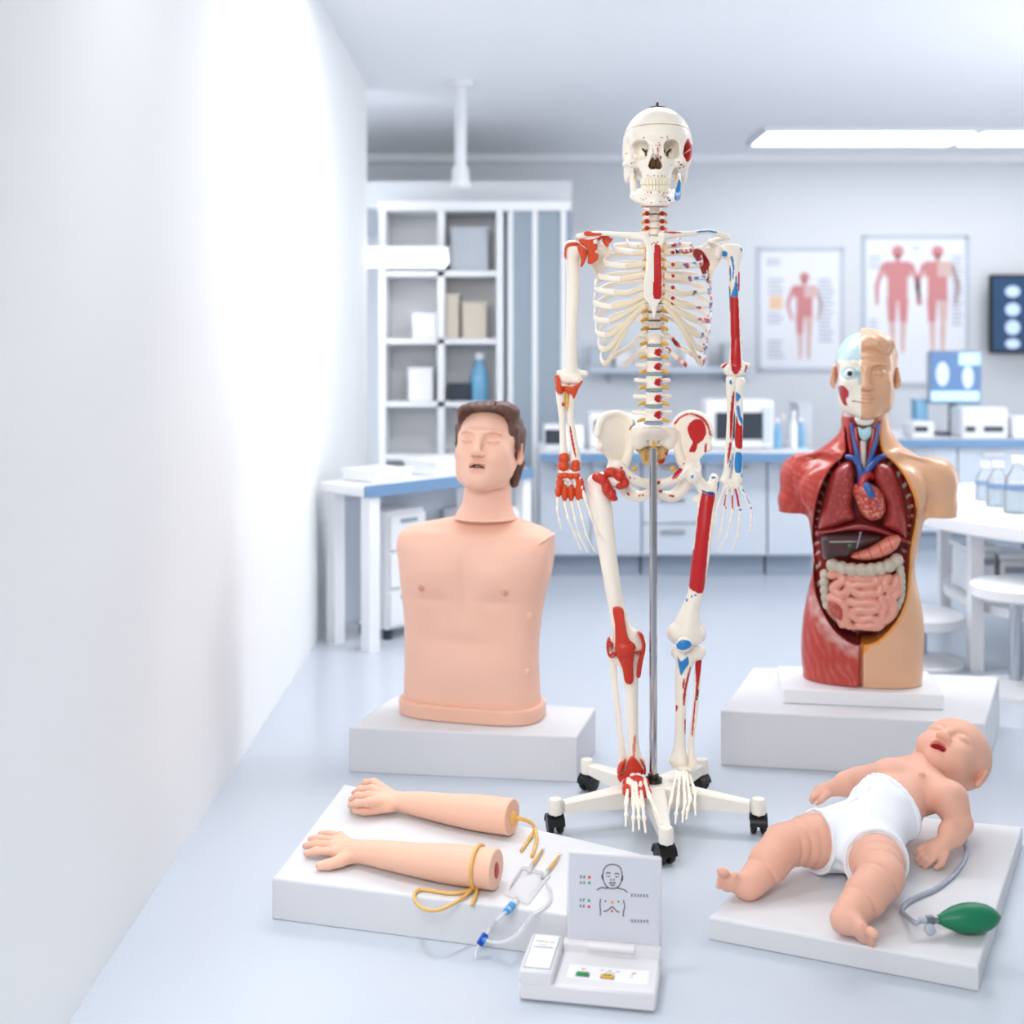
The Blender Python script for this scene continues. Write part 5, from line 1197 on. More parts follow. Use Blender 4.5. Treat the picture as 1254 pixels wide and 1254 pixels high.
# ---------------- castered stand
DP = -.03
stand = thing('skeleton_stand', S(800, 960, DP) * V3(1, 1, 0), 'five legged cream castered stand with chrome pole carrying the skeleton', 'stand')
pb = S(800, 955, DP); px_ = pb[0]; pyy = pb[1]
b = MB(); b.cyl(V3(px_, pyy, .08), V3(px_, pyy, S(800, 549, DP)[2]), .0092, n=28); b.build('pole', M_chrome, stand, 'auto', label='chrome pole')
b = MB(); b.cyl(V3(px_, pyy, .097), V3(px_, pyy, .105), .0215, n=28); b.cyl(V3(px_, pyy, .105), V3(px_, pyy, .115), .013, n=28); b.build('pole_collar', M_metal, stand, 'auto')
b = MB(); b.lathe(V3(px_, pyy, .046), [(.042, 0), (.046, .004), (.044, .042), (.036, .05)], n=36); b.build('hub', M_cream, stand, 'auto')
RL = .25
for k in range(5):
    a = math.radians(-90 + 72 * k); dx = V3(math.cos(a), math.sin(a), 0); sx = V3(-math.sin(a), math.cos(a), 0)
    c = V3(px_, pyy, 0); b = MB()
    secs = [(.03, .024, .047, .094), (.10, .021, .048, .090), (RL - .02, .0135, .052, .077)]
    V = []; F = []
    for (r, hw, za, zb) in secs:
        for (u, z) in ((-hw, za), (hw, za), (hw, zb - .004), (hw - .005, zb), (-hw + .005, zb), (-hw, zb - .004)): V.append(c + dx * r + sx * u + V3(0, 0, z))
    for i in range(2):
        for j in range(6): F.append([i * 6 + j, i * 6 + (j + 1) % 6, (i + 1) * 6 + (j + 1) % 6, (i + 1) * 6 + j])
    F += [[5, 4, 3, 2, 1, 0], [12, 13, 14, 15, 16, 17]]; b.raw(V, F)
    e = c + dx * RL
    b.lathe(e + V3(0, 0, .049), [(.016, 0), (.017, .004), (.017, .030), (.0145, .035), (.004, .0365)], n=24)
    leg = b.build('leg', M_cream, stand, 'auto')
    b = MB(); b.cyl(e + V3(0, 0, .042), e + V3(0, 0, .051), .006, n=12); b.build('caster_stem', M_steel, leg, 'auto')
    sw = math.radians([20, -8, 50, -40, 10][k]); wx = V3(math.cos(sw), math.sin(sw), 0); wy = V3(-math.sin(sw), math.cos(sw), 0)
    for sg in (-1, 1):
        b = MB(); cw = e + wx * sg * .0115 + wy * .008 + V3(0, 0, .0225)
        b.lathe(cw - wx * sg * .008, [(.016, 0), (.0215, .003), (.0225, .006), (.0225, .010), (.0205, .0145), (.011, .016)], axis=wx * sg, n=32); b.build('caster_wheel', M_black, leg, 'auto')
    b = MB()
    for th0 in [0]:
        V = []; F = []; n = 14
        for i in range(n):
            th = PI * (.0 + i / (n - 1)); 
            for (ro, u) in ((.0245, -.0205), (.0245, .0205), (.019, .0205), (.019, -.0205)):
                V.append(e + wy * .008 + V3(0, 0, .0225) + wy * ro * math.cos(th) + V3(0, 0, ro * math.sin(th)) + wx * u)
        for i in range(n - 1):
            for j in range(4): F.append([i * 4 + j, i * 4 + (j + 1) % 4, (i + 1) * 4 + (j + 1) % 4, (i + 1) * 4 + j])
        F += [[3, 2, 1, 0], [(n - 1) * 4 + j for j in range(4)]]; b.raw(V, F)
    b.build('caster_hood', M_black, leg, 'auto')
# ================================================================ display plinths
M_plinth = pmat('plinth_lacquer', (219, 220, 224), .45, bump=.03, bscale=600)
def plinth(pts, h, label):
    """four ground corners (front left, front right, back right, back left), height"""
    p = [np.array([a[0], a[1], 0.0]) for a in pts]; c = sum(p) / 4
    bv = .005
    def ring(sc, z): return [q + nrm(c - q) * sc + V3(0, 0, z) for q in p]
    V = ring(0, .002) + ring(0, h - bv) + ring(bv * .5, h - bv * .3) + ring(bv * 1.6, h) + ring(.004, .0)
    F = [[16, 17, 18, 19][::-1]]
    for a, b in ((16, 0), (0, 4), (4, 8), (8, 12)):
        for j in range(4): F.append([a + j, a + (j + 1) % 4, b + (j + 1) % 4, b + j])
    F.append([12, 13, 14, 15])
    o = obj('display_plinth', np.array(V), F, M_plinth, None, smooth=False)
    props(o, label, 'plinth', 'white display plinths')
    return o
PH1, PH2, PH3, PH4 = .12, .15, .0825, .045
plinth([(-.437, 3.37), (.169, 3.29), (.236, 3.55), (-.345, 3.67)], PH1, 'white display plinth under the chest manikin')
plinth([(.569, 3.425), (1.244, 3.304), (1.46, 3.77), (.742, 3.88)], PH2, 'largest white display plinth, under the anatomical torso')
plinth([(-.479, 2.51), (.125, 2.345), (.27, 2.63), (-.407, 3.046)], PH3, 'white display plinth with the two training arms on it')
plinth([(.379, 2.423), (.826, 2.228), (1.167, 2.875), (.735, 2.996)], PH4, 'low white display plinth under the infant manikin')
# ================================================================ chest manikin
SKIN = lin((243, 196, 174)); SKD = lin((222, 160, 138)); LIP = lin((214, 140, 122))
M_skin = pmat('manikin_skin', (238, 186, 163), .48, attr=True, spec=.35, sss=.12, vary=.02, vscale=18)
M_hair = pmat('brown_hair', (98, 68, 58), .45)
M_dark2 = pmat('mouth_dark', (40, 18, 16), .7)
def head_sdf(h, sc=1.0, ears=True, mouth='closed', lids=True, neck=None, hair=False):
    """adult head in its own frame: x to the viewer's right, y away from the face, z up; origin mid head"""
    g = SDF(V3(-.105, -.14, -.19) * sc, V3(.105, .125, .135) * sc, h)
    e = lambda c, r, k=0, op='u', R=None: g.ell(V3(*c) * sc, V3(*r) * sc, k * sc, op, R)
    e((0, .018, .036), (.0735, .092, .078)); e((0, -.03, .012), (.0665, .058, .082), .02)
    e((0, -.032, -.045), (.058, .057, .064), .025); e((0, -.045, -.076), (.040, .043, .036), .03); e((0, -.074, -.096), (.020, .015, .017), .024)
    for s_ in (-1, 1):
        g.chain([V3(s_ * .053, .012, -.040) * sc, V3(s_ * .042, -.032, -.083) * sc, V3(s_ * .014, -.070, -.101) * sc], np.array([.015, .015, .013]) * sc, .028 * sc)
        e((s_ * .042, -.062, -.022), (.018, .02, .022), .02); e((s_ * .046, -.030, -.050), (.016, .032, .032), .02)
        e((s_ * .031, -.1025, .010), (.0175, .014, .0095), .016, 'c')
        e((s_ * .031, -.0765, .0055), (.0155, .0148, .0105), .004)
        g.chain([V3(s_ * .012, -.0935, .026) * sc, V3(s_ * .030, -.0905, .031) * sc, V3(s_ * .048, -.076, .026) * sc], np.array([.0035, .004, .0035]) * sc, .016 * sc)
        e((s_ * .0105, -.103, -.032), (.0078, .0095, .0068), .005)
        e((s_ * .0055, -.108, -.040), (.0034, .006, .003), .001, 'c')
        g.chain([V3(s_ * .031 - .0145, -.0812, .0025) * sc, V3(s_ * .031 - .008, -.0858, -.0015) * sc, V3(s_ * .031, -.0880, -.0028) * sc, V3(s_ * .031 + .008, -.0855, -.0015) * sc, V3(s_ * .031 + .0145, -.0805, .0025) * sc], np.array([.0016, .0020, .0022, .0020, .0016]) * sc, .001 * sc, 'c')
        if ears:
            Re = rotm(s_ * 34, -8)
            e((s_ * .0745, .018, -.008), (.0075, .0175, .030), .005, 'u', Re); e((s_ * .0815, .014, -.004), (.006, .010, .018), .003, 'c', Re); e((s_ * .075, .012, -.03), (.006, .008, .009), .003)
    g.chain([V3(0, -.088, .022) * sc, V3(0, -.098, .0) * sc, V3(0, -.1115, -.028) * sc], np.array([.0085, .0085, .0092]) * sc, .016 * sc)
    e((0, -.110, -.031), (.0088, .008, .0078), .005)
    if mouth == 'open':
        e((0, -.094, -.0545), (.021, .0095, .0062), .005); e((0, -.091, -.073), (.019, .010, .0065), .005)
        g.chain([V3(-.015, -.096, -.0648) * sc, V3(-.006, -.100, -.0618) * sc, V3(.006, -.100, -.0618) * sc, V3(.015, -.096, -.0648) * sc], np.array([.0022, .0044, .0044, .0022]) * sc, .002 * sc, 'c', ((0, 1, 0), .25))
    else:
        e((0, -.0955, -.0565), (.0205, .0085, .0052), .004); e((0, -.0935, -.067), (.0185, .0085, .0058), .004)
        g.chain([V3(-.021, -.091, -.0615) * sc, V3(0, -.1035, -.0612) * sc, V3(.021, -.091, -.0615) * sc], np.array([.001, .0013, .001]) * sc, .001 * sc, 'c')
    e((0, -.112, -.0465), (.003, .008, .006), .004, 'c')
    return g
MY = 3.46
def Mn(x, y, d=0): return P(470 + x / 2.984, 480 + y / 2.984, MY + d)
mroot = Mn(325, 1180); mroot[2] = PH1
man = thing('cpr_manikin', mroot, 'male chest manikin with brown hair and open mouth on the left plinth', 'manikin')
# torso in a frame turned to face the viewer's left
YAW = -15.0
Fm = rotm(YAW); org = V3(mroot[0], MY + .045, PH1)
def lz(y): return CAMZ - (480 + y / 2.984 - HY) / FPX * MY - PH1      # crop row -> height over the plinth
g = SDF(V3(-.26, -.15, .03), V3(.26, .15, .60), .0034, Fm, org)
hw = lambda px: px / 2.984 / 2 * MY / FPX
rows = [(.034, -.002, 0, .193, .098, .080, 3.0), (lz(1050), -.003, 0, .190, .098, .08, 3.0), (lz(950), -.004, 0, .189, .096, .08, 3.0), (lz(850), -.002, 0, .193, .097, .08, 2.9), (lz(760), 0, 0, .202, .100, .082, 2.8), (lz(690), .004, 0, .212, .104, .084, 2.8), (lz(620), .008, 0, .221, .104, .085, 2.8),
        (lz(560), .010, .004, .223, .094, .082, 2.8), (lz(525), .010, .010, .214, .078, .072, 2.5), (lz(500), .016, .016, .178, .062, .062, 2.3), (lz(478), .026, .02, .122, .054, .055, 2.2), (lz(462), .032, .022, .078, .050, .05, 2.1), (lz(445), .034, .024, .062, .046, .048, 2)]
g.loft(rows, 0, cap=.006)
for s_ in (-1, 1):
    g.ell((s_ * .160 + .008, .0, lz(568)), (.062, .062, .052), .03)                   # shoulder
gx, gy, gz = g.ax[0][:, None, None], g.ax[1][None, :, None], g.ax[2][None, None, :]
for (cx, row, sx_, sz_, am) in ((-.092, 660, .062, .050, .013), (.100, 660, .062, .050, .013), (-.085, 752, .055, .014, -.005), (.09, 752, .055, .014, -.005), (.004, 690, .017, .10, -.008),
        (-.10, 880, .045, .06, -.006), (.10, 880, .045, .06, -.006), (-.055, 800, .02, .03, -.004), (.06, 800, .02, .03, -.004), (0, 1010, .10, .05, .010), (0, 900, .07, .018, -.003), (.0, 850, .04, .03, .004), (-.1, 518, .06, .010, .005), (.11, 518, .06, .010, .005)):
    g.D = g.D - (am * np.exp(-((gx - cx) / sx_) ** 2 - ((gz - lz(row)) / sz_) ** 2) / (1 + np.exp(gy / .012))).astype(np.float32)
for s_ in (-1, 1):
    g.ell((s_ * .118, -.1065 , lz(710)), (.0060, .006, .0060), .003)            # nipple
    g.ell((s_ * .118, -.1030 , lz(710)), (.0095, .006, .0095), .005)
g.half((1, 0, 0), .2235, .006); g.half((-1, 0, 0), .2135, .006)                  # flat arm sockets
g.ell((.232, .0, lz(610)), (.010, .038, .062), .004, 'c')
Vt = g.build('torso', M_skin, man, lambda V: skincol(V), label=None) if False else None
def skincol(V):
    c = np.tile(SKIN, (len(V), 1)); L = (V - org) @ Fm
    for s_ in (-1, 1):
        d = np.linalg.norm((L - V3(s_ * .118, -.105, lz(710))) * V3(1, .4, 1), axis=1); c[d < .0105] = lin((226, 160, 138))
    return c
torso = g.build('torso', M_skin, man, skincol)
for (ly, lzz, nm) in ((-.058, 800, 'side_latch'), (-.058, 1005, 'side_latch')):
    g2 = SDF(V3(.150, ly - .02, lz(lzz) - .02), V3(.215, ly + .02, lz(lzz) + .02), .0015, Fm, org)
    g2.box((.166 if lzz > 900 else .172, ly, lz(lzz)), (.012, .008, .0095), .004); g2.build(nm, M_skin, torso, lambda V: np.tile(SKIN * .97, (len(V), 1)))
# lip of the chest skin over the arm socket
g2 = SDF(V3(.15, -.08, lz(560)), V3(.25, .09, lz(490)), .0025, Fm, org)
g2.chain([V3(.205, -.060, lz(540)), V3(.220, -.03, lz(524)), V3(.222, .03, lz(522)), V3(.205, .065, lz(535))], [.004, .007, .007, .005], 0, sm=4, sq=((0, 0, 1), 1.6)); g2.build('shoulder_flap', M_skin, torso, lambda V: np.tile(SKIN, (len(V), 1)))
g = SDF(V3(-.23, -.14, -.004), V3(.23, .12, .055), .003, Fm, org)
g.loft([(0.0005, -.002, 0, .2045, .112, .092, 3.2), (.02, -.002, 0, .2045, .112, .092, 3.2), (.042, -.002, 0, .2035, .111, .091, 3.2)], 0, cap=.004); g.build('base_band', M_skin, man, lambda V: np.tile(SKIN * V3(.95, .93, .92), (len(V), 1)))
# neck skirt
g = SDF(V3(-.08, -.11, lz(475)), V3(.15, .12, lz(285)), .0025, Fm, org)
g.loft([(lz(470), .034, .006, .090, .082, .06, 2.2), (lz(455), .034, .006, .084, .076, .06, 2.1), (lz(420), .037, .006, .072, .062, .058, 2), (lz(370), .040, .004, .066, .056, .055, 2), (lz(310), .042, .0, .060, .05, .055, 2)], 0, cap=.003)
g.build('neck_skin', M_skin, man, lambda V: np.tile(SKIN, (len(V), 1)))
# head
Fh = rotm(-15, -14, 1) @ np.diag([1.11, 1.0, 1.0])
ho = Mn(383, 205, .03)
g = head_sdf(.0019, 1.06, mouth='open')
def hcol(V):
    c = np.tile(SKIN, (len(V), 1)); L = (V - ho) @ np.linalg.inv(Fh).T / 1.06
    m = ((L[:, 0] / .022) ** 2 + ((L[:, 2] + .064) / .0115) ** 2 < 1) & (L[:, 1] < -.085); c[m] = lin((232, 174, 152))
    m = (np.abs(L[:, 0]) < .0175) & (np.abs(L[:, 2] + .0632) < .0062) & (L[:, 1] > -.0915) & (L[:, 1] < -.05); c[m] = lin((52, 22, 20))
    for s_ in (-1, 1):
        m = (np.linalg.norm((L - V3(s_ * .0055, -.105, -.040)) * V3(1, .45, 1), axis=1) < .0034); c[m] = lin((96, 44, 36))
    return c
g.fr = Fh; g.org = ho
head = g.build('head', M_skin, man, hcol)
b = MB()
for k in range(6):
    x = (k - 2.5) * .0045; c = ho + Fh @ (V3(x, -.084 + abs(k - 2.5) * .001, -.0605) * 1.06); b.box(c, (.0021, .0015, .0022), [Fh[:, 0], Fh[:, 1], Fh[:, 2]], .0006)
b.build('tooth_row', M_tooth, head)
# hair: shell over the skull cut by a hairline
gh = SDF(V3(-.115, -.12, -.12) * 1.06, V3(.115, .14, .145) * 1.06, .0019, Fh, ho)
q = 1.06
gh.ell(V3(0, .022, .040) * q, V3(.081, .098, .0845) * q); gh.ell(V3(0, .055, -.02) * q, V3(.068, .062, .075) * q, .03 * q); gh.ell(V3(0, -.02, .052) * q, V3(.072, .070, .060) * q, .02)
gh.ell(V3(.035, -.045, .088) * q, V3(.045, .045, .028) * q, .02 * q)
gh.ell(V3(-.022, -.050, .084) * q, V3(.05, .042, .026) * q, .02 * q)
for s_ in (-1, 1):
    gh.chain([V3(s_ * .071, -.028, .045) * q, V3(s_ * .0735, -.016, .005) * q, V3(s_ * .0715, -.018, -.012) * q], [.010, .008, .004], .008, sq=((1, 0, 0), 1.5))
    gh.chain([V3(s_ * .062, .045, -.03) * q, V3(s_ * .058, .048, -.085) * q], [.02, .011], .015)
gh.box(V3(0, -.112, -.01) * q, V3(.064, .080, .090) * q, .035 * q, .006, 'c', rotm(0, 8))                   # face opening
for s_ in (-1, 1): gh.ell(V3(s_ * .085, .008, -.012) * q, V3(.022, .019, .030) * q, .004, 'c'); gh.ell(V3(s_ * .070, -.03, -.055) * q, V3(.03, .045, .045) * q, .006, 'c')
gh.ell(V3(0, .02, -.13) * q, V3(.08, .09, .05) * q, .004, 'c')
gh.fn(lambda X, Y, Z: (np.sin(X * 320 + Y * 160 + np.sin(Z * 60) * 1.5) * .0012 + .0035).astype(np.float32) + 0 * (X + Y + Z), V3(-1, -1, -1), V3(1, 1, 1), 0, 'c') if False else None
hx = np.sin(gh.ax[0][:, None, None] * 300 + np.sin(gh.ax[2][None, None, :] * 45) * 2.0 + gh.ax[1][None, :, None] * 90) * .0009
gh.D = gh.D + hx.astype(np.float32)
gh.ell(V3(.028, -.06, .112) * q, V3(.0022, .075, .02) * q, .003, 'c')                 # parting
gh.build('hair', M_hair, head)
# ================================================================ anatomical torso with open front
TY = 3.58
TS = TY / FPX / 2.612                      # metres per crop pixel
TAX = (940 + 301 / 2.612 - CX) / FPX * TY
def T(x, y, d=0): return V3(TAX + (x - 301) * TS * (TY + d) / TY, TY + d, P(0, 400 + y / 2.612, TY + d)[2])
def Tz(y): return T(0, y)[2]
def Tx(x): return T(x, 0)[0]
M_tor = pmat('torso_paint', (226, 176, 140), .3, attr=True, coat=.35, spec=.4)
M_org = pmat('organ_paint', (190, 80, 70), .3, attr=True, coat=.4, bump=.12, bscale=240)
troot = T(301, 1150); troot[2] = PH2; TYAW = -15.0
tor = thing('anatomical_torso', troot, 'half skinned anatomical torso with open chest and visible organs, on the right plinth', 'torso model')
TSK = lin((228, 178, 142)); TSK2 = lin((214, 158, 122)); MUS = lin((184, 60, 50)); MUS2 = lin((206, 112, 98)); PALE = lin((222, 190, 186)); ORG = lin((228, 148, 58)); CAV = lin((156, 28, 28))
MIDX = Tx(298)
sl = [(-.2, 0)]
b = MB(); b.box(V3(TAX - .012, TY - .003, PH2 + .0205), V3(.215, .125, .0205), [rotm(6.5)[:, 0], rotm(6.5)[:, 1], V3(0, 0, 1)], .003)
b.build('base_slab', M_white, tor)
SLT = PH2 + .0412
CAVP = [(262, 290), (250, 330), (252, 400), (205, 450), (172, 520), (156, 600), (150, 680), (152, 760), (162, 850), (205, 935), (255, 980), (298, 992), (345, 978), (400, 920), (432, 850), (442, 760), (446, 690), (462, 600), (458, 540), (430, 470), (395, 425), (362, 395), (352, 330), (346, 290)]
cavl = [(T(x, y)[0], T(x, y)[2]) for x, y in CAVP]
cavl = [tuple(p[:2]) for p in spline([V3(a, b_, 0) for a, b_ in cavl], 3, True)]
def trunk(h):
    g = SDF(V3(Tx(30), TY - .16, SLT), V3(Tx(605), TY + .15, Tz(235)), h)
    R_ = lambda y, l, r, bf, bb, e=2.3, cy=0: (Tz(y), (Tx(l) + Tx(r)) / 2, TY + cy, (Tx(r) - Tx(l)) / 2, bf, bb, e)
    rows = [(SLT + .0005, (Tx(118) + Tx(485)) / 2, TY, (Tx(485) - Tx(118)) / 2, .092, .095, 2.3), R_(1050, 112, 490, .098, .10), R_(950, 117, 491, .104, .105), R_(870, 130, 482, .100, .10), R_(770, 149, 464, .092, .088), R_(700, 146, 474, .098, .09), R_(610, 134, 490, .108, .10),
            R_(530, 118, 500, .108, .10, 2.3), R_(460, 106, 512, .096, .092, 2.2, .004), R_(415, 138, 480, .078, .078, 2.1, .008), R_(380, 190, 428, .066, .066, 2, .012), R_(340, 230, 396, .060, .06, 2, .015), R_(300, 241, 386, .056, .058, 2, .018), R_(240, 243, 384, .056, .058, 2, .018)]
    g.loft(rows, 0, cap=.002)
    ga = SDF(V3(Tx(30), TY - .16, SLT), V3(Tx(605), TY + .15, Tz(235)), h)
    for s_, cx, ax_, r0 in ((-1, 118, 88, .040), (1, 520, 542, .042)):
        ga.ell(T(cx, 478, .008), (.062, .062, .058), .0)
        ga.chain([T(cx, 490, .006), T(ax_, 560, .004), T(ax_ - s_ * 2, 650, .0)], [.056, .044, r0], .03)
        g.chain([T(298 + s_ * 40, 425, -.058), T(298 + s_ * 120, 405, -.045), T(298 + s_ * 195, 425, -.015)], [.006, .006, .007], .02)
        g.ell(T(298 + s_ * 110, 530, -.07), (.075, .038, .062), .04)
    zc = Tz(600)
    ga.half((0, 0, -1), -zc, .002)
    g.D = smin(g.D, ga.D, .025)
    return g
g = trunk(.0026)
g.chain([T(298, 1000, -.125), T(298, 1250, -.115)], [.006, .006], .006, 'c', ((0, 1, 0), .12))    # cleft between the thighs
g.plate(cavl, lambda X, Z: TY - .085 + 0 * X, .10, .012, .006, 'c', ylim=(TY - .2, TY + .03))
def torcol(V):
    u = V[:, 0]; z = V[:, 2]; y = V[:, 1] - TY
    c = np.tile(TSK, (len(V), 1)); left = u < MIDX
    # muscle fibres on the flayed half
    L = np.stack([u - MIDX, y, z - Tz(700)], 1)
    ang = np.where(z > Tz(560), (u - MIDX) * 55 + z * 120, np.where(z < Tz(880), z * 45 + u * 130, u * 110 - z * 30))
    f = .5 + .5 * np.sin(ang * 2.2 + vnoise(V, 28, 3) * 7)
    f2 = vnoise(V * V3(1, 1, .35), 130, 5)
    mus = MUS + (MUS2 - MUS) * (np.clip(f * .55 + f2 * .75 - .55, 0, 1) ** 1.3)[:, None]
    c[left] = mus[left]
    xl = np.array([(p[0], p[1]) for p in cavl])
    d = poly2d(u.astype(np.float32), z.astype(np.float32), cavl)
    pal = left & (y < 0) & (d < .045) & (d > .002) & (z < Tz(830)); w = np.clip((.045 - d) / .03, 0, 1) * np.clip((Tz(830) - z) / .03, 0, 1) * vnoise(V, 60, 8)
    c[pal] = (c + (PALE - c) * w[:, None])[pal]
    rim = (y < 0.0) & (d > -.0035) & (d < .0075) & ~left; c[rim] = ORG
    rim = (y < 0.0) & (d > -.003) & (d < .004) & left; c[rim] = lin((140, 34, 32))
    wedge = (y < 0) & inpoly(u, z, [(MIDX, Tz(992)), (Tx(330), Tz(985)), (MIDX, Tz(1035))]); c[wedge] = ORG
    inn = (d < -.0005) & (y < .06) & (y > -.2); front_ = y < -.0
    c[inn] = CAV
    # cut rib ends along the chest wall
    per = np.arctan2(z - Tz(640), u - MIDX); dots = (np.sin(per * 34) > .62) & (vnoise(V, 150, 2) > .35)
    rb = inn & (d > -.018) & (d < -.004) & dots & (z < Tz(430)); c[rb] = lin((232, 214, 196))
    return c
body = g.build('body', M_tor, tor, torcol)
for (cx, lab) in ((88, None), (543, None)):
    pass
# ---- head
hs = 1.075
ho2 = T(312, 152, -.002); Fh2 = rotm(0, 0, 0)
g = head_sdf(.0019, hs)
g.org = ho2; g.fr = Fh2 @ np.diag([1.07, 1, 1])
XH = (MIDX - ho2[0])
g.D = g.D + (np.where(g.ax[0] < XH, .003, 0)[:, None, None] * ((np.abs(g.ax[0]) < .072 * hs)[:, None, None]) * (g.ax[2] > -.2)[None, None, :]).astype(np.float32)
g.ell(V3(0, .025, -.13) * hs, V3(.058, .06, .08) * hs, .03)
BON = lin((238, 234, 220)); CAPB = lin((196, 222, 226)); RIM = lin((176, 212, 218))
def hc2(V):
    c = np.tile(TSK * .96, (len(V), 1)); L = (V - ho2) @ Fh2; x = 301 + (V[:, 0] - TAX) / TS * TY / V[:, 1]; yy = (HY - FPX * (V[:, 2] - CAMZ) / V[:, 1] - 400) * 2.612
    left = (V[:, 0] < MIDX) & (np.abs(L[:, 0]) < .0725 * hs) & (L[:, 1] < .02)
    c[left] = BON
    cap_l = (V[:, 0] < MIDX) & (L[:, 2] > .038 * hs + .10 * np.abs(L[:, 0])* 0 - np.maximum(L[:, 1] + .02, 0) * .2); c[cap_l] = CAPB
    lb = (V[:, 0] < MIDX) & (L[:, 1] > .0) & (L[:, 2] < .035) & (np.abs(L[:, 0]) < .074 * hs); c[lb] = lin((214, 150, 140))
    for pl, cc in ((smooth_poly([(228, 194), (244, 190), (258, 205), (260, 222), (252, 234), (256, 252), (244, 250), (234, 226)]), lin((176, 44, 52))), ([(290, 130), (296, 150), (298, 190), (290, 185), (286, 160)], RIM), ([(218, 110), (232, 120), (228, 165), (220, 160)], lin((222, 170, 160))), ([(268, 236), (298, 240), (298, 244), (270, 240)], lin((150, 120, 110)))):
        c[inpoly(x, yy, pl) & (L[:, 1] < .03)] = cc
    e = ((x - 263) / 27) ** 2 + ((yy - 150) / 21) ** 2
    c[(e < 1) & (L[:, 1] < -.04)] = RIM
    nk = (L[:, 2] < -.112 * hs); c[nk & (V[:, 0] < MIDX)] = MUS
    return c
hd = g.build('head', M_tor, tor, hc2)
ec = ho2 + Fh2 @ (V3(-.0405, -.0745, .0065) * hs)
ec = T(263, 150, -.0905)
def sphere(name, c, r, mat, parent, cols=None):
    g_ = SDF(np.array(c) - np.max(r) - .004, np.array(c) + np.max(r) + .004, np.max(r) / 11); g_.ell(c, r); return g_.build(name, mat, parent, cols)
sphere('eyeball', ec, (.0128, .0128, .0128), M_tor, hd, lambda V: np.where((np.hypot(V[:, 0] - ec[0], V[:, 2] - ec[2]) < .0062)[:, None] & (V[:, 1] < ec[1])[:, None], lin((16, 14, 14)), np.where((np.hypot(V[:, 0] - ec[0], V[:, 2] - ec[2]) < .0078)[:, None], lin((90, 110, 120)), lin((244, 242, 236)))))
# sculpted hair on the skin half
gh = SDF(V3(-.02, -.12, -.05) * hs, V3(.115, .14, .135) * hs, .002, Fh2, ho2)
gh.ell(V3(0, .020, .040) * hs, V3(.078, .096, .0815) * hs); gh.ell(V3(.02, -.050, .078) * hs, V3(.05, .038, .030) * hs, .02)
gh.D += (np.sin(gh.ax[0][:, None, None] * 190 + np.sin(gh.ax[2][None, None, :] * 60) * 2 + gh.ax[1][None, :, None] * 120) * .0013).astype(np.float32)
gh.ell(V3(.012, -.112, .006) * hs, V3(.056, .062, .074) * hs, .006, 'c'); gh.ell(V3(.085, .006, -.012) * hs, V3(.024, .024, .034) * hs, .004, 'c'); gh.half((-1, 0, 0), -XH - .0005); gh.half((0, 0, -1), .03)
gh.fr = Fh2 @ np.diag([1.07, 1, 1]); gh.build('sculpted_hair', M_tor, hd, lambda V: np.tile(TSK * .93, (len(V), 1)))
b = MB(); b.lathe(T(320, 18, .02) - V3(0, 0, .006), [(.004, 0), (.004, .006), (.0015, .008), (.0015, .012)], n=12); b.build('crown_pin', M_metal, hd, 'auto')
# ---- organs
def pillow(name, pts, d, T_, w, color, par=tor, h=.0022, tilt=0, smooth=3, extra=None, yfun=None, mat=None):
    pl = xz_t(pts, d, smooth); p = np.array(pl)
    g_ = SDF(V3(p[:, 0].min() - .006, TY + d - T_ - .03, p[:, 1].min() - .006), V3(p[:, 0].max() + .006, TY + d + T_ + .03, p[:, 1].max() + .006), h)
    xm, zm = p[:, 0].mean(), p[:, 1].mean()
    def fn(X, Y, Z):
        s = -poly2d(X, Z, pl); yc = TY + d + (tilt * (X - xm) if yfun is None else yfun(X, Z))
        return (np.sqrt((np.maximum(0, w - s) / w) ** 2 + ((Y - yc) / T_) ** 2) - 1) * min(w, T_)
    g_.fn(fn, [p[:, 0].min(), TY + d - T_ - .03, p[:, 1].min()], [p[:, 0].max(), TY + d + T_ + .03, p[:, 1].max()])
    if extra: extra(g_)
    return g_.build(name, mat or M_org, par, color)
def xz_t(pts, d, k=3):
    q = [T(a, b_, d) for a, b_ in pts]
    return [tuple(p[:2]) for p in spline([V3(p[0], p[2], 0) for p in q], k, True)]
def flat(rgb, n=.12, sc=90, rgb2=None, thr=.62):
    a = lin(rgb)
    def f(V):
        v = vnoise(V, sc, 4); c = a * (1 + n * (v - .5) * 2)[:, None]
        if rgb2 is not None:
            v2 = vnoise(V, sc * 1.7, 9); c[v2 > thr] = lin(rgb2)
        return c
    return f
xm_l = Tx(220)
pillow('lung', [(262, 432), (228, 446), (198, 488), (178, 565), (164, 652), (200, 650), (248, 630), (282, 612), (272, 570), (280, 505), (276, 450)], -.060, .040, .030, flat((158, 52, 50), .14, 120, (182, 92, 84), .80), tilt=-.12)
pillow('lung', [(346, 432), (384, 440), (414, 486), (432, 555), (440, 672), (404, 652), (366, 634), (372, 600), (372, 560), (348, 512), (336, 470)], -.060, .040, .030, flat((158, 52, 50), .14, 120, (182, 92, 84), .80), tilt=.12)
pillow('diaphragm', [(160, 655), (215, 646), (290, 626), (350, 636), (442, 676), (436, 690), (360, 660), (290, 652), (215, 664), (166, 672)], -.074, .02, .008, flat((140, 36, 34), .1))
def heartx(g_):
    g_.ell(T(290, 525, -.083), (.016, .016, .020), .008); g_.ell(T(350, 545, -.080), (.015, .014, .022), .008)
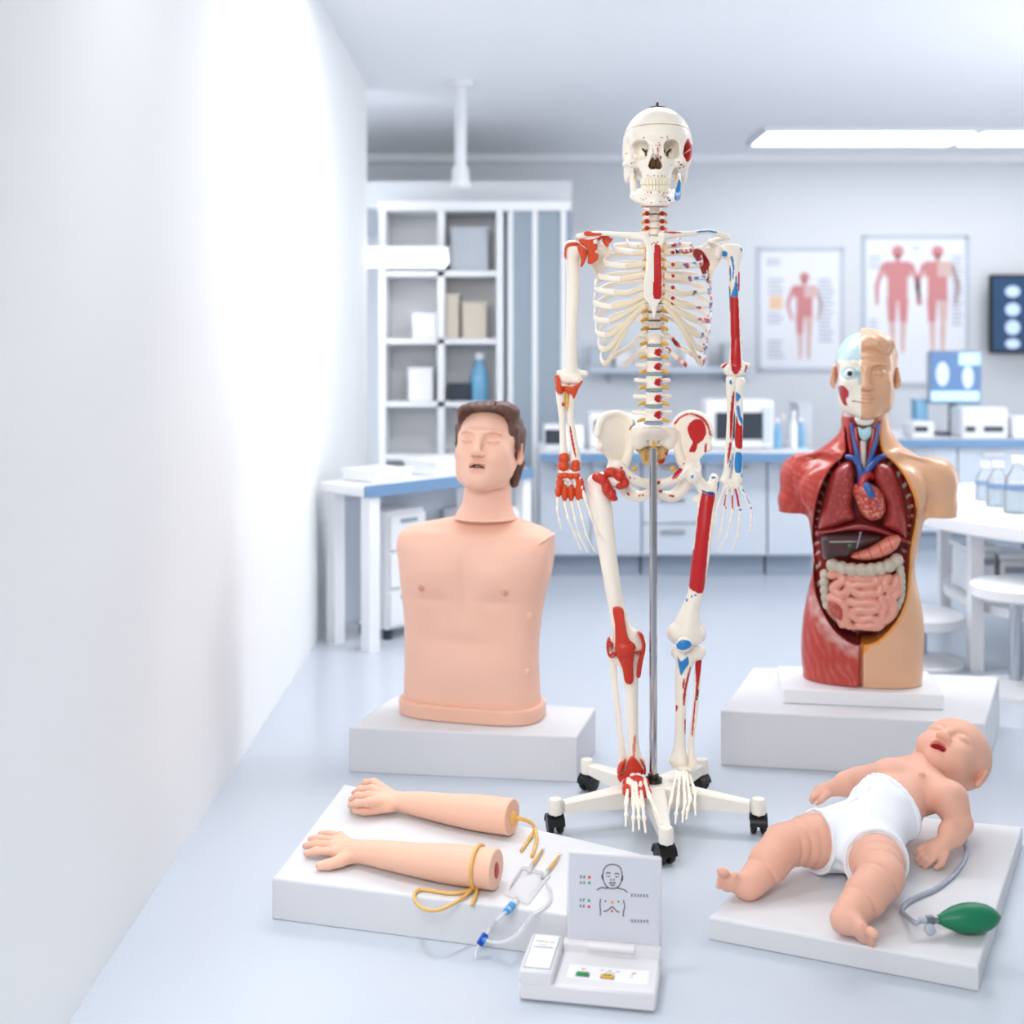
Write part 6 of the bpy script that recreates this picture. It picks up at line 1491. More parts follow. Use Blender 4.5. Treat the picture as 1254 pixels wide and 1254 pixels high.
heart = pillow('heart', [(283, 515), (310, 500), (345, 510), (368, 545), (374, 585), (358, 612), (330, 620), (300, 600), (284, 565), (278, 540)], -.088, .03, .03, flat((186, 70, 62), .12, 120, (212, 150, 120), .66), extra=heartx)
def vessel(name, pts, r, rgb, par=tor, k=6):
    b_ = MB(); q = spline([T(*p) for p in pts], k); n = len(q); rr = list(np.interp(np.linspace(0, 1, n), np.linspace(0, 1, len(r)), r)) if hasattr(r, '__len__') else [r] * n
    b_.tube(q, rr, 12); return b_.build(name, pmat('vessel_%d_%d_%d' % rgb, rgb, .3, coat=.4), par, True)
vessel('pulmonary_trunk', [(330, 545, -.112), (322, 522, -.112), (312, 505, -.10)], [.0115, .0115, .010], (44, 92, 160), heart)
vessel('aorta', [(300, 520, -.095), (305, 490, -.092), (318, 472, -.085), (332, 480, -.07)], [.011, .0115, .0115, .010], (192, 44, 44), heart)
vessel('coronary_artery', [(318, 540, -.117), (326, 570, -.121), (338, 600, -.115)], .0018, (200, 30, 34), heart)
vessel('coronary_vein', [(336, 545, -.116), (350, 570, -.115), (356, 598, -.108)], .0016, (50, 80, 150), heart)
vessel('brachiocephalic_vein', [(252, 418, -.062), (275, 422, -.072), (292, 445, -.084), (298, 480, -.088), (296, 505, -.085)], [.007, .0085, .0095, .0095, .0095], (42, 78, 150))
vessel('brachiocephalic_vein', [(372, 412, -.062), (350, 422, -.075), (322, 455, -.09), (298, 478, -.088)], [.007, .0085, .0085, .0085], (42, 78, 150))
vessel('jugular_vein', [(268, 308, -.052), (274, 350, -.058), (284, 400, -.066), (290, 440, -.08)], [.006, .006, .0068, .0075], (46, 84, 156))
vessel('jugular_vein', [(352, 308, -.052), (346, 350, -.058), (334, 400, -.066), (320, 450, -.085)], [.006, .006, .0068, .0075], (46, 84, 156))
vessel('carotid_artery', [(262, 296, -.045), (262, 350, -.048), (270, 410, -.05)], .0055, (186, 40, 40))
vessel('carotid_artery', [(358, 300, -.045), (340, 360, -.052), (328, 420, -.06), (320, 470, -.08)], .0055, (186, 40, 40))
vessel('strap_muscle', [(282, 322, -.05), (285, 370, -.056), (292, 430, -.058)], [.009, .010, .006], (168, 44, 40))
vessel('strap_muscle', [(338, 322, -.05), (332, 370, -.056), (322, 430, -.058)], [.009, .010, .006], (168, 44, 40))
pillow('hyoid', [(278, 290), (300, 286), (322, 288), (338, 296), (332, 312), (305, 318), (284, 310)], -.062, .014, .008, flat((236, 232, 222), .05))
pillow('thyroid_cartilage', [(288, 320), (304, 326), (328, 318), (330, 345), (318, 362), (306, 366), (294, 352)], -.066, .014, .008, flat((172, 214, 222), .05))
tr = MB(); pts_ = [T(305, y, -.062) for y in range(366, 472, 3)]; tr.tube(pts_, [.0085 + .0009 * math.sin(i * 1.9) for i in range(len(pts_))], 14); tr.build('trachea', pmat('trachea_paint', (222, 206, 196), .35, coat=.3), tor, True)
liver = pillow('liver', [(180, 668), (235, 660), (300, 658), (360, 664), (352, 684), (318, 700), (282, 718), (262, 742), (220, 744), (184, 750), (176, 710)], -.074, .036, .028, flat((66, 36, 38), .06))
vessel('liver_ligament', [(297, 656, -.109), (292, 680, -.111), (284, 712, -.109)], .0018, (150, 160, 176), liver)
pillow('gall_bladder', [(252, 700), (268, 692), (274, 705), (258, 714)], -.106, .008, .005, flat((52, 84, 62), .06), par=liver)
pillow('stomach', [(412, 662), (420, 680), (402, 712), (360, 736), (310, 747), (272, 742), (266, 734), (280, 722), (322, 706), (352, 686), (382, 668)], -.088, .028, .018, lambda V: np.where((np.abs(np.sin(V[:, 0] * 95 + V[:, 2] * 40)) < .16)[:, None], lin((196, 60, 52)), np.tile(lin((218, 128, 108)), (len(V), 1))))
# colon with pouches, coiled small bowel
def colon(pts, r, name):
    q = [T(*p) for p in pts]; lo = np.array(q).min(0) - r * 1.5; hi = np.array(q).max(0) + r * 1.5
    g_ = SDF(lo - .004, hi + .004, .0022); sp = spline(q, 12); dist = 0; last = sp[0]
    acc = []
    for a, b_ in zip(sp, sp[1:]):
        dist += np.linalg.norm(b_ - a)
        if dist > r * 1.25: acc.append(b_); dist = 0
    for c_ in acc: g_.ell(c_, (r * .93, r, r), .004)
    return g_.build(name, M_org, tor, flat((196, 184, 166), .06))
colon([(188, 752, -.082), (210, 768, -.092), (255, 778, -.102), (300, 780, -.106), (350, 774, -.104), (390, 758, -.094), (412, 738, -.084)], .0195, 'transverse_colon')
colon([(188, 775, -.076), (184, 820, -.078), (188, 870, -.082), (196, 905, -.086)], .0150, 'ascending_colon')
colon([(412, 745, -.074), (420, 800, -.074), (418, 860, -.074), (398, 910, -.074)], .0135, 'descending_colon')
gb = SDF(T(170, 985, -.15), T(430, 775, -.03), .0022)
def bow(p): 
    u, v = (p[0] - 300) / 140, (p[1] - 880) / 110
    return T(p[0], p[1], -.082 - .028 * max(0, 1 - u * u * .8 - v * v * .8))
coils = [[(205, 800), (230, 795), (242, 812), (225, 830), (212, 845), (235, 862), (255, 850), (262, 825)],
         [(268, 800), (300, 803), (335, 800), (345, 815), (320, 826), (285, 826), (270, 840), (290, 856), (325, 853), (352, 850), (358, 835)],
         [(360, 800), (380, 798), (372, 820), (385, 840), (402, 825), (408, 800)],
         [(262, 882), (290, 885), (335, 882), (348, 896), (325, 908), (285, 908), (270, 922), (292, 936), (330, 932), (345, 942), (325, 958), (290, 958)],
         [(362, 868), (372, 890), (362, 915), (372, 935), (392, 915), (396, 885), (384, 862)], [(400, 855), (412, 845)], [(205, 872), (235, 885), (250, 905), (250, 930), (258, 955), (278, 972), (310, 974), (338, 965), (358, 950)], [(240, 955), (232, 935)]]
for cl in coils:
    q = spline([bow(p) for p in cl], 5)
    for a, b_ in zip(q, q[1:]): gb.cone(a, b_, .0126, .0126, 0)
gb.ell(T(300, 880, -.066), (.105, .032, .082), .003)
gb.build('small_bowel', M_org, tor, flat((228, 158, 138), .05))
pillow('caecum', [(195, 890), (215, 880), (240, 892), (250, 915), (240, 945), (222, 940), (200, 915)], -.098, .018, .012, flat((176, 72, 62), .12, 110, (200, 100, 88), .7))

tor.rotation_euler = (0, 0, math.radians(TYAW))
# ================================================================ infant manikin
def I(x, y, Y): return P(860 + x / 3.183, 870 + y / 3.183, Y)
def IZ(x, y, z): return G(860 + x / 3.183, 870 + y / 3.183, z)
BSK = lin((234, 180, 158))
M_baby = pmat('infant_skin', (234, 180, 158), .48, attr=True, spec=.35, sss=.12, vary=.02, vscale=22)
M_diaper = pmat('diaper_cloth', (242, 245, 252), .85, bump=.25, bscale=90)
PT = PH4
hipc = IZ(625, 490, PT + .072); chest = IZ(812, 300, .165); neck = IZ(905, 205, .205)
headc = IZ(978, 182, .212)
inf = thing('infant_manikin', (hipc[0], hipc[1], PT), 'infant manikin in a white diaper lying back on the low right plinth', 'manikin')
hipR = IZ(525, 505, PT + .068); hipL = IZ(665, 560, PT + .066)
kneeR = IZ(320, 525, PT + .078); heelR = IZ(180, 688, PT + .024)
kneeL = IZ(700, 650, PT + .075); heelL = IZ(555, 815, PT + .034)
shR = IZ(735, 255, .190); elR = IZ(610, 272, .145); wrR = IZ(515, 303, .118)
shL = IZ(965, 345, .170); elL = IZ(1000, 440, .125); wrL = IZ(945, 520, .095)
ax_ = nrm(chest - hipc)                                       # body axis, hips to chest
latv = nrm(np.cross(ax_, [0, 0, 1])); frv = nrm(np.cross(latv, ax_))   # latv = subject's left side in view (toward lower right)
if latv[1] > 0: latv = -latv; 
frv = nrm(np.cross(ax_, latv)); frv = frv if frv[2] > 0 else -frv
FB = np.column_stack([latv, frv, ax_])
allp = np.array([hipc, chest, neck, hipR, hipL, kneeR, heelR, kneeL, heelL, shR, elR, wrR, shL, elL, wrL, IZ(60, 640, PT + .08), IZ(655, 905, PT + .03), IZ(400, 320, .09)])
def torso_sdf(g, grow=0.0):
    g.ell(hipc, np.array([.080, .066, .075]) + grow, 0, 'u', FB)
    g.ell(hipc * .5 + chest * .5 + frv * .004, np.array([.074, .064, .085]) + grow, .03, 'u', FB)
    if grow == 0: g.ell(chest, np.array([.078, .058, .075]), .03, 'u', FB)
def leg(g, hip, knee, heel, grow=0.0, part=1):
    m = hip * .5 + knee * .5 + V3(0, 0, .004)
    g.chain([hip, m, knee], np.array([.058, .053, .041]) + grow, .02)
    if part: g.chain([knee, knee * .55 + heel * .45, heel * .85 + knee * .15, heel], [.0405, .040, .030, .024], .012)
toeR = IZ(104, 668, PT + .036); toeL = IZ(630, 870, PT + .024)
g = SDF(allp.min(0) - .075, np.maximum(allp.max(0), neck) + .075, .0023)
torso_sdf(g); leg(g, hipR, kneeR, heelR); leg(g, hipL, kneeL, heelL)
# skin folds
gx, gy, gz = g.ax[0][:, None, None], g.ax[1][None, :, None], g.ax[2][None, None, :]
for a, b_, ts in ((hipR, kneeR, (.58, .74, .90)), (hipL, kneeL, (.66, .86)), (kneeL, heelL, (.12, .62)), (kneeR, heelR, (.66,))):
    ds = nrm(b_ - a); L_ = np.linalg.norm(b_ - a)
    tt = ((gx - a[0]) * ds[0] + (gy - a[1]) * ds[1] + (gz - a[2]) * ds[2])
    rad2 = (gx - a[0]) ** 2 + (gy - a[1]) ** 2 + (gz - a[2]) ** 2 - tt ** 2
    wgt = np.exp(-np.clip(rad2, 0, 1) / .0042)
    for t in ts: g.D = (g.D + .0042 * np.exp(-((tt - t * L_) / .0045) ** 2) * wgt).astype(np.float32)
# neck, shoulders, arms
g.chain([chest + ax_ * .03, neck, neck * .5 + headc * .5], [.046, .040, .038], .025)
for sh, el, wr, tips in ((shR, elR, wrR, None), (shL, elL, wrL, None)):
    g.chain([sh, sh * .5 + el * .5, el, el * .5 + wr * .5, wr], [.034, .031, .0295, .0285, .0185], .014)
g.chain([shR, chest + ax_ * .02], [.034, .045], .02); g.chain([shL, chest + ax_ * .02], [.034, .045], .02)
def ihand(wr, fdir, nor, tips_n=4, sc=1.0, thumb=1):
    """wrist, finger direction, back-of-hand normal"""
    f = nrm(fdir); n_ = nrm(nor - f * np.dot(nor, f)); s_ = np.cross(f, n_) * thumb
    pc_ = wr + f * .022 * sc
    g.ell(pc_, np.array([.0225, .0125, .024]) * sc, .010, 'u', np.column_stack([s_, n_, f]))
    for i, o in enumerate((-.0155, -.0052, .0052, .0150)):
        L = (.024, .029, .028, .022)[i] * sc
        k0 = pc_ + s_ * o * sc + f * .016 * sc; k1 = k0 + f * L * .55 + s_ * o * .10 - n_ * .004; k2 = k1 + f * L * .45 - n_ * .010 * sc
        g.chain([k0, k1, k2], np.array([.0066, .0062, .0052]) * sc, .0025)
    t0 = pc_ - f * .010 * sc + s_ * .018 * sc; t1 = t0 + f * .016 * sc + s_ * .012 * sc - n_ * .004; t2 = t1 + f * .014 * sc - n_ * .006
    g.chain([t0, t1, t2], np.array([.0085, .0068, .0056]) * sc, .004)
ihand(wrR, IZ(440, 318, .10) - wrR, frv * .8 + V3(0, -.3, .5), thumb=1 if np.cross(nrm(IZ(440, 318, .10) - wrR), frv)[1] < 0 else -1)
ihand(wrL, IZ(880, 555, .078) - wrL, V3(.2, -.45, .8), thumb=-1)
def ifoot(heel, ball, updir, knee, flip=1):
    """foot from heel to ball of the foot; sole normal opposite updir"""
    f = nrm(ball - heel); u_ = nrm(updir - f * np.dot(updir, f)); s_ = np.cross(f, u_)
    L = np.linalg.norm(ball - heel)
    g.ell(heel * .5 + ball * .5 + u_ * .004, (.0245, .0165, L * .52), .012, 'u', np.column_stack([s_, u_, f]))
    g.ell(heel, (.024, .023, .023), .012); g.ell(ball - f * .002, (.0285, .0125, .013), .010, 'u', np.column_stack([s_, u_, f]))
    for i in range(5):
        o = (i - 2) * .0112; r = (.0090, .0064, .0060, .0056, .0052)[i]
        c = ball + s_ * o * flip + f * (.0215 - .0024 * i) + u_ * .001
        g.ell(c, (r, r, r * 1.5), .0012, 'u', np.column_stack([s_, u_, f]))
ifoot(heelR, toeR, V3(.5, .75, .3), kneeR)
ifoot(heelL, toeL, V3(.2, .8, .5), kneeL, -1)
g.ell(IZ(893, 392, .125), (.004, .004, .004), .002) if False else None
g.half((0, 0, -1), -(PT + .0004))
# nipples, navel region, seam of the left arm
for s_ in (-1, 1): g.ell(chest + frv * .052 + latv * s_ * .042 - ax_ * .02, .0058, .004)
g.build('body', M_baby, inf, lambda V: np.tile(BSK, (len(V), 1)))
# ---- head
Hy = -nrm(V3(-.28, -.42, .86)); Hx = V3(.66, -.70, -.13); Hx = nrm(Hx - Hy * np.dot(Hx, Hy)); Hz = np.cross(Hx, Hy)   # Hy: away from the face
FHB = np.column_stack([Hx, Hy, Hz])
s = .081
g = SDF(V3(-1.2, -1.3, -1.35) * s, V3(1.2, 1.5, 1.35) * s, .0022, FHB, headc)
E = lambda c, r, k=0, op='u', R=None: g.ell(V3(*c) * s, V3(*r) * s, k * s, op, R)
E((0, .14, .20), (.93, 1.0, .90)); E((0, -.30, .20), (.82, .66, .72), .2); E((0, -.34, -.38), (.74, .60, .58), .25); E((0, -.62, -.80), (.30, .26, .22), .25)
for q in (-1, 1):
    E((q * .42, -.62, -.38), (.34, .32, .34), .2)                   # cheeks
    E((q * .37, -1.02, .06), (.24, .16, .12), .14, 'c'); E((q * .37, -.80, .03), (.20, .15, .14), .05)
    g.chain([V3(q * .37 - .2, -.935, -.02) * s, V3(q * .37, -.965, -.055) * s, V3(q * .37 + .2, -.915, -.02) * s], np.array([.016, .020, .016]) * s, .02 * s, 'c')
    E((q * .13, -1.02, -.27), (.09, .10, .075), .06); E((q * .062, -1.09, -.33), (.04, .07, .032), .01, 'c')
    Re = rotm(q * 25, -10)
    E((q * .93, .18, -.22), (.09, .21, .33), .06, 'u', Re); E((q * 1.02, .14, -.18), (.07, .12, .21), .04, 'c', Re); E((q * .94, .12, -.45), (.08, .1, .1), .04)
g.chain([V3(0, -.90, .05) * s, V3(0, -1.06, -.22) * s], np.array([.085, .10]) * s, .12 * s); E((0, -1.06, -.25), (.10, .08, .08), .06)
E((0, -.92, -.47), (.24, .12, .06), .06); E((0, -.86, -.72), (.20, .12, .065), .07)
E((0, -.98, -.60), (.20, .40, .105), .03, 'c')
g.chain([V3(0, .1, -.6) * s, V3(0, .35, -1.2) * s], np.array([.5, .5]) * s, .2 * s)
def bhc(V):
    c = np.tile(BSK, (len(V), 1)); L = (V - headc) @ FHB / s
    d = np.sqrt((L[:, 0] / .25) ** 2 + ((L[:, 2] + .6) / .16) ** 2)
    c[(d < 1.0) & (L[:, 1] < -.5)] = lin((222, 138, 124)); c[(d < .86) & (L[:, 1] < -.4) & (L[:, 1] > -.92)] = lin((190, 62, 66))
    return c
hb = g.build('head', M_baby, inf, bhc)
def iell(name, c, r, mat, par):
    g_ = SDF(V3(*c) * s - np.max(r) * s - .004, V3(*c) * s + np.max(r) * s + .004, .0014, FHB, headc); g_.ell(V3(*c) * s, V3(*r) * s); return g_.build(name, mat, par)
iell('tongue', (0, -.72, -.63), (.13, .16, .05), pmat('tongue_red', (200, 70, 78), .3, coat=.4), hb)
# ---- diaper
g = SDF(np.minimum(hipc, hipR) - .14, np.maximum(hipc, chest) + .14, .0026)
torso_sdf(g, .0065); leg(g, hipR, kneeR, heelR, .0065, 0); leg(g, hipL, kneeL, heelL, .0065, 0)
wr_ = (np.sin((g.ax[0][:, None, None] * frv[0] + 0) * 0 + (g.ax[0][:, None, None] * latv[0] + g.ax[1][None, :, None] * latv[1] + g.ax[2][None, None, :] * latv[2]) * 120 + np.sin(g.ax[2][None, None, :] * 70) * 1.5 + g.ax[2][None, None, :] * 80) * .0016).astype(np.float32)
g.D = g.D + wr_
wn = nrm(ax_ + .30 * latv); wst = wn @ (hipc + (chest - hipc) * .58)
g.half(wn, wst, .003)
for hip, knee in ((hipR, kneeR), (hipL, kneeL)):
    d = nrm(knee - hip); c = hip + d * .052
    away = nrm(d + ax_ * .15); out = hip - hipc
    pl = (g.ax[0][:, None, None] * away[0] + g.ax[1][None, :, None] * away[1] + g.ax[2][None, None, :] * away[2] - away @ c).astype(np.float32)
    ax2 = g.ax; P0 = hip
    dist = np.sqrt((ax2[0][:, None, None] - (c + d * .05)[0]) ** 2 + (ax2[1][None, :, None] - (c + d * .05)[1]) ** 2 + (ax2[2][None, None, :] - (c + d * .05)[2]) ** 2)
    reg = (dist < .115)
    g.D = np.where(reg, -smin(-g.D, -pl, .004), g.D).astype(np.float32)
g.half((0, 0, -1), -(PT + .0008))
dp = g.build('diaper', M_diaper, inf)
def band(name, c, n, rx, ry, ux_, r, par, lift=.0):
    u1 = nrm(ux_ - n * np.dot(ux_, n)); u2 = np.cross(n, u1); b_ = MB()
    q = [c + u1 * rx * math.cos(a) + u2 * ry * math.sin(a) + n * .0014 * math.sin(9 * a) for a in np.linspace(0, 2 * PI, 49)]
    q = [V3(p[0], p[1], max(p[2], PT + .006)) for p in q]
    b_.tube(q, r, 8, cap=False); b_.build(name, M_diaper, par, True)
g = SDF(np.minimum(hipc, hipR) - .14, np.maximum(hipc, chest) + .14, .0022)
torso_sdf(g, .0095); g.D = g.D + np.sin((g.ax[0][:, None, None] * latv[0] + g.ax[1][None, :, None] * latv[1] + g.ax[2][None, None, :] * latv[2]) * 420).astype(np.float32) * .0008
g.half(wn, wst + .001, .003); g.half(-wn, -(wst - .011), .003); g.half((0, 0, -1), -(PT + .0008)); g.build('waist_band', M_diaper, dp)
for hip, knee in ((hipR, kneeR), (hipL, kneeL)):
    d = nrm(knee - hip); c = hip + d * .050; c[2] = c[2] + .002
    band('leg_band', c, nrm(d + ax_ * .15), .0615, .0615, V3(0, 0, 1), .0040, dp)
Lc = np.linalg.norm(chest - hipc)
def fsurf(t, lx):
    a = .0725 * math.sqrt(max(.02, 1 - (t / .0815) ** 2 - (lx / .0865) ** 2)); c_ = .004 + .0705 * math.sqrt(max(.02, 1 - ((t - Lc / 2) / .0915) ** 2 - (lx / .0805) ** 2))
    return hipc + ax_ * t + latv * lx + frv * (max(a, c_) + .0006)
b = MB(); b.tube([fsurf(t, -.022 + .10 * t) for t in np.linspace(-.055, .085, 16)], .0016, 6); b.build('seam', M_diaper, dp, True)
# ---- squeeze bulb with tube
bc = IZ(1040, 810, PT + .029)
bul = thing('squeeze_bulb', (bc[0], bc[1], PT), 'green rubber squeeze bulb with grey tube beside the infant manikin', 'squeeze bulb')
M_green = pmat('green_rubber', (16, 122, 84), .42, bump=.05); M_tube = pmat('grey_tube', (164, 172, 190), .25, coat=.3); M_cgrey = pmat('clear_grey_plastic', (176, 184, 196), .2, coat=.4)
bx = nrm(V3(1, .10, 0)); L = .058
prof = [(.0075, -L * 1.06), (.009, -L * .98), (.012, -L * .90), (.0165, -L * .74), (.0228, -L * .48), (.0268, -L * .18), (.0278, L * .06), (.0268, L * .32), (.0228, L * .62), (.0160, L * .84), (.009, L * .97), (.005, L), (.0045, L * 1.03), (.003, L * 1.05)]
b = MB(); b.lathe(bc, prof, bx, 40); b.build('bulb', M_green, bul, True)
nk = bc - bx * L * 1.04
b = MB(); b.cyl(nk - bx * .009, nk + bx * .002, .0072); b.build('metal_ferrule', pmat('dull_metal', (150, 156, 162), .3, .8), bul, 'auto')
b = MB(); b.lathe(nk - bx * .025, [(.006, 0), (.0085, .003), (.0085, .014), (.007, .017)], bx, 20); vb = b.build('valve_body', pmat('smoke_plastic', (104, 112, 124), .25, coat=.4), bul, 'auto')
vc = nk - bx * .018 + V3(-.002, -.012, -.012)
b = MB(); b.lathe(vc, [(.003, -.007), (.0095, -.006), (.0105, 0), (.0095, .006), (.003, .007)], nrm(V3(0, -1, .5)), 24); b.build('release_knob', M_cgrey, bul, True)
b = MB(); b.cyl(nk - bx * .036, nk - bx * .024, .0058, .0068); b.build('connector', M_cgrey, bul, 'auto')
e0 = nk - bx * .034
zt_ = PT + .0052
tp = [e0, e0 - bx * .010 + V3(0, 0, -.004), IZ(795, 800, zt_ + .004), IZ(778, 778, zt_), IZ(800, 748, zt_), IZ(850, 722, zt_), IZ(905, 698, zt_), IZ(965, 655, zt_), IZ(1008, 605, zt_), IZ(1030, 560, zt_), IZ(1032, 525, zt_), IZ(1018, 480, PT + .012), IZ(1000, 450, .078), IZ(960, 400, .105)]
b = MB(); b.tube(spline(tp, 8), .0047, 12); b.build('tube', M_tube, bul, True)
# ================================================================ injection training arms, tourniquet, drip bag
PA = PH3
def A(x, y, z): return G(330 + x / 3.389, 930 + y / 3.389, z)
M_arm = pmat('arm_skin', (236, 184, 158), .46, attr=True, spec=.35, sss=.12, vary=.025, vscale=20)
ASK = lin((240, 192, 168)); ANL = lin((238, 196, 178))
M_rub = pmat('amber_rubber', (226, 180, 98), .35, coat=.2)
def train_arm(name, label, wrist, mid, end, radii, fing, thumb, knuck, palm, extra=None, redcore=False):
    root = mid.copy(); root[2] = PA
    t = thing(name, root, label, 'training arm', 'injection training arms')
    q = np.array([wrist, mid, end] + [p for f in fing for p in f] + list(thumb)); ad = nrm(end - mid)
    g = SDF(q.min(0) - .055, q.max(0) + .06, .0022)
    w0, w1, w2 = radii
    g.chain([wrist, wrist * .55 + mid * .45 + V3(0, 0, .001), mid, mid * .5 + end * .5, end + ad * .03], [w0, (w0 * .45 + w1 * .55), w1, w2 * 1.0, w2], 0, sm=5, sq=((0, 0, 1), 1.08))
    kc = sum(knuck) / len(knuck)
    for k_ in knuck:
        g.chain([wrist * .92 + kc * .08, k_], [w0 * .72, .0105], .008)
    g.ell(palm, (.022, .022, .012), .012)
    nails = []
    for i, f in enumerate(fing):
        r0 = (.0080, .0086, .0090, .0088)[i]
        g.chain([f[0], f[0] * .5 + f[1] * .5, f[1], f[2]], [r0 * 1.08, r0 * .92, r0 * .98, r0 * .80], .004)
        if len(f) > 3: g.chain([f[2], f[3]], [r0 * .82, r0 * .72], .002)
        nails.append((f[-1], f[-1] - f[-2], r0))
    g.chain(list(thumb), [.0150, .0125, .0108, .0086], .010)
    nails.append((thumb[-1], thumb[-1] - thumb[-2], .0095))
    g.half(ad, ad @ end, .0015)
    if extra: extra(g)
    g.half((0, 0, -1), -(PA + .0004))
    def col(V):
        c = np.tile(ASK, (len(V), 1))
        for p_, d_, r_ in nails:
            d_ = nrm(d_); rel = V - p_; al = rel @ d_; m = (np.linalg.norm(rel, axis=1) < r_ * 1.25) & (rel[:, 2] > r_ * .45) & (al > -r_ * .7); c[m] = ANL
        return c
    g.build('arm', M_arm, t, col)
    return t, ad
# lower arm with the tourniquet
zc = PA + .030
wr1, md1, en1 = A(352, 378, PA + .027), A(610, 415, PA + .036), A(942, 456, PA + .041)
f1 = [[A(292, 318, PA + .026), A(245, 308, PA + .018), A(212, 308, PA + .009)], [A(272, 336, PA + .028), A(208, 328, PA + .020), A(170, 330, PA + .010)], [A(262, 356, PA + .028), A(190, 352, PA + .020), A(150, 358, PA + .010)], [A(268, 382, PA + .026), A(196, 380, PA + .018), A(155, 390, PA + .010)]]
th1 = [A(345, 398, PA + .022), A(292, 422, PA + .017), A(248, 436, PA + .013), A(208, 441, PA + .011)]
arm1, ad1 = train_arm('training_arm', 'training arm nearer the front with amber tourniquet knotted near its cut end', wr1, md1, en1, (.0225, .034, .0405), f1, th1, [f[0] for f in f1], A(318, 372, PA + .022))
u1 = nrm(np.cross(ad1, [0, 0, 1])); u2 = np.cross(u1, ad1)
def disc_face(t, c, n, r, mat, name, th=.0008, squash=1.0, k=.0):
    b = MB(); a1 = nrm(np.cross(n, [0, 0, 1])); a2 = np.cross(a1, n)
    b.prism([c + a1 * r * math.cos(q) * squash + a2 * r * math.sin(q) for q in np.linspace(0, 2 * PI, 33)[:-1]], n * th); return b.build(name, mat, t, False)
M_core = pmat('red_core', (170, 52, 46), .4, coat=.3)
g = SDF(en1 - .03, en1 + .03, .0015); g.ell(en1 + ad1 * .000 + u2 * -.002, (.004, .0115, .0165), 0, 'u', np.column_stack([ad1, u1, u2])); g.build('muscle_core', M_core, arm1)
# upper arm, fingers curled, amber plug with two tubes
wr2, md2, en2 = A(540, 175, PA + .027), A(745, 205, PA + .036), A(1008, 240, PA + .041)
f2 = [[A(432, 95, PA + .040), A(398, 96, PA + .037), A(380, 108, PA + .022), A(392, 116, PA + .012)], [A(425, 122, PA + .043), A(378, 124, PA + .040), A(352, 138, PA + .024), A(366, 146, PA + .012)], [A(412, 150, PA + .043), A(366, 152, PA + .038), A(340, 166, PA + .022), A(352, 172, PA + .011)], [A(405, 178, PA + .040), A(362, 182, PA + .034), A(336, 190, PA + .018), A(344, 192, PA + .010)]]
th2 = [A(500, 192, PA + .025), A(440, 204, PA + .019), A(392, 213, PA + .014), A(356, 210, PA + .012)]
arm2, ad2 = train_arm('training_arm', 'rear training arm with curled fingers and two amber tubes from its cut end', wr2, md2, en2, (.0225, .0345, .0405), f2, th2, [f[0] for f in f2], A(468, 165, PA + .030))
v1 = nrm(np.cross(ad2, [0, 0, 1])); v2 = np.cross(v1, ad2)
g = SDF(en2 - .03, en2 + .03, .0015); pl_c = en2 + v2 * -.002; g.ell(pl_c, (.010, .0115, .0165), 0, 'u', np.column_stack([ad2, v1, v2])); g.build('amber_plug', M_rub, arm2)
zt2 = PA + .0040
o0 = pl_c + ad2 * .006
for pts in ([o0, o0 + ad2 * .014 + V3(0, 0, .003), A(1085, 262, PA + .03), A(1100, 290, PA + .014), A(1078, 330, zt2), A(1045, 378, zt2)], [o0 + V3(0, 0, -.002), o0 + ad2 * .016, A(1092, 270, PA + .022), A(1108, 320, PA + .008), A(1104, 355, zt2), A(1088, 402, zt2)]):
    b = MB(); b.tube(spline(pts, 7), .0036, 10); b.build('amber_tube', M_rub, arm2, True)
# tourniquet
tc = A(868, 446, PA + .041); tq = thing('tourniquet', (tc[0], tc[1], PA), 'amber rubber tourniquet tied round the nearer training arm', 'tourniquet')
rr_ = .0425
def flr(p): return V3(p[0], p[1], max(p[2], PA + .0036))
ring = [flr(tc + u1 * rr_ * math.cos(a) + u2 * rr_ * .945 * math.sin(a)) for a in np.linspace(0, 2 * PI, 41)]
b = MB(); b.tube(ring, .0036, 10, cap=False); b.build('ring', M_rub, tq, True)
kn = A(858, 522, PA + .010)
g = SDF(kn - .016, kn + .016, .0013); g.ell(kn, (.0065, .0055, .0075)); g.ell(kn + V3(.002, -.002, -.003), (.0075, .004, .004), .002); g.build('knot', M_rub, tq)
zq = PA + .0040
lp = [kn, A(820, 545, zq + .002), A(760, 556, zq), A(690, 548, zq), A(630, 540, zq), A(602, 558, zq), A(606, 590, zq), A(640, 620, zq), A(690, 627, zq), A(745, 608, zq + .000), A(800, 575, zq + .002), kn]
b = MB(); b.tube(spline(lp, 7), .0034, 10); b.build('loop', M_rub, tq, True)
b = MB(); b.tube(spline([kn, A(858, 555, zq + .003), A(838, 605, zq)], 6), .0034, 10); b.build('tail', M_rub, tq, True)
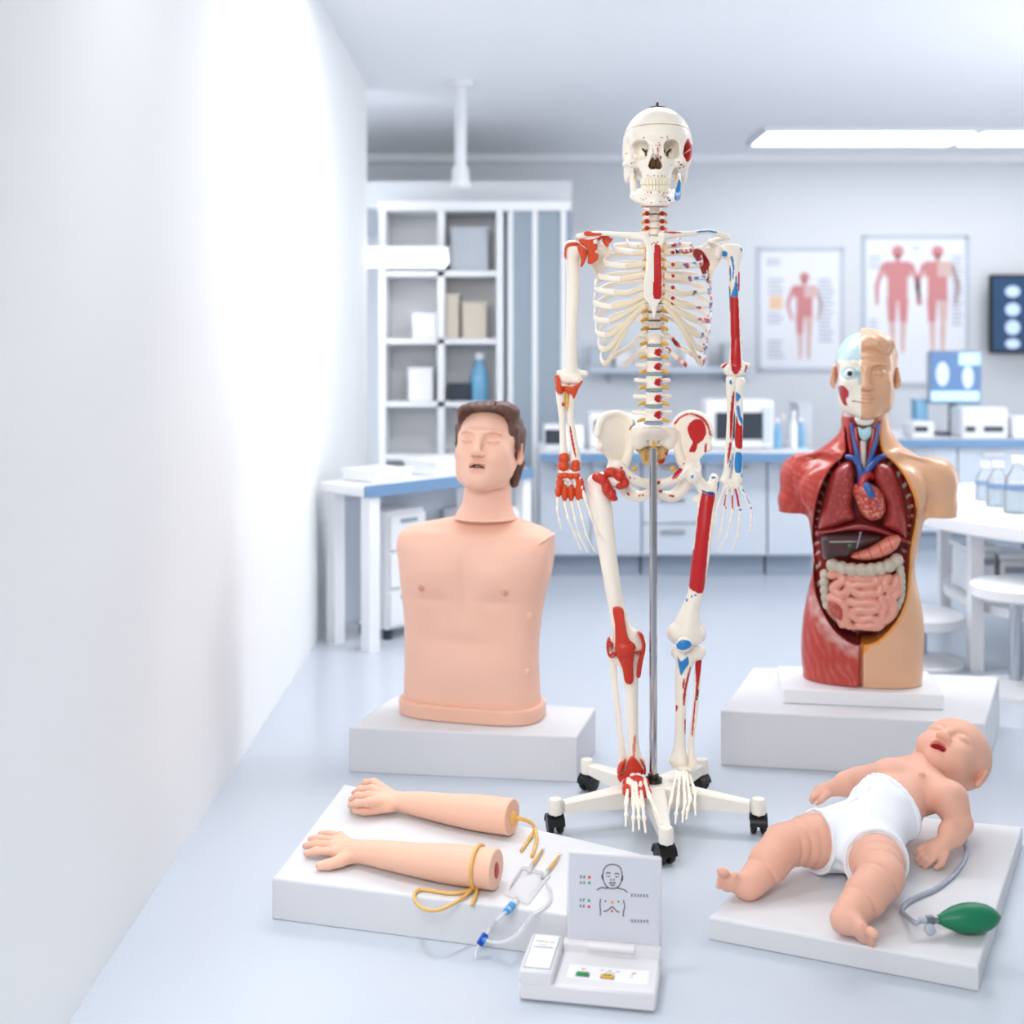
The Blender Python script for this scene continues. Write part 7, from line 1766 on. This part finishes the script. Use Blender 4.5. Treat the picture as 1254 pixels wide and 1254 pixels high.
# ---------------- drip bag
def B(x, y, z): return G(560 + x / 6.27, 1000 + y / 6.27, z)
M_bag = clearmat('clear_bag', (254, 254, 255), .06, .12, .14); M_bagl = clearmat('clear_bag_seam', (254, 254, 255), .12, .1, .40); M_ctube = clearmat('clear_tubing', (254, 254, 255), .15, .1, .40)
M_bclip = pmat('blue_clip', (20, 70, 178), .35); M_bconn = pmat('sky_blue_fitting', (36, 150, 216), .35)
cq = [B(352, 600, PA), B(540, 690, PA), B(722, 455, PA), B(500, 388, PA)]
bagc = sum(cq) / 4
bag = thing('drip_bag', (bagc[0], bagc[1], PA), 'empty clear drip bag with two amber ports and looping tubing on the left front plinth', 'drip bag')
def rr_quad(q, inset, n=6, rad=.012):
    q = [np.array(p) for p in q]; c = sum(q) / 4; q = [p + nrm(c - p) * inset for p in q]; out = []
    for i in range(4):
        p = q[i]; a = p + nrm(q[i - 1] - p) * rad; e_ = p + nrm(q[(i + 1) % 4] - p) * rad
        for t in np.linspace(0, 1, n): out.append((1 - t) ** 2 * a + 2 * t * (1 - t) * p + t * t * e_)
    return out
def cushion(loop, z0, h, name, mat, par):
    c = sum(loop) / len(loop); V = []; F = []; n = len(loop); rings = [(1.0, .0), (.985, .35), (.93, .7), (.82, .92), (.55, 1.0), (.25, 1.0)]
    for sgn in (1,):
        for r, hh in rings:
            for p in loop: V.append(c + (p - c) * r + V3(0, 0, z0 + h * hh - c[2]))
    for i in range(len(rings) - 1):
        for k in range(n): F.append([i * n + k, i * n + (k + 1) % n, (i + 1) * n + (k + 1) % n, (i + 1) * n + k])
    F.append([(len(rings) - 1) * n + k for k in range(n)]); F.append(list(range(n))[::-1])
    b_ = MB(); b_.raw(V, F); return b_.build(name, mat, par, 'auto')
out_ = rr_quad(cq, 0); inn_ = rr_quad(cq, .014)
b = MB(); n = len(out_)
V = [p + V3(0, 0, .0006) for p in out_] + [p + V3(0, 0, .0042) for p in out_] + [p + V3(0, 0, .0042) for p in inn_] + [p + V3(0, 0, .0006) for p in inn_]
b.raw(V, [[i * n + k, i * n + (k + 1) % n, ((i + 1) % 4) * n + (k + 1) % n, ((i + 1) % 4) * n + k] for i in range(4) for k in range(n)]); b.build('seam', M_bagl, bag, 'auto')
cushion(inn_, PA + .0008, .014, 'pouch', M_bag, bag)
b = MB(); b.tube(spline([p + V3(0, 0, .008) for p in out_], 1, True) + [out_[0] + V3(0, 0, .008)], .0016, 6, cap=False) if False else None
for (p0, p1, p2) in (((548, 425), (575, 365), (655, 255)), ((655, 470), (700, 405), (783, 300))):
    a, m, e_ = B(*p0, PA + .006), B(*p1, PA + .008), B(*p2, PA + .006)
    b = MB(); b.tube([a, m], .0042, 10); pt = b.build('port_neck', M_bagl, bag, True)
    b = MB(); b.tube([m - (e_ - m) * .05, m * .5 + e_ * .5, e_], [.0036, .0034, .0024], 10); b.build('amber_port', M_rub, bag, True)
    b = MB(); b.tube([e_, e_ + nrm(e_ - m) * .007], [.0022, .0030], 8); b.build('port_tip', M_bagl, bag, True)
s0, s1, s2 = B(450, 640, PA + .006), B(415, 690, PA + .008), B(372, 735, PA + .007)
b = MB(); b.tube([s0, s1], .0062, 12); b.build('outlet_neck', M_bagl, bag, True)
b = MB(); b.tube([s1 + (s0 - s1) * .15, s1 * .5 + s2 * .5], [.0078, .0074], 14); b.build('blue_fitting', M_bconn, bag, 'auto')
b = MB(); b.tube([s1 * .5 + s2 * .5, s1 * .2 + s2 * .8], [.0066, .006], 12); b.build('clear_collar', M_bagl, bag, 'auto')
b = MB(); b.tube([s1 * .2 + s2 * .8, s2], [.0070, .0060], 14); b.build('blue_fitting', M_bconn, bag, 'auto')
def W3(x, y, Y): return P(560 + x / 6.27, 1000 + y / 6.27, Y)
Yf = 2.375                                               # plinth front below this stretch of tube
t1 = [s2, B(330, 775, PA + .005), B(300, 808, PA + .006), W3(262, 845, 2.370), W3(225, 900, 2.362), W3(195, 945, 2.356)]
b = MB(); b.tube(spline(t1, 6), .0036, 10); b.build('drip_tube', M_ctube, bag, True)
t2 = [W3(195, 945, 2.356), W3(165, 990, 2.350), W3(145, 1030, 2.345), W3(138, 1085, 2.340)]
b = MB(); b.tube(spline(t2, 6), .0030, 10); b.build('drip_tube', M_ctube, bag, True)
b = MB(); c_ = W3(194, 944, 2.356); ud = nrm(t2[2] - t1[-2]); b.box(c_, (.0062, .0052, .0118), [nrm(np.cross(ud, V3(0, 1, 0))), nrm(np.cross(ud, np.cross(ud, V3(0, 1, 0)))), ud], .002); cl = b.build('roller_clamp', M_bclip, bag, 'auto')
b = MB(); b.lathe(c_ + V3(.003, -.006, .002), [(.0035, -.003), (.0042, -.002), (.0042, .002), (.0035, .003)], (1, 0, .3), 16); b.build('clamp_wheel', M_bconn, cl, 'auto')
lp2 = [B(690, 520, PA + .004), B(716, 580, PA + .004), B(714, 640, PA + .004), B(680, 690, PA + .004), B(610, 735, PA + .004), B(560, 770, PA + .005), W3(520, 830, 2.330), W3(470, 895, 2.322), W3(400, 945, 2.322), W3(320, 968, 2.330), W3(250, 962, 2.345), W3(205, 940, 2.354)]
b = MB(); b.tube(spline(lp2, 6), .0032, 10); b.build('loop_tube', M_ctube, bag, True)
# ================================================================ control box with raised lid
FL = V3(.0114, 2.196, 0); bu = nrm(V3(.2346, -.044, 0)); bv = nrm(V3(-bu[1], bu[0], 0)); bw = V3(0, 0, 1); BF = [bu, bv, bw]
WB, DB, H0, H1 = .2387, .148, .0345, .056
box = thing('control_box', FL + bu * WB / 2 + bv * DB / 2, 'white manikin control box with open lid showing a printed figure', 'control box')
M_box = pmat('box_plastic', (224, 223, 227), .38, coat=.1); M_boxg = pmat('lid_panel', (206, 208, 218), .45); M_label = pmat('label_panel', (232, 236, 246), .35); M_ink = pmat('black_ink', (26, 28, 32), .5); M_line = pmat('label_edge', (120, 130, 148), .5)
M_gbtn = pmat('green_button', (22, 140, 80), .35); M_ybtn = pmat('yellow_button', (240, 184, 18), .35); M_rled = pmat('red_mark', (232, 58, 48), .4); M_gled = pmat('green_mark', (40, 170, 110), .4); M_oled = pmat('orange_mark', (240, 160, 40), .4); M_greyink = pmat('grey_ink', (150, 150, 160), .5)
def bp(u, v, w_=0.0): return FL + bu * u + bv * v + bw * w_
def bbox(b, u0, u1, v0, v1, w0, w1, bev=.003): b.box(bp((u0 + u1) / 2, (v0 + v1) / 2, (w0 + w1) / 2), ((u1 - u0) / 2, (v1 - v0) / 2, (w1 - w0) / 2), BF, bev)
b = MB(); bbox(b, 0, WB, 0, DB, .003, H0, .004); b.build('housing', M_box, box, 'auto')
for u in (.02, WB - .02):
    for v in (.02, DB - .02):
        b = MB(); b.cyl(bp(u, v, 0), bp(u, v, .004), .008, n=14); b.build('foot', M_dark, box, 'auto')
b = MB(); bbox(b, 0, .060, 0, .140, H0 - .006, H1, .004); side = b.build('raised_module', M_box, box, 'auto')
b = MB(); bbox(b, .0065, .0545, .009, .131, H1 - .001, H1 + .0006, 0); b.build('label_border', M_line, side)
b = MB(); bbox(b, .0078, .0532, .0105, .1295, H1 - .001, H1 + .0011, 0); lab = b.build('label_panel', M_label, side)
def marks(name, mat, par, items, w0, fn=bp):
    b_ = MB()
    for (u, v, du, dv) in items: b_.box(fn(u, v, w0), (du, dv, .0002), BF)
    return b_.build(name, mat, par)
for i, (u, m_) in enumerate(((.0155, M_rled), (.0200, M_gled), (.0245, M_bconn), (.0290, M_oled), (.0330, M_rled))):
    b = MB(); c = bp(u, .107 + .0008 * (i % 2), H1 + .0012); r0 = .0019
    b.prism([c + (bu * math.cos(a) * r0 + bv * math.sin(a) * r0 * 1.3) for a in np.linspace(0, 2 * PI, 13 if i % 2 else 6)[:-1]], (0, 0, .0003)); b.build('logo_mark', m_, lab)
marks('printed_text', M_ink, lab, [(.039, .107, .0012, .0013), (.044, .107, .0012, .0013)], H1 + .0012)
marks('printed_text', M_greyink, lab, [(.020 + .0028 * i, .0945, .0010, .0009) for i in range(6)], H1 + .0012)
marks('printed_text', M_ink, lab, [(.0135 + .0030 * i, .0855, .0009 + .0004 * (i % 3 == 0), .0013 if i % 4 else .0008) for i in range(12)], H1 + .0012)
# deck label and buttons
b = MB(); bbox(b, .080, .222, .030, .078, H0 - .001, H0 + .0005, 0); deck = b.build('deck_label', pmat('deck_label', (242, 242, 246), .35), box)
def button(u, m_, name):
    b_ = MB(); bbox(b_, u - .0125, u + .0125, .036, .0500, H0, H0 + .0015, .0008); base_ = b_.build('button_bezel', M_greyink, box, 'auto')
    b_ = MB(); bbox(b_, u - .0110, u + .0110, .0372, .0488, H0 + .001, H0 + .0045, .0015); return b_.build(name, m_, box, 'auto')
button(.107, M_gbtn, 'green_button'); yb = button(.151, M_ybtn, 'yellow_button')
marks('printed_text', M_ink, yb, [(.1465, .0430, .0016, .0022), (.151, .0430, .0010, .0026), (.1552, .0430, .0016, .0022)], H0 + .0046)
marks('printed_text', M_rled, deck, [(.104, .0655, .0013, .0016), (.1085, .0662, .0016, .0014), (.1055, .0605, .0022, .0006), (.196, .0655, .0036, .0014)], H0 + .0006)
marks('printed_text', M_greyink, deck, [(.139, .0655, .0026, .0012), (.153, .0660, .0028, .0014), (.167, .0655, .0026, .0013), (.150, .0595, .0045, .0008), (.159, .0590, .0036, .0008), (.193, .0595, .0028, .0008), (.193, .0500, .0028, .0008)], H0 + .0006)
# hinge step and lid
b = MB(); bbox(b, .060, WB, .122, DB, H0 - .006, H1 - .004, .003); b.build('hinge_ledge', M_box, box, 'auto')
b = MB(); b.tube([bp(.106, .124, H1 - .0075), bp(.192, .124, H1 - .0075)], .0085, 20); b.build('hinge_barrel', M_box, box, 'auto')
tilt = math.radians(7); lw = nrm(bw * math.cos(tilt) + bv * math.sin(tilt)); ln = nrm(bv * math.cos(tilt) - bw * math.sin(tilt)); LF = [bu, ln, lw]
L0 = bp(.0635, .138, H1 - .006); LWd, LH = .1745, .158
def lp_(u, w_, n=0.0): return L0 + bu * u + lw * w_ + ln * n
b = MB(); b.box(lp_(LWd / 2, LH / 2, .0045), (LWd / 2, .0045, LH / 2), LF, .0035); lid = b.build('lid', M_box, box, 'auto')
b = MB(); b.box(lp_(LWd / 2, LH / 2 + .0, -.0004), (LWd / 2 - .0045, .0006, LH / 2 - .0055), LF); lpan = b.build('lid_panel', M_boxg, lid)
# printed drawing; crop of the photo: x 605..1132, y 88..600 over the lid face
def D(x, y):
    u = (x - 605) / 527 * LWd; top = 88 + (x - 605) / 527 * 27; bot = 550 + (x - 605) / 527 * 50
    return lp_(u, LH * (1 - (y - top) / (bot - top)), -.0014)
def stroke(name, pts, r=.00085, closed=False, k=5, mat=M_ink):
    b_ = MB(); q = spline([D(*p) for p in pts], k, closed)
    if closed: q = q + [q[0]]
    b_.tube(q, 1.0 if False else [1.0] * len(q), 6, flat=(r, .0004), up=ln) if False else b_.tube(q, r, 6); b_.build(name, mat, lpan, True)
stroke('drawn_head', [(862, 157), (900, 170), (914, 205), (912, 240), (900, 268), (880, 283), (860, 286), (838, 280), (818, 260), (808, 225), (812, 190), (828, 167)], closed=True)
stroke('drawn_ear', [(914, 215), (919, 222), (916, 242), (911, 244)]); stroke('drawn_ear', [(808, 210), (803, 218), (806, 236), (811, 240)])
stroke('drawn_neck', [(832, 278), (832, 285), (800, 281), (776, 294)]); stroke('drawn_neck', [(887, 284), (905, 285), (930, 293), (946, 306)])
for pts in ([(824, 206), (838, 202), (850, 205)], [(873, 207), (886, 205), (899, 209)]): stroke('drawn_brow', pts)
for pts in ([(828, 220), (838, 223), (847, 220)], [(876, 221), (886, 224), (896, 222)]): stroke('drawn_eye', pts, .0006)
stroke('drawn_nose', [(852, 236), (854, 243)], .001, k=2); stroke('drawn_nose', [(871, 236), (869, 243)], .001, k=2)
stroke('drawn_mouth', [(844, 256), (856, 254), (862, 257), (870, 254), (880, 256)]); stroke('drawn_mouth', [(848, 262), (862, 271), (876, 263)])
stroke('drawn_body', [(797, 340), (793, 372), (797, 400), (796, 428)]); stroke('drawn_body', [(924, 346), (931, 382), (925, 405), (924, 434)])
stroke('drawn_chest', [(814, 402), (824, 406), (845, 394), (861, 382), (870, 388), (888, 405), (902, 410)])
def dot(x, y, r, m_): 
    b_ = MB(); c = D(x, y); b_.prism([c + bu * r * math.cos(a) + lw * r * math.sin(a) for a in np.linspace(0, 2 * PI, 17)[:-1]][::-1], -ln * .0006); b_.build('printed_dot', m_, lpan)
for x, y, r, m_ in ((732, 227, .0026, M_rled), (732, 257, .0026, M_gled), (732, 349, .0026, M_gled), (732, 381, .0026, M_rled), (862, 358, .0026, M_oled), (861, 405, .0020, M_rled), (824, 351, .0014, M_ink), (896, 354, .0014, M_ink), (958, 453, .0008, M_rled)): dot(x, y, r, m_)
def glyphs(x0, y0, n, stp, m_=M_ink, h=6):
    b_ = MB(); r_ = random.Random(x0 + y0)
    for i in range(n):
        x = x0 + i * stp
        for k in range(3):
            a, c = D(x - stp * .3, y0 - h + h * k + i * .55), D(x + stp * .3 * r_.uniform(.3, 1), y0 - h + h * k + i * .55); b_.tube([a, c], .00042, 4)
        b_.tube([D(x - stp * .15, y0 - h + i * .55), D(x - stp * .15, y0 + h + i * .55)], .00042, 4)
    b_.build('printed_text', m_, lpan)
glyphs(686, 226, 2, 18); glyphs(686, 255, 2, 18); glyphs(686, 347, 2, 18); glyphs(686, 377, 2, 18); glyphs(972, 320, 6, 17); glyphs(974, 456, 6, 17)
